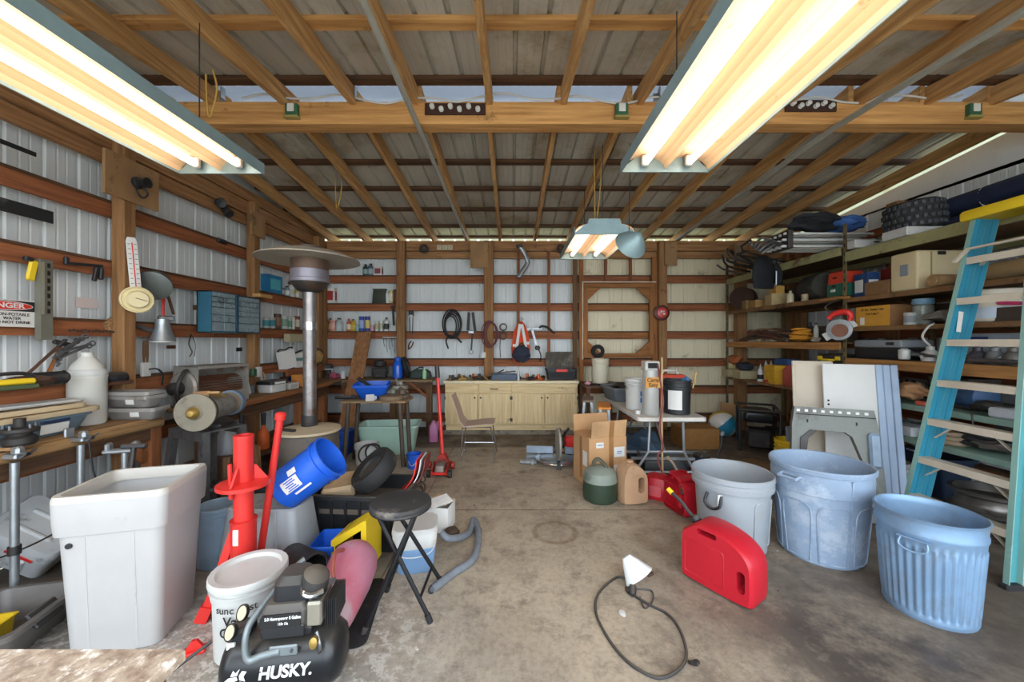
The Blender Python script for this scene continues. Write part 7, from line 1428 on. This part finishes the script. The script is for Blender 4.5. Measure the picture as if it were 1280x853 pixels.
# third shelf
t = T('written_carton', 'brown carton with yellow side and handwritten note on the near rack', 'box', (4.02, 4.05, S3+.001), 90)
MB().box((0, 0, .11), (.38, .28, .22), b=.003).build('body', plain('#a8794f', .8), t)
yp = MB().box((0, .1415, .11), (.375, .004, .215)).build('yellow_side', mat('card_yellow', '#d9a03a', .7, var=.3, scale=3), t)
txt('lettering', "10' Ext. Tower Legs", .032, M_ink, yp, (0, .1445, .18), rot=(90, 0, 180), bold=.0006); txt('lettering', "Tent Legs 7", .032, M_ink, yp, (.0, .1445, .135), rot=(90, 0, 180), bold=.0006)
MB().box((.11, .1445, .06), (.05, .002, .08)).build('white_sticker', M_label, yp)
can('tin_can', 'small silver can right of the written carton', rp(1138, S3, 3.9), .05, .12, '#b9b9b4', lab2='#8e9296')
t = T('jar_of_screws', 'blue-lidded clear jar on the near rack, third shelf', 'jar', rp(1154, S3, 3.98)); MB().lathe([(.002, 0), (.07, 0), (.075, .01), (.075, .18), (.06, .20)], 20).build('jar', mat('jar_mix', '#9aa29a', .3, var=.6, scale=18), t); MB().lathe([(.065, .195), (.078, .2), (.078, .25), (.002, .255)], 20).build('lid', mat('lid_lightblue', '#7fa9c4', .5), t)
o = MB().ell((0, 0, .075), (.10, .14, .05), 2, .6).build('grey_sack', mat('sack_grey', '#8b857c', .9), loc=rp(1174, S3, 3.98)); tag(o, 'grey crumpled sack right of the blue-lidded jar', 'sack')
o = MB().tube([rp(1168, S3, 3.84), rp(1160, S3-.03, 3.80), rp(1153, S3-.12, 3.79), rp(1163, S3-.2, 3.80)], .009, 6, k=6).build('white_wire', M_white); tag(o, 'white wire hanging down before the third shelf', 'wire')
t = T('white_tub', 'dusty white round tub with printed band behind the ladder', 'tub', rp(1241, S3, 4.02), 0)
MB().lathe([(.002, 0), (.165, 0), (.175, .01), (.18, .22), (.19, .225), (.19, .26), (.17, .27), (.002, .272)], 30).build('body', mat('tub_dusty', '#d8cfbc', .6, var=.2, dust=.3), t); MB().lathe([(.178, .03), (.1795, .03), (.182, .12), (.180, .12)], 30, cap0=False, cap1=False).build('print_band', mat('pale_print', '#c8d6e4', .6), t)
o = MB().bar((0, -.1, 0), (0, .12, .03), .04, .03, bev=.01).build('pink_tool', mat('hot_pink', '#d83f78', .5), loc=rp(1272, S3+.12, 3.9)); tag(o, 'hot pink handle at the right edge beside the white tub', 'handle'); 
o = MB().box((0, 0, .055), (.12, .25, .11)).build('dark_carton', plain('#4a4038'), loc=rp(1272, S3, 3.95)); tag(o, 'dark carton under the hot pink handle', 'box')
# circular saw hanging on the middle upright
t = T('circular_saw', 'red circular saw hanging on the middle rack upright', 'circular saw', (3.745, 4.30, 1.86), 0, rot=(0, 0, -58))
MB().lathe([(.03, -.02), (.115, -.025), (.12, -.01), (.12, .015), (.03, .02)], 28, (0, 0, -.13), (90, 0, 0)).build('blade_guard', M_galv, t); MB().lathe([(.03, -.03), (.075, -.032), (.075, .03), (.03, .03)], 22, (.01, 0, -.14), (90, 0, 0)).build('blade_face', mat('saw_brown', '#8a5a44', .6), t)
MB().tube([(-.10, 0, .0), (-.05, 0, .05), (.05, 0, .07), (.10, 0, .03), (.09, 0, -.03)], [.028, .03, .035, .03, .025], 10, k=4).build('body', M_redp, t); MB().tube([(-.10, .0, .08), (-.13, 0, .14), (-.05, 0, .20), (.0, 0, .22)], .008, 6, k=4).build('cord', M_dsteel, t)
MB().bar((-.15, .03, -.22), (.13, .03, -.05), .01, .09).build('base_shoe', M_alu, t)
o = MB().box((0, 0, 0), (.05, .36, .03), b=.004).build('wood_strip', M_bo, loc=(3.79, 4.42, 2.095)); tag(o, 'short orange wood strip across the middle rack upright', 'strip')
# fourth shelf
t = T('grey_flat_case', 'flat grey case on the near rack, fourth shelf, on a black one', 'case', (4.06, 4.02, S4+.125), 90); MB().tub([(.5, .32, 0), (.52, .34, .01), (.52, .34, .07), (.5, .32, .08)], .02).build('body', M_grey, t); MB().box((-.15, .172, .04), (.08, .006, .03)).build('latch', M_black, t)
o = MB().tub([(.5, .32, 0), (.52, .34, .02), (.52, .34, .11), (.48, .3, .12)], .03).build('black_flat_case', M_black, loc=(4.06, 4.02, S4+.001), rz=90); tag(o, 'black case under the flat grey case on the fourth shelf', 'case')
t = T('tool_case', 'black and yellow tool case lying beside the middle rack upright', 'tool case', (4.02, 4.58, 1.312), 90)
o = MB().box((4.05, 4.575, 1.30), (.46, .36, .02)).build('loose_board', Wbench); tag(o, 'loose board carrying the black and yellow tool case', 'board')
MB().tub([(.34, .30, 0), (.36, .32, .01), (.36, .32, .12), (.34, .30, .13)], .02).build('body', M_black, t); MB().tube([(-.07, .16, .06), (-.06, .20, .06), (.06, .20, .06), (.07, .16, .06)], .016, 8).build('handle', M_yel, t)
for x in (-.13, .13): MB().box((x, .165, .08), (.07, .02, .05), b=.006).build('latch', M_yel, t)
t = T('spray_gun', 'silver spray gun and fittings on the near rack, fourth shelf', 'spray gun', rp(1140, S4+.012, 3.94), 80)
MB().tube([(-.24, 0, .04), (-.05, 0, .05), (.05, 0, .06), (.16, 0, .09)], [.014, .02, .03, .03], 10, k=3).build('barrel', M_steel, t); MB().bar((.08, 0, .06), (.12, 0, -.0), .03, .025).build('grip', M_steel, t); MB().lathe([(.002, 0), (.04, 0), (.045, .02), (.045, .09), (.02, .11)], 16, (.02, .05, .0)).build('cup', M_alu, t)
for k, (x, c, lab) in enumerate(((1163, '#d5d5d0', 'white plastic fitting'), (1196, '#4a6a52', 'green-capped small can'), (1222, '#55525a', 'dark power-tool part'), (1244, '#86888a', 'grey steel casting'), (1266, '#6a6660', 'brownish motor part'))):
    o = MB().lathe([(.002, 0), (.06, 0), (.065, .02), (.05, .09), (.03, .11), (.03, .14), (.002, .145)], 14).tube([(-.08, 0, .04), (0, .06, .08), (.09, .02, .05)], .016, 6, k=4).build('machine_part', plain(c, .5, .3), loc=rp(x, S4, 3.98), rz=70*k); tag(o, lab+' on the fourth shelf behind the ladder', 'machine part')
t = T('grey_printed_box', 'grey-blue printed box on the fourth shelf at the right edge', 'box', rp(1240, S4+.0, 4.2), 88); MB().box((0, 0, .13), (.62, .16, .26), b=.003).build('body', plain('#9aa4ae'), t); MB().box((.06, .082, .19), (.2, .004, .08)).build('navy_panel', mat('box_navy', '#24487e'), t)
t = T('steel_bar', 'long grey bar lying at the front of the fourth shelf behind the ladder', 'bar', (3.88, 2.95, S4+.03), 0); MB().tube([(0, -.25, 0), (0, .25, .0)], .018, 8).build('bar', M_steel, t); MB().torus((0, .25, 0), .03, .01, (0, 90, 0), 14, 6).build('eye', M_steel, t)
# fifth shelf
t = T('wire_grille', 'black wire grille basket on the near rack, fifth shelf', 'basket', rp(1146, S5, 4.18), 88)
for k in range(6): MB().tube([(-.16+.064*k, -.1, .02), (-.16+.064*k, .08, .05), (-.15+.06*k, .1, .22)], .007, 6).build('wire', M_black, t)
MB().tube([(-.17, .08, .05), (.17, .08, .05)], .008, 6).tube([(-.17, .09, .13), (.17, .09, .13)], .008, 6).tube([(-.17, .1, .22), (.17, .1, .22), (.18, -.1, .02), (-.18, -.1, .02)], .009, 6, cyc=True).build('cross_wire', M_black, t)
o = MB().ell((0, 0, .115), (.10, .15, .085), 3, .5).build('tan_sack', mat('sack_tan', '#b2845c', .9, var=.25), loc=rp(1135, S5, 3.93)); tag(o, 'tan paper sack on the near rack, fifth shelf', 'sack')
o = MB().box((0, 0, .02), (.05, .10, .04), b=.01).build('red_scrap', mat('scrap_red', '#d0604a', .6), loc=rp(1153, S5, 3.87)); tag(o, 'small red piece at the front of the fifth shelf', 'scrap')
t = T('electric_motor', 'blue-grey finned electric motor on the fifth shelf behind the ladder', 'motor', rp(1212, S5+.126, 4.06), 80)
MB().lathe([(.05, -.15), (.10, -.14), (.11, -.10), (.11, .10), (.10, .14), (.03, .15), (.02, .22), (.002, .22)], 24, (0, 0, 0), (0, 90, 0)).build('shell', mat('motor_blue', '#3d5e86', .5, .2, var=.35), t)
for k in range(12): a = 2*PI*k/12; MB().box((0, .113*math.cos(a), .113*math.sin(a)), (.18, .012, .012), (math.degrees(a), 0, 0)).build('cooling_fin', mat('motor_blue', '#3d5e86'), t)
MB().box((0, 0, -.105), (.2, .16, .02)).build('foot', M_dsteel, t)
o = MB().tube([(-.1, 0, .05), (0, .02, .07), (.12, 0, .06), (.22, -.02, .03)], [.04, .05, .045, .02], 10, k=3).build('grease_gun', M_dsteel, loc=rp(1245, S5, 3.96), rz=80); tag(o, 'dark grease gun on the fifth shelf behind the ladder', 'grease gun')
o = MB().box((0, 0, .04), (.16, .22, .08), b=.015).build('white_gadget', plain('#b9bcc0'), loc=rp(1268, S5, 3.9)); tag(o, 'pale grey gadget on the fifth shelf at the right edge', 'gadget')
for x in (1176, 1215): 
    o = MB().tube([rp(x, S5+.01, 3.84), rp(x, S5-.02, 3.80), rp(x+2, S5-.12, 3.80)], .006, 6, k=4).build('zip_tie', M_black); tag(o, 'black tie looped over the teal shelf edge, %s one' % ('left' if x < 1200 else 'right'), 'tie')
# sixth shelf
t = T('fan_wheel', 'black spoked wheel at the near rack sixth shelf behind the white panel', 'wheel', rp(1117, S6+.125, 3.95), rot=(0, 78, -40)); MB().torus((0, 0, 0), .11, .014, n=24, m=8).build('rim', M_black, t); 
for k in range(5): a = 2*PI*k/5; MB().bar((0, 0, 0), (.105*math.cos(a), .105*math.sin(a), 0), .016, .01).build('spoke', M_black, t)
carton('white_carton', 'low white carton on the near rack, sixth shelf', rp(1136, S6, 3.96), (.26, .2, .09), '#d3d6da', 86)
t = T('disc_stack', 'stack of round tan discs on the sixth shelf behind the ladder', 'disc', rp(1188, S6, 3.98)); 
MB().lathe([(.002, 0), (.12, 0), (.13, .01), (.13, .03), (.12, .04), (.12, .045), (.14, .05), (.14, .075), (.12, .08), (.12, .085), (.13, .09), (.12, .115), (.002, .12)], 26).build('discs', mat('disc_tan', '#a08a72', .8, var=.3), t)
t = T('dark_hose', 'dark hose coil on the sixth shelf right of the tan discs', 'hose', rp(1230, S6, 4.09), 0)
for k in range(3): MB().torus((0, 0, .038+.04*k), .15-.012*k, .02, (4, 3, 0), 24, 8).build('coil', M_blk, t)
for k, (x, c, lab) in enumerate(((1128, '#9aa0a4', 'grey steel tangle beside the white carton'), (1246, '#6f6862', 'greasy part right of the dark hose'))):
    o = MB().ell((0, 0, .06), (.08, .12, .035), 2, .8).tube([(-.05, -.15, .04), (0, 0, .09), (.04, .16, .03)], .012, 6, k=3).build('scrap_metal', plain(c, .5, .4), loc=rp(x, S6, 4.14 if k == 0 else 3.98), rz=20*k); tag(o, lab+' on the sixth shelf', 'scrap')
# floor under the near rack
t = bucket('white_bucket', 'white ribbed bucket on the floor under the near rack, left of the ladder', 'bucket', (3.90, 3.88, 0), .155, .37, M_white, rings=(.55, .68, .80, .90))
o = MB().torus((0, 0, 0), .10, .007, (70, 10, 0), 20, 6).torus((.02, .01, -.02), .08, .007, (60, -30, 0), 20, 6).build('black_wire', M_black, loc=(3.89, 3.87, .37)); tag(o, 'loop of black wire in the white ribbed bucket', 'wire')
t = T('navy_bin', 'dark navy bin on the floor under the near rack', 'bin', (4.45, 3.95, 0), 88); tub_mesh(.5, .36, .42, .08, .02, .04).build('body', mat('navy_bin', '#2a3d58', .5), t); MB().bar((-.1, .10, .41), (.1, .2, .44), .02, .01).build('loose_strip', M_alu, t)
t = T('wheel_rim', 'dull steel wheel rim lying on the floor under the near rack behind the ladder', 'wheel rim', (3.98, 3.12, 0), 0)
MB().lathe([(.20, 0), (.23, .005), (.235, .03), (.20, .05), (.185, .08), (.19, .13), (.225, .15), (.23, .175), (.20, .18), (.17, .12), (.03, .10)], 34, cap0=False).build('rim', mat('rim_steel', '#77736e', .35, .7, var=.4, spot='#4a3a2e', spot_at=.6), t)
t = dup(t, (3.97, 3.13, .183), 40, 'dull steel wheel rim stacked on the lower rim behind the ladder'); 
t = T('white_plate_stack', 'white vent plate on the floor right of the steel rims', 'plate', (3.98, 2.66, 0), 88)
MB().box((0, 0, .06), (.40, .30, .12), b=.01).build('body', M_white, t); 
for k in range(5): MB().box((-.14+.07*k, .152, .06), (.04, .006, .07)).build('slot', M_ink, t)
# ------------------------------------------------------------------ panels leaning at the rack
t = T('white_door_panel', 'white cabinet door panel with blue-grey ribbed edge leaning on the rack', 'panel', (3.33, 3.60, 0.01), rot=(-14, 0, -32))
M_pw = mat('panel_white', '#dcdcd8', .45, var=.06)
MB().box((-.03, 0, .70), (.42, .03, 1.38), b=.006).build('panel', M_pw, t); mb = MB()
for k, x in enumerate((.20, .255, .31)): mb.box((x, -.005*(k % 2), .70), (.055, .05-.02*(k % 2), 1.38), b=.006)
mb.build('ribbed_edge', mat('panel_rib', '#a9bdd6', .4, .1, var=.15), t)
for z in (1.00, .96): MB().cyl((-.20, -.017, z), .010, .006, 'y', 10).build('hole_plug', M_ink, t)
t = T('tan_door_panel', 'tan-white cabinet door panel leaning left of the white one', 'panel', (3.14, 3.86, 0.01), rot=(-14, 0, -30))
MB().box((0, 0, .71), (.36, .03, 1.40), b=.006).build('panel', mat('panel_tan', '#cdc1ac', .5, var=.08), t); MB().box((0, -.017, .71), (.30, .006, 1.32)).build('inset', mat('panel_tan', '#cdc1ac'), t)
t = T('resin_stand', 'weathered grey plastic stand with octagonal opening before the leaning panels', 'plastic stand', (2.93, 3.40, 0.01), rot=(-8, 0, -24)); t.scale = (.86, 1, 1)
out = [(-.40, 0), (-.36, .80), (-.33, .97), (.35, .97), (.38, .80), (.42, 0), (.26, 0), (.24, .50), (.16, .72), (.10, .76), (-.14, .76), (-.22, .68), (-.26, .45), (-.28, 0)]
MB().prism(out, .07).build('frame', mat('resin_grey', '#7f827d', .6, var=.25, scale=4, spot='#5f5d57', spot_at=.6), t)
MB().prism([(-.28, .30), (-.26, .45), (-.22, .68), (-.14, .76), (-.20, .76), (-.29, .68), (-.31, .40)], .10).build('inner_lip', M_dsteel, t)
for k in range(9): MB().box((-.30+.073*k, -.038, .935), (.030, .006, .022)).build('square_hole', M_label, t)
MB().box((.02, -.037, .90), (.68, .006, .008)).build('groove', M_ink, t); MB().box((.33, -.05, .62), (.10, .06, .30), b=.02).build('side_bracket', mat('bracket_blue', '#8ea3b8', .5), t)
for x in (-.22, .20): MB().box((x, -.038, .84), (.012, .006, .03)).build('slot', M_ink, t)
# ------------------------------------------------------------------ the three big bins
M_bruteb = mat('bin_bluegrey', '#8fa3bb', .6, var=.22, scale=3, spot='#a5b2c2', spot_at=.54, spot_scale=5)
t = T('round_bin', 'large round scuffed grey-blue plastic bin between grey bin and metal can', 'bin', (2.34, 2.86, 0), 0)
rt, rbm, hb_ = .315, .255, .69
MB().lathe([(.002, 0), (rbm-.01, 0), (rbm, .012), (rbm+.042, .50), (rbm+.052, .505), (rbm+.056, .60), (rt-.012, .655), (rt+.006, .655), (rt+.008, .68), (rt, .69), (rt-.012, .685), (rt-.02, .655), (rbm-.008, .03), (.002, .02)], 48).build('body', M_bruteb, t, ang=25)
for k in range(8):
    a = R(22.5+45*k); fr = [(-.075, .03), (0, .03), (.075, .03), (.083, .2), (.085, .37), (.078, .41), (.06, .435), (0, .445), (-.06, .435), (-.078, .41), (-.085, .37), (-.083, .2)]; P = []
    for u, z in fr: rr = rbm+.042*z/.5+.004; P.append((rr*math.cos(a+u/rbm), rr*math.sin(a+u/rbm), z))
    MB().tube(P, .005, 6, cyc=True).build('moulded_panel_edge', M_bruteb, t)
for a in (R(200), R(20)):
    MB().tube([((rt+.004)*math.cos(a+s*.2), (rt+.004)*math.sin(a+s*.2), .62) for s in (-1, 1)]+[((rt+.05)*math.cos(a+s*.17), (rt+.05)*math.sin(a+s*.17), .61) for s in (1, -1)], .012, 8, cyc=True).build('handle', M_bruteb, t)
a = R(-95); MB().bar((rt*.99*math.cos(a), rt*.99*math.sin(a), .64), ((rbm+.004)*math.cos(a), (rbm+.004)*math.sin(a), .02), .012, .012).build('vertical_rib', M_bruteb, t)
t = T('storage_bin', 'round translucent grey bin with black clip handles behind the red fuel can', 'bin', (1.74, 2.98, 0), 0)
M_gbin = mat('bin_grey', '#9da3a9', .4, var=.12, scale=3, spot='#989a98', spot_at=.62)
MB().lathe([(.002, 0), (.22, 0), (.235, .012), (.262, .47), (.285, .475), (.288, .505), (.282, .51), (.282, .535), (.290, .54), (.290, .575), (.282, .58), (.270, .572), (.262, .52), (.225, .03), (.002, .02)], 44).build('body', M_gbin, t, ang=25)
MB().lathe([(.002, .20), (.228, .20), (.23, .215), (.002, .215)], 30).build('contents', mat('content_lilac', '#8d90a8', .6, var=.3), t)
for a in (R(215), R(35)):
    c_, s_ = math.cos(a), math.sin(a); w_ = lambda r_, u, z: (r_*c_-u*s_, r_*s_+u*c_, z)
    MB().tube([w_(.272, -.05, .45), w_(.30, -.055, .38), w_(.305, 0, .35), w_(.30, .055, .38), w_(.272, .05, .45)], .011, 8, k=3).build('clip_handle', M_black, t)
    MB().bar(w_(.28, .045, .46), w_(.285, .045, .38), .03, .012).build('clip_tab', M_white, t)
fr = rrect(.20, .34, .03, 3, (0, .25)); P = []
for u, z in fr: a = R(-62)+u/.25; rr = .238+.026*z/.47; P.append((rr*math.cos(a), rr*math.sin(a), z))
MB().tube(P, .006, 6, cyc=True).build('moulded_panel_edge', M_gbin, t)
t = T('galvanised_can', 'corrugated galvanised metal trash can at the lower right, by the ladder', 'trash can', (2.49, 2.25, 0), 0); t.scale = (.95, .95, 1)
M_can = mat('galv_blue', '#86a6c6', .48, .4, var=.22, scale=4, spot='#7d92a8', spot_at=.56, spot_scale=5)
secs = []; n = 216
def canr(z, k):
    r_ = .205+.04*z/.585; f_ = 1 if .05 < z < .43 else 0
    return r_+f_*.0055*math.cos(2*PI*k/n*36)
zs_ = [0, .012, .03, .045, .055, .10, .25, .38, .425, .435, .47, .49, .505, .52, .575]
for z in zs_: secs.append([((canr(z, k)+(.006 if z in (.49, .505) else .004 if z in (.012, .03) else 0))*math.cos(2*PI*k/n), (canr(z, k)+(.006 if z in (.49, .505) else .004 if z in (.012, .03) else 0))*math.sin(2*PI*k/n), z) for k in range(n)])
for r_, z in ((.252, .578), (.254, .588), (.245, .592), (.238, .585), (.236, .55), (.20, .03), (.19, .02)): secs.append([(r_*math.cos(2*PI*k/n), r_*math.sin(2*PI*k/n), z) for k in range(n)])
MB().loft(secs).build('body', M_can, t, ang=50)
for a in (R(-152), R(28)):
    c_, s_ = math.cos(a), math.sin(a); w_ = lambda r_, u, z: (r_*c_-u*s_, r_*s_+u*c_, z)
    h = MB().tube([w_(.243, -.055, .47), w_(.262, -.06, .425), w_(.265, 0, .405), w_(.262, .06, .425), w_(.243, .055, .47)], .006, 8, k=4).build('wire_handle', M_can, t)
    MB().bar(w_(.245, -.07, .475), w_(.245, .07, .475), .03, .008).build('handle_plate', M_can, h)
# ------------------------------------------------------------------ ladder
t = T('stepladder', 'tall teal fibreglass stepladder with yellow cap leaning at the right rack', 'ladder', (0, 0, 0))
M_teal = mat('ladder_teal', '#86ada3', .5, var=.15, scale=4, spot='#8fb8b4', spot_at=.64); M_tealw = mat('ladder_web', '#2c87a2', .45, var=.2, scale=4); M_tread = mat('tread_alu', '#d9cdb9', .5, .2, var=.2, scale=6)
def rail(h, far): return V((3.18+.145*h, (3.09-.085*h) if far else (2.437+.055*h), h))
ht = 2.55
for far in (True, False):
    a, b = rail(0, far), rail(ht, far); d = (b-a).normalized(); X_ = V((1, 0, -.145)).normalized(); s = 1 if far else -1
    def chan(o, name, m, mw):
        mw = mw if far else mat('ladder_teal_deep', '#4b949a', .5, var=.2)
        A, B = a+o, b+o
        MB().bar(A+X_*.043, B+X_*.043, .004, .086, (1, 0, 0)).build(name, mw, t)
        MB().bar(A+X_*.043+V((0, -s*.003, 0)), B+X_*.043+V((0, -s*.003, 0)), .006, .012, (1, 0, 0)).build('web_rib', mw, t)
        MB().bar(A+V((0, s*.016, 0)), B+V((0, s*.016, 0)), .032, .006, (1, 0, 0)).bar(A+X_*.086+V((0, s*.016, 0)), B+X_*.086+V((0, s*.016, 0)), .032, .006, (1, 0, 0)).build('flange', m, t)
    chan(V((0, 0, 0)), 'front_rail', M_teal, M_tealw); chan(X_*.095+V((0, 0, .02)), 'rear_rail', M_teal, M_tealw)
    MB().box(tuple(a+X_*.04+V((0, s*.012, .02))), (.11, .05, .04), b=.006).build('rubber_foot', M_blk, t)
    MB().box(tuple(a+X_*.14+V((0, s*.012, .02))), (.08, .05, .04), b=.006).build('rubber_foot', M_blk, t)
for h in (.35, .66, .97, 1.28, 1.6, 1.92, 2.23):
    p, q = rail(h, True), rail(h, False)
    MB().mesh([p+V((.0, 0, .012)), q+V((0, 0, .012)), q+V((.085, 0, .012)), p+V((.085, 0, .012)), p+V((0, 0, -.040)), q+V((0, 0, -.040)), q+V((.006, 0, -.040)), p+V((.006, 0, -.040)), p+V((.006, 0, .004)), q+V((.006, 0, .004)), q+V((.085, 0, .004)), p+V((.085, 0, .004))],
              [(0, 1, 2, 3), (0, 4, 5, 1), (4, 7, 6, 5), (7, 8, 9, 6), (8, 11, 10, 9), (2, 10, 11, 3), (0, 3, 11, 8, 7, 4), (1, 5, 6, 9, 10, 2)]).build('step', M_tread, t)
    if h < .98:
        for u, v_ in ((p, q), (q, p)):
            e = (v_-u).normalized(); MB().bar(u+e*.012+V((.05, 0, -.14)), u+e*.17+V((.05, 0, -.004)), .022, .006).build('step_brace', M_tread, t)
p, q = rail(ht, True), rail(ht, False)
MB().tub([(.24, .44, -.03), (.25, .45, -.02), (.25, .45, .03), (.235, .43, .045)], .02).build('top_cap', M_yel, t, loc=tuple((p+q)/2+V((.075, 0, .01))))
for (h0, h1, o) in ((2.30, 2.27, -.04), (2.22, 2.19, .12)):
    MB().bar(rail(h0, True)+V((o, .06, -.08)), rail(h0, True)+V((o, -.03, 0)), .03, .014).bar(rail(h0, True)+V((o, -.03, 0)), rail(h1, False)+V((o, -.10, .03)), .035, .014).build('spreader_arm', M_tread, t)
MB().box(tuple(rail(1.85, True)+V((.04, -.004, -.1))), (.035, .003, .16), (0, 8, 0)).build('data_label', M_label, t)
# ================================================================== further clutter
for x, y, z, sz, c, lab in (
    (4.50, 3.30, S4, (.40, .30, .24), '#4a4643', 'dark carton at the back of the fourth shelf behind the grey castings'), (4.52, 2.75, S5, (.44, .32, .26), '#54483d', 'brown carton at the back of the fifth shelf behind the grease gun'),
    (4.50, 3.75, S5, (.36, .30, .24), '#5d5148', 'brown carton at the back of the fifth shelf behind the wire grille'), (4.52, 3.15, S6, (.5, .3, .22), '#4f4a48', 'grey carton at the back of the sixth shelf behind the hose'),
    (4.52, 3.9, S3, (.4, .3, .22), '#5b4a3c', 'brown carton behind the blue-lidded jar'), (4.52, 3.3, S3, (.46, .3, .24), '#66564a', 'wide brown carton behind the grey crumpled sack'),
    (4.50, 6.0, Z2, (.6, .3, .28), '#4d4238', 'long dark carton at the back of the second far-rack shelf'), (4.5, 5.3, Z3, (.5, .3, .22), '#574a3d', 'dark carton behind the yellow rope coil'),
    (4.58, 5.9, Z4, (.6, .3, .30), '#5a4c40', 'dark carton at the back of the lowest far-rack shelf'), (4.5, 2.8, S2, (.5, .32, .32), '#7a6650', 'brown carton behind the long tan sack')):
    carton('stored_carton', lab, (x, y, z+.001), sz, c, 88, None)
for x, X, sz, c, lab in ((306, -3.30, (.12, .16, .10), '#6f7d8a', 'blue-grey little carton behind the battery box'), (322, -3.34, (.10, .12, .13), '#c9c2ae', 'cream little carton at the wall behind the battery box'),
                         (345, -3.16, (.10, .14, .07), '#b8bcc2', 'pale little carton between the red and navy cans')):
    carton('little_carton', lab, (X, X*F/(x-640), zB+.001), sz, c, 80, None)
o = MB().tube([(0, 0, .03), (.10, .04, .05), (.2, -.02, .03), (.28, .05, .03)], .022, 8, k=4).build('blue_cloth_roll', mat('cloth_lilac', '#5f7fb0', .85), loc=(-3.28, 5.62, zB+.02), rz=60); tag(o, 'blue cloth roll on the left bench before the blue parts tray', 'cloth')
# leaves and chips of dirt scattered over the floor
for k in range(26):
    x, y = random.uniform(-.9, 2.2), random.uniform(1.9, 5.6); s = random.uniform(.006, .016)
    o = MB().ell((0, 0, s*.3), (s, s*.7, s*.3), 1, .5).build('dirt_crumb', plain(('#3d332b', '#5b4a3a', '#c9c2b4')[k % 3], .9), loc=(x, y, 0), rz=k*40); tag(o, 'tiny crumb of dirt or paint on the concrete floor', 'crumb', 'crumbs on the floor')
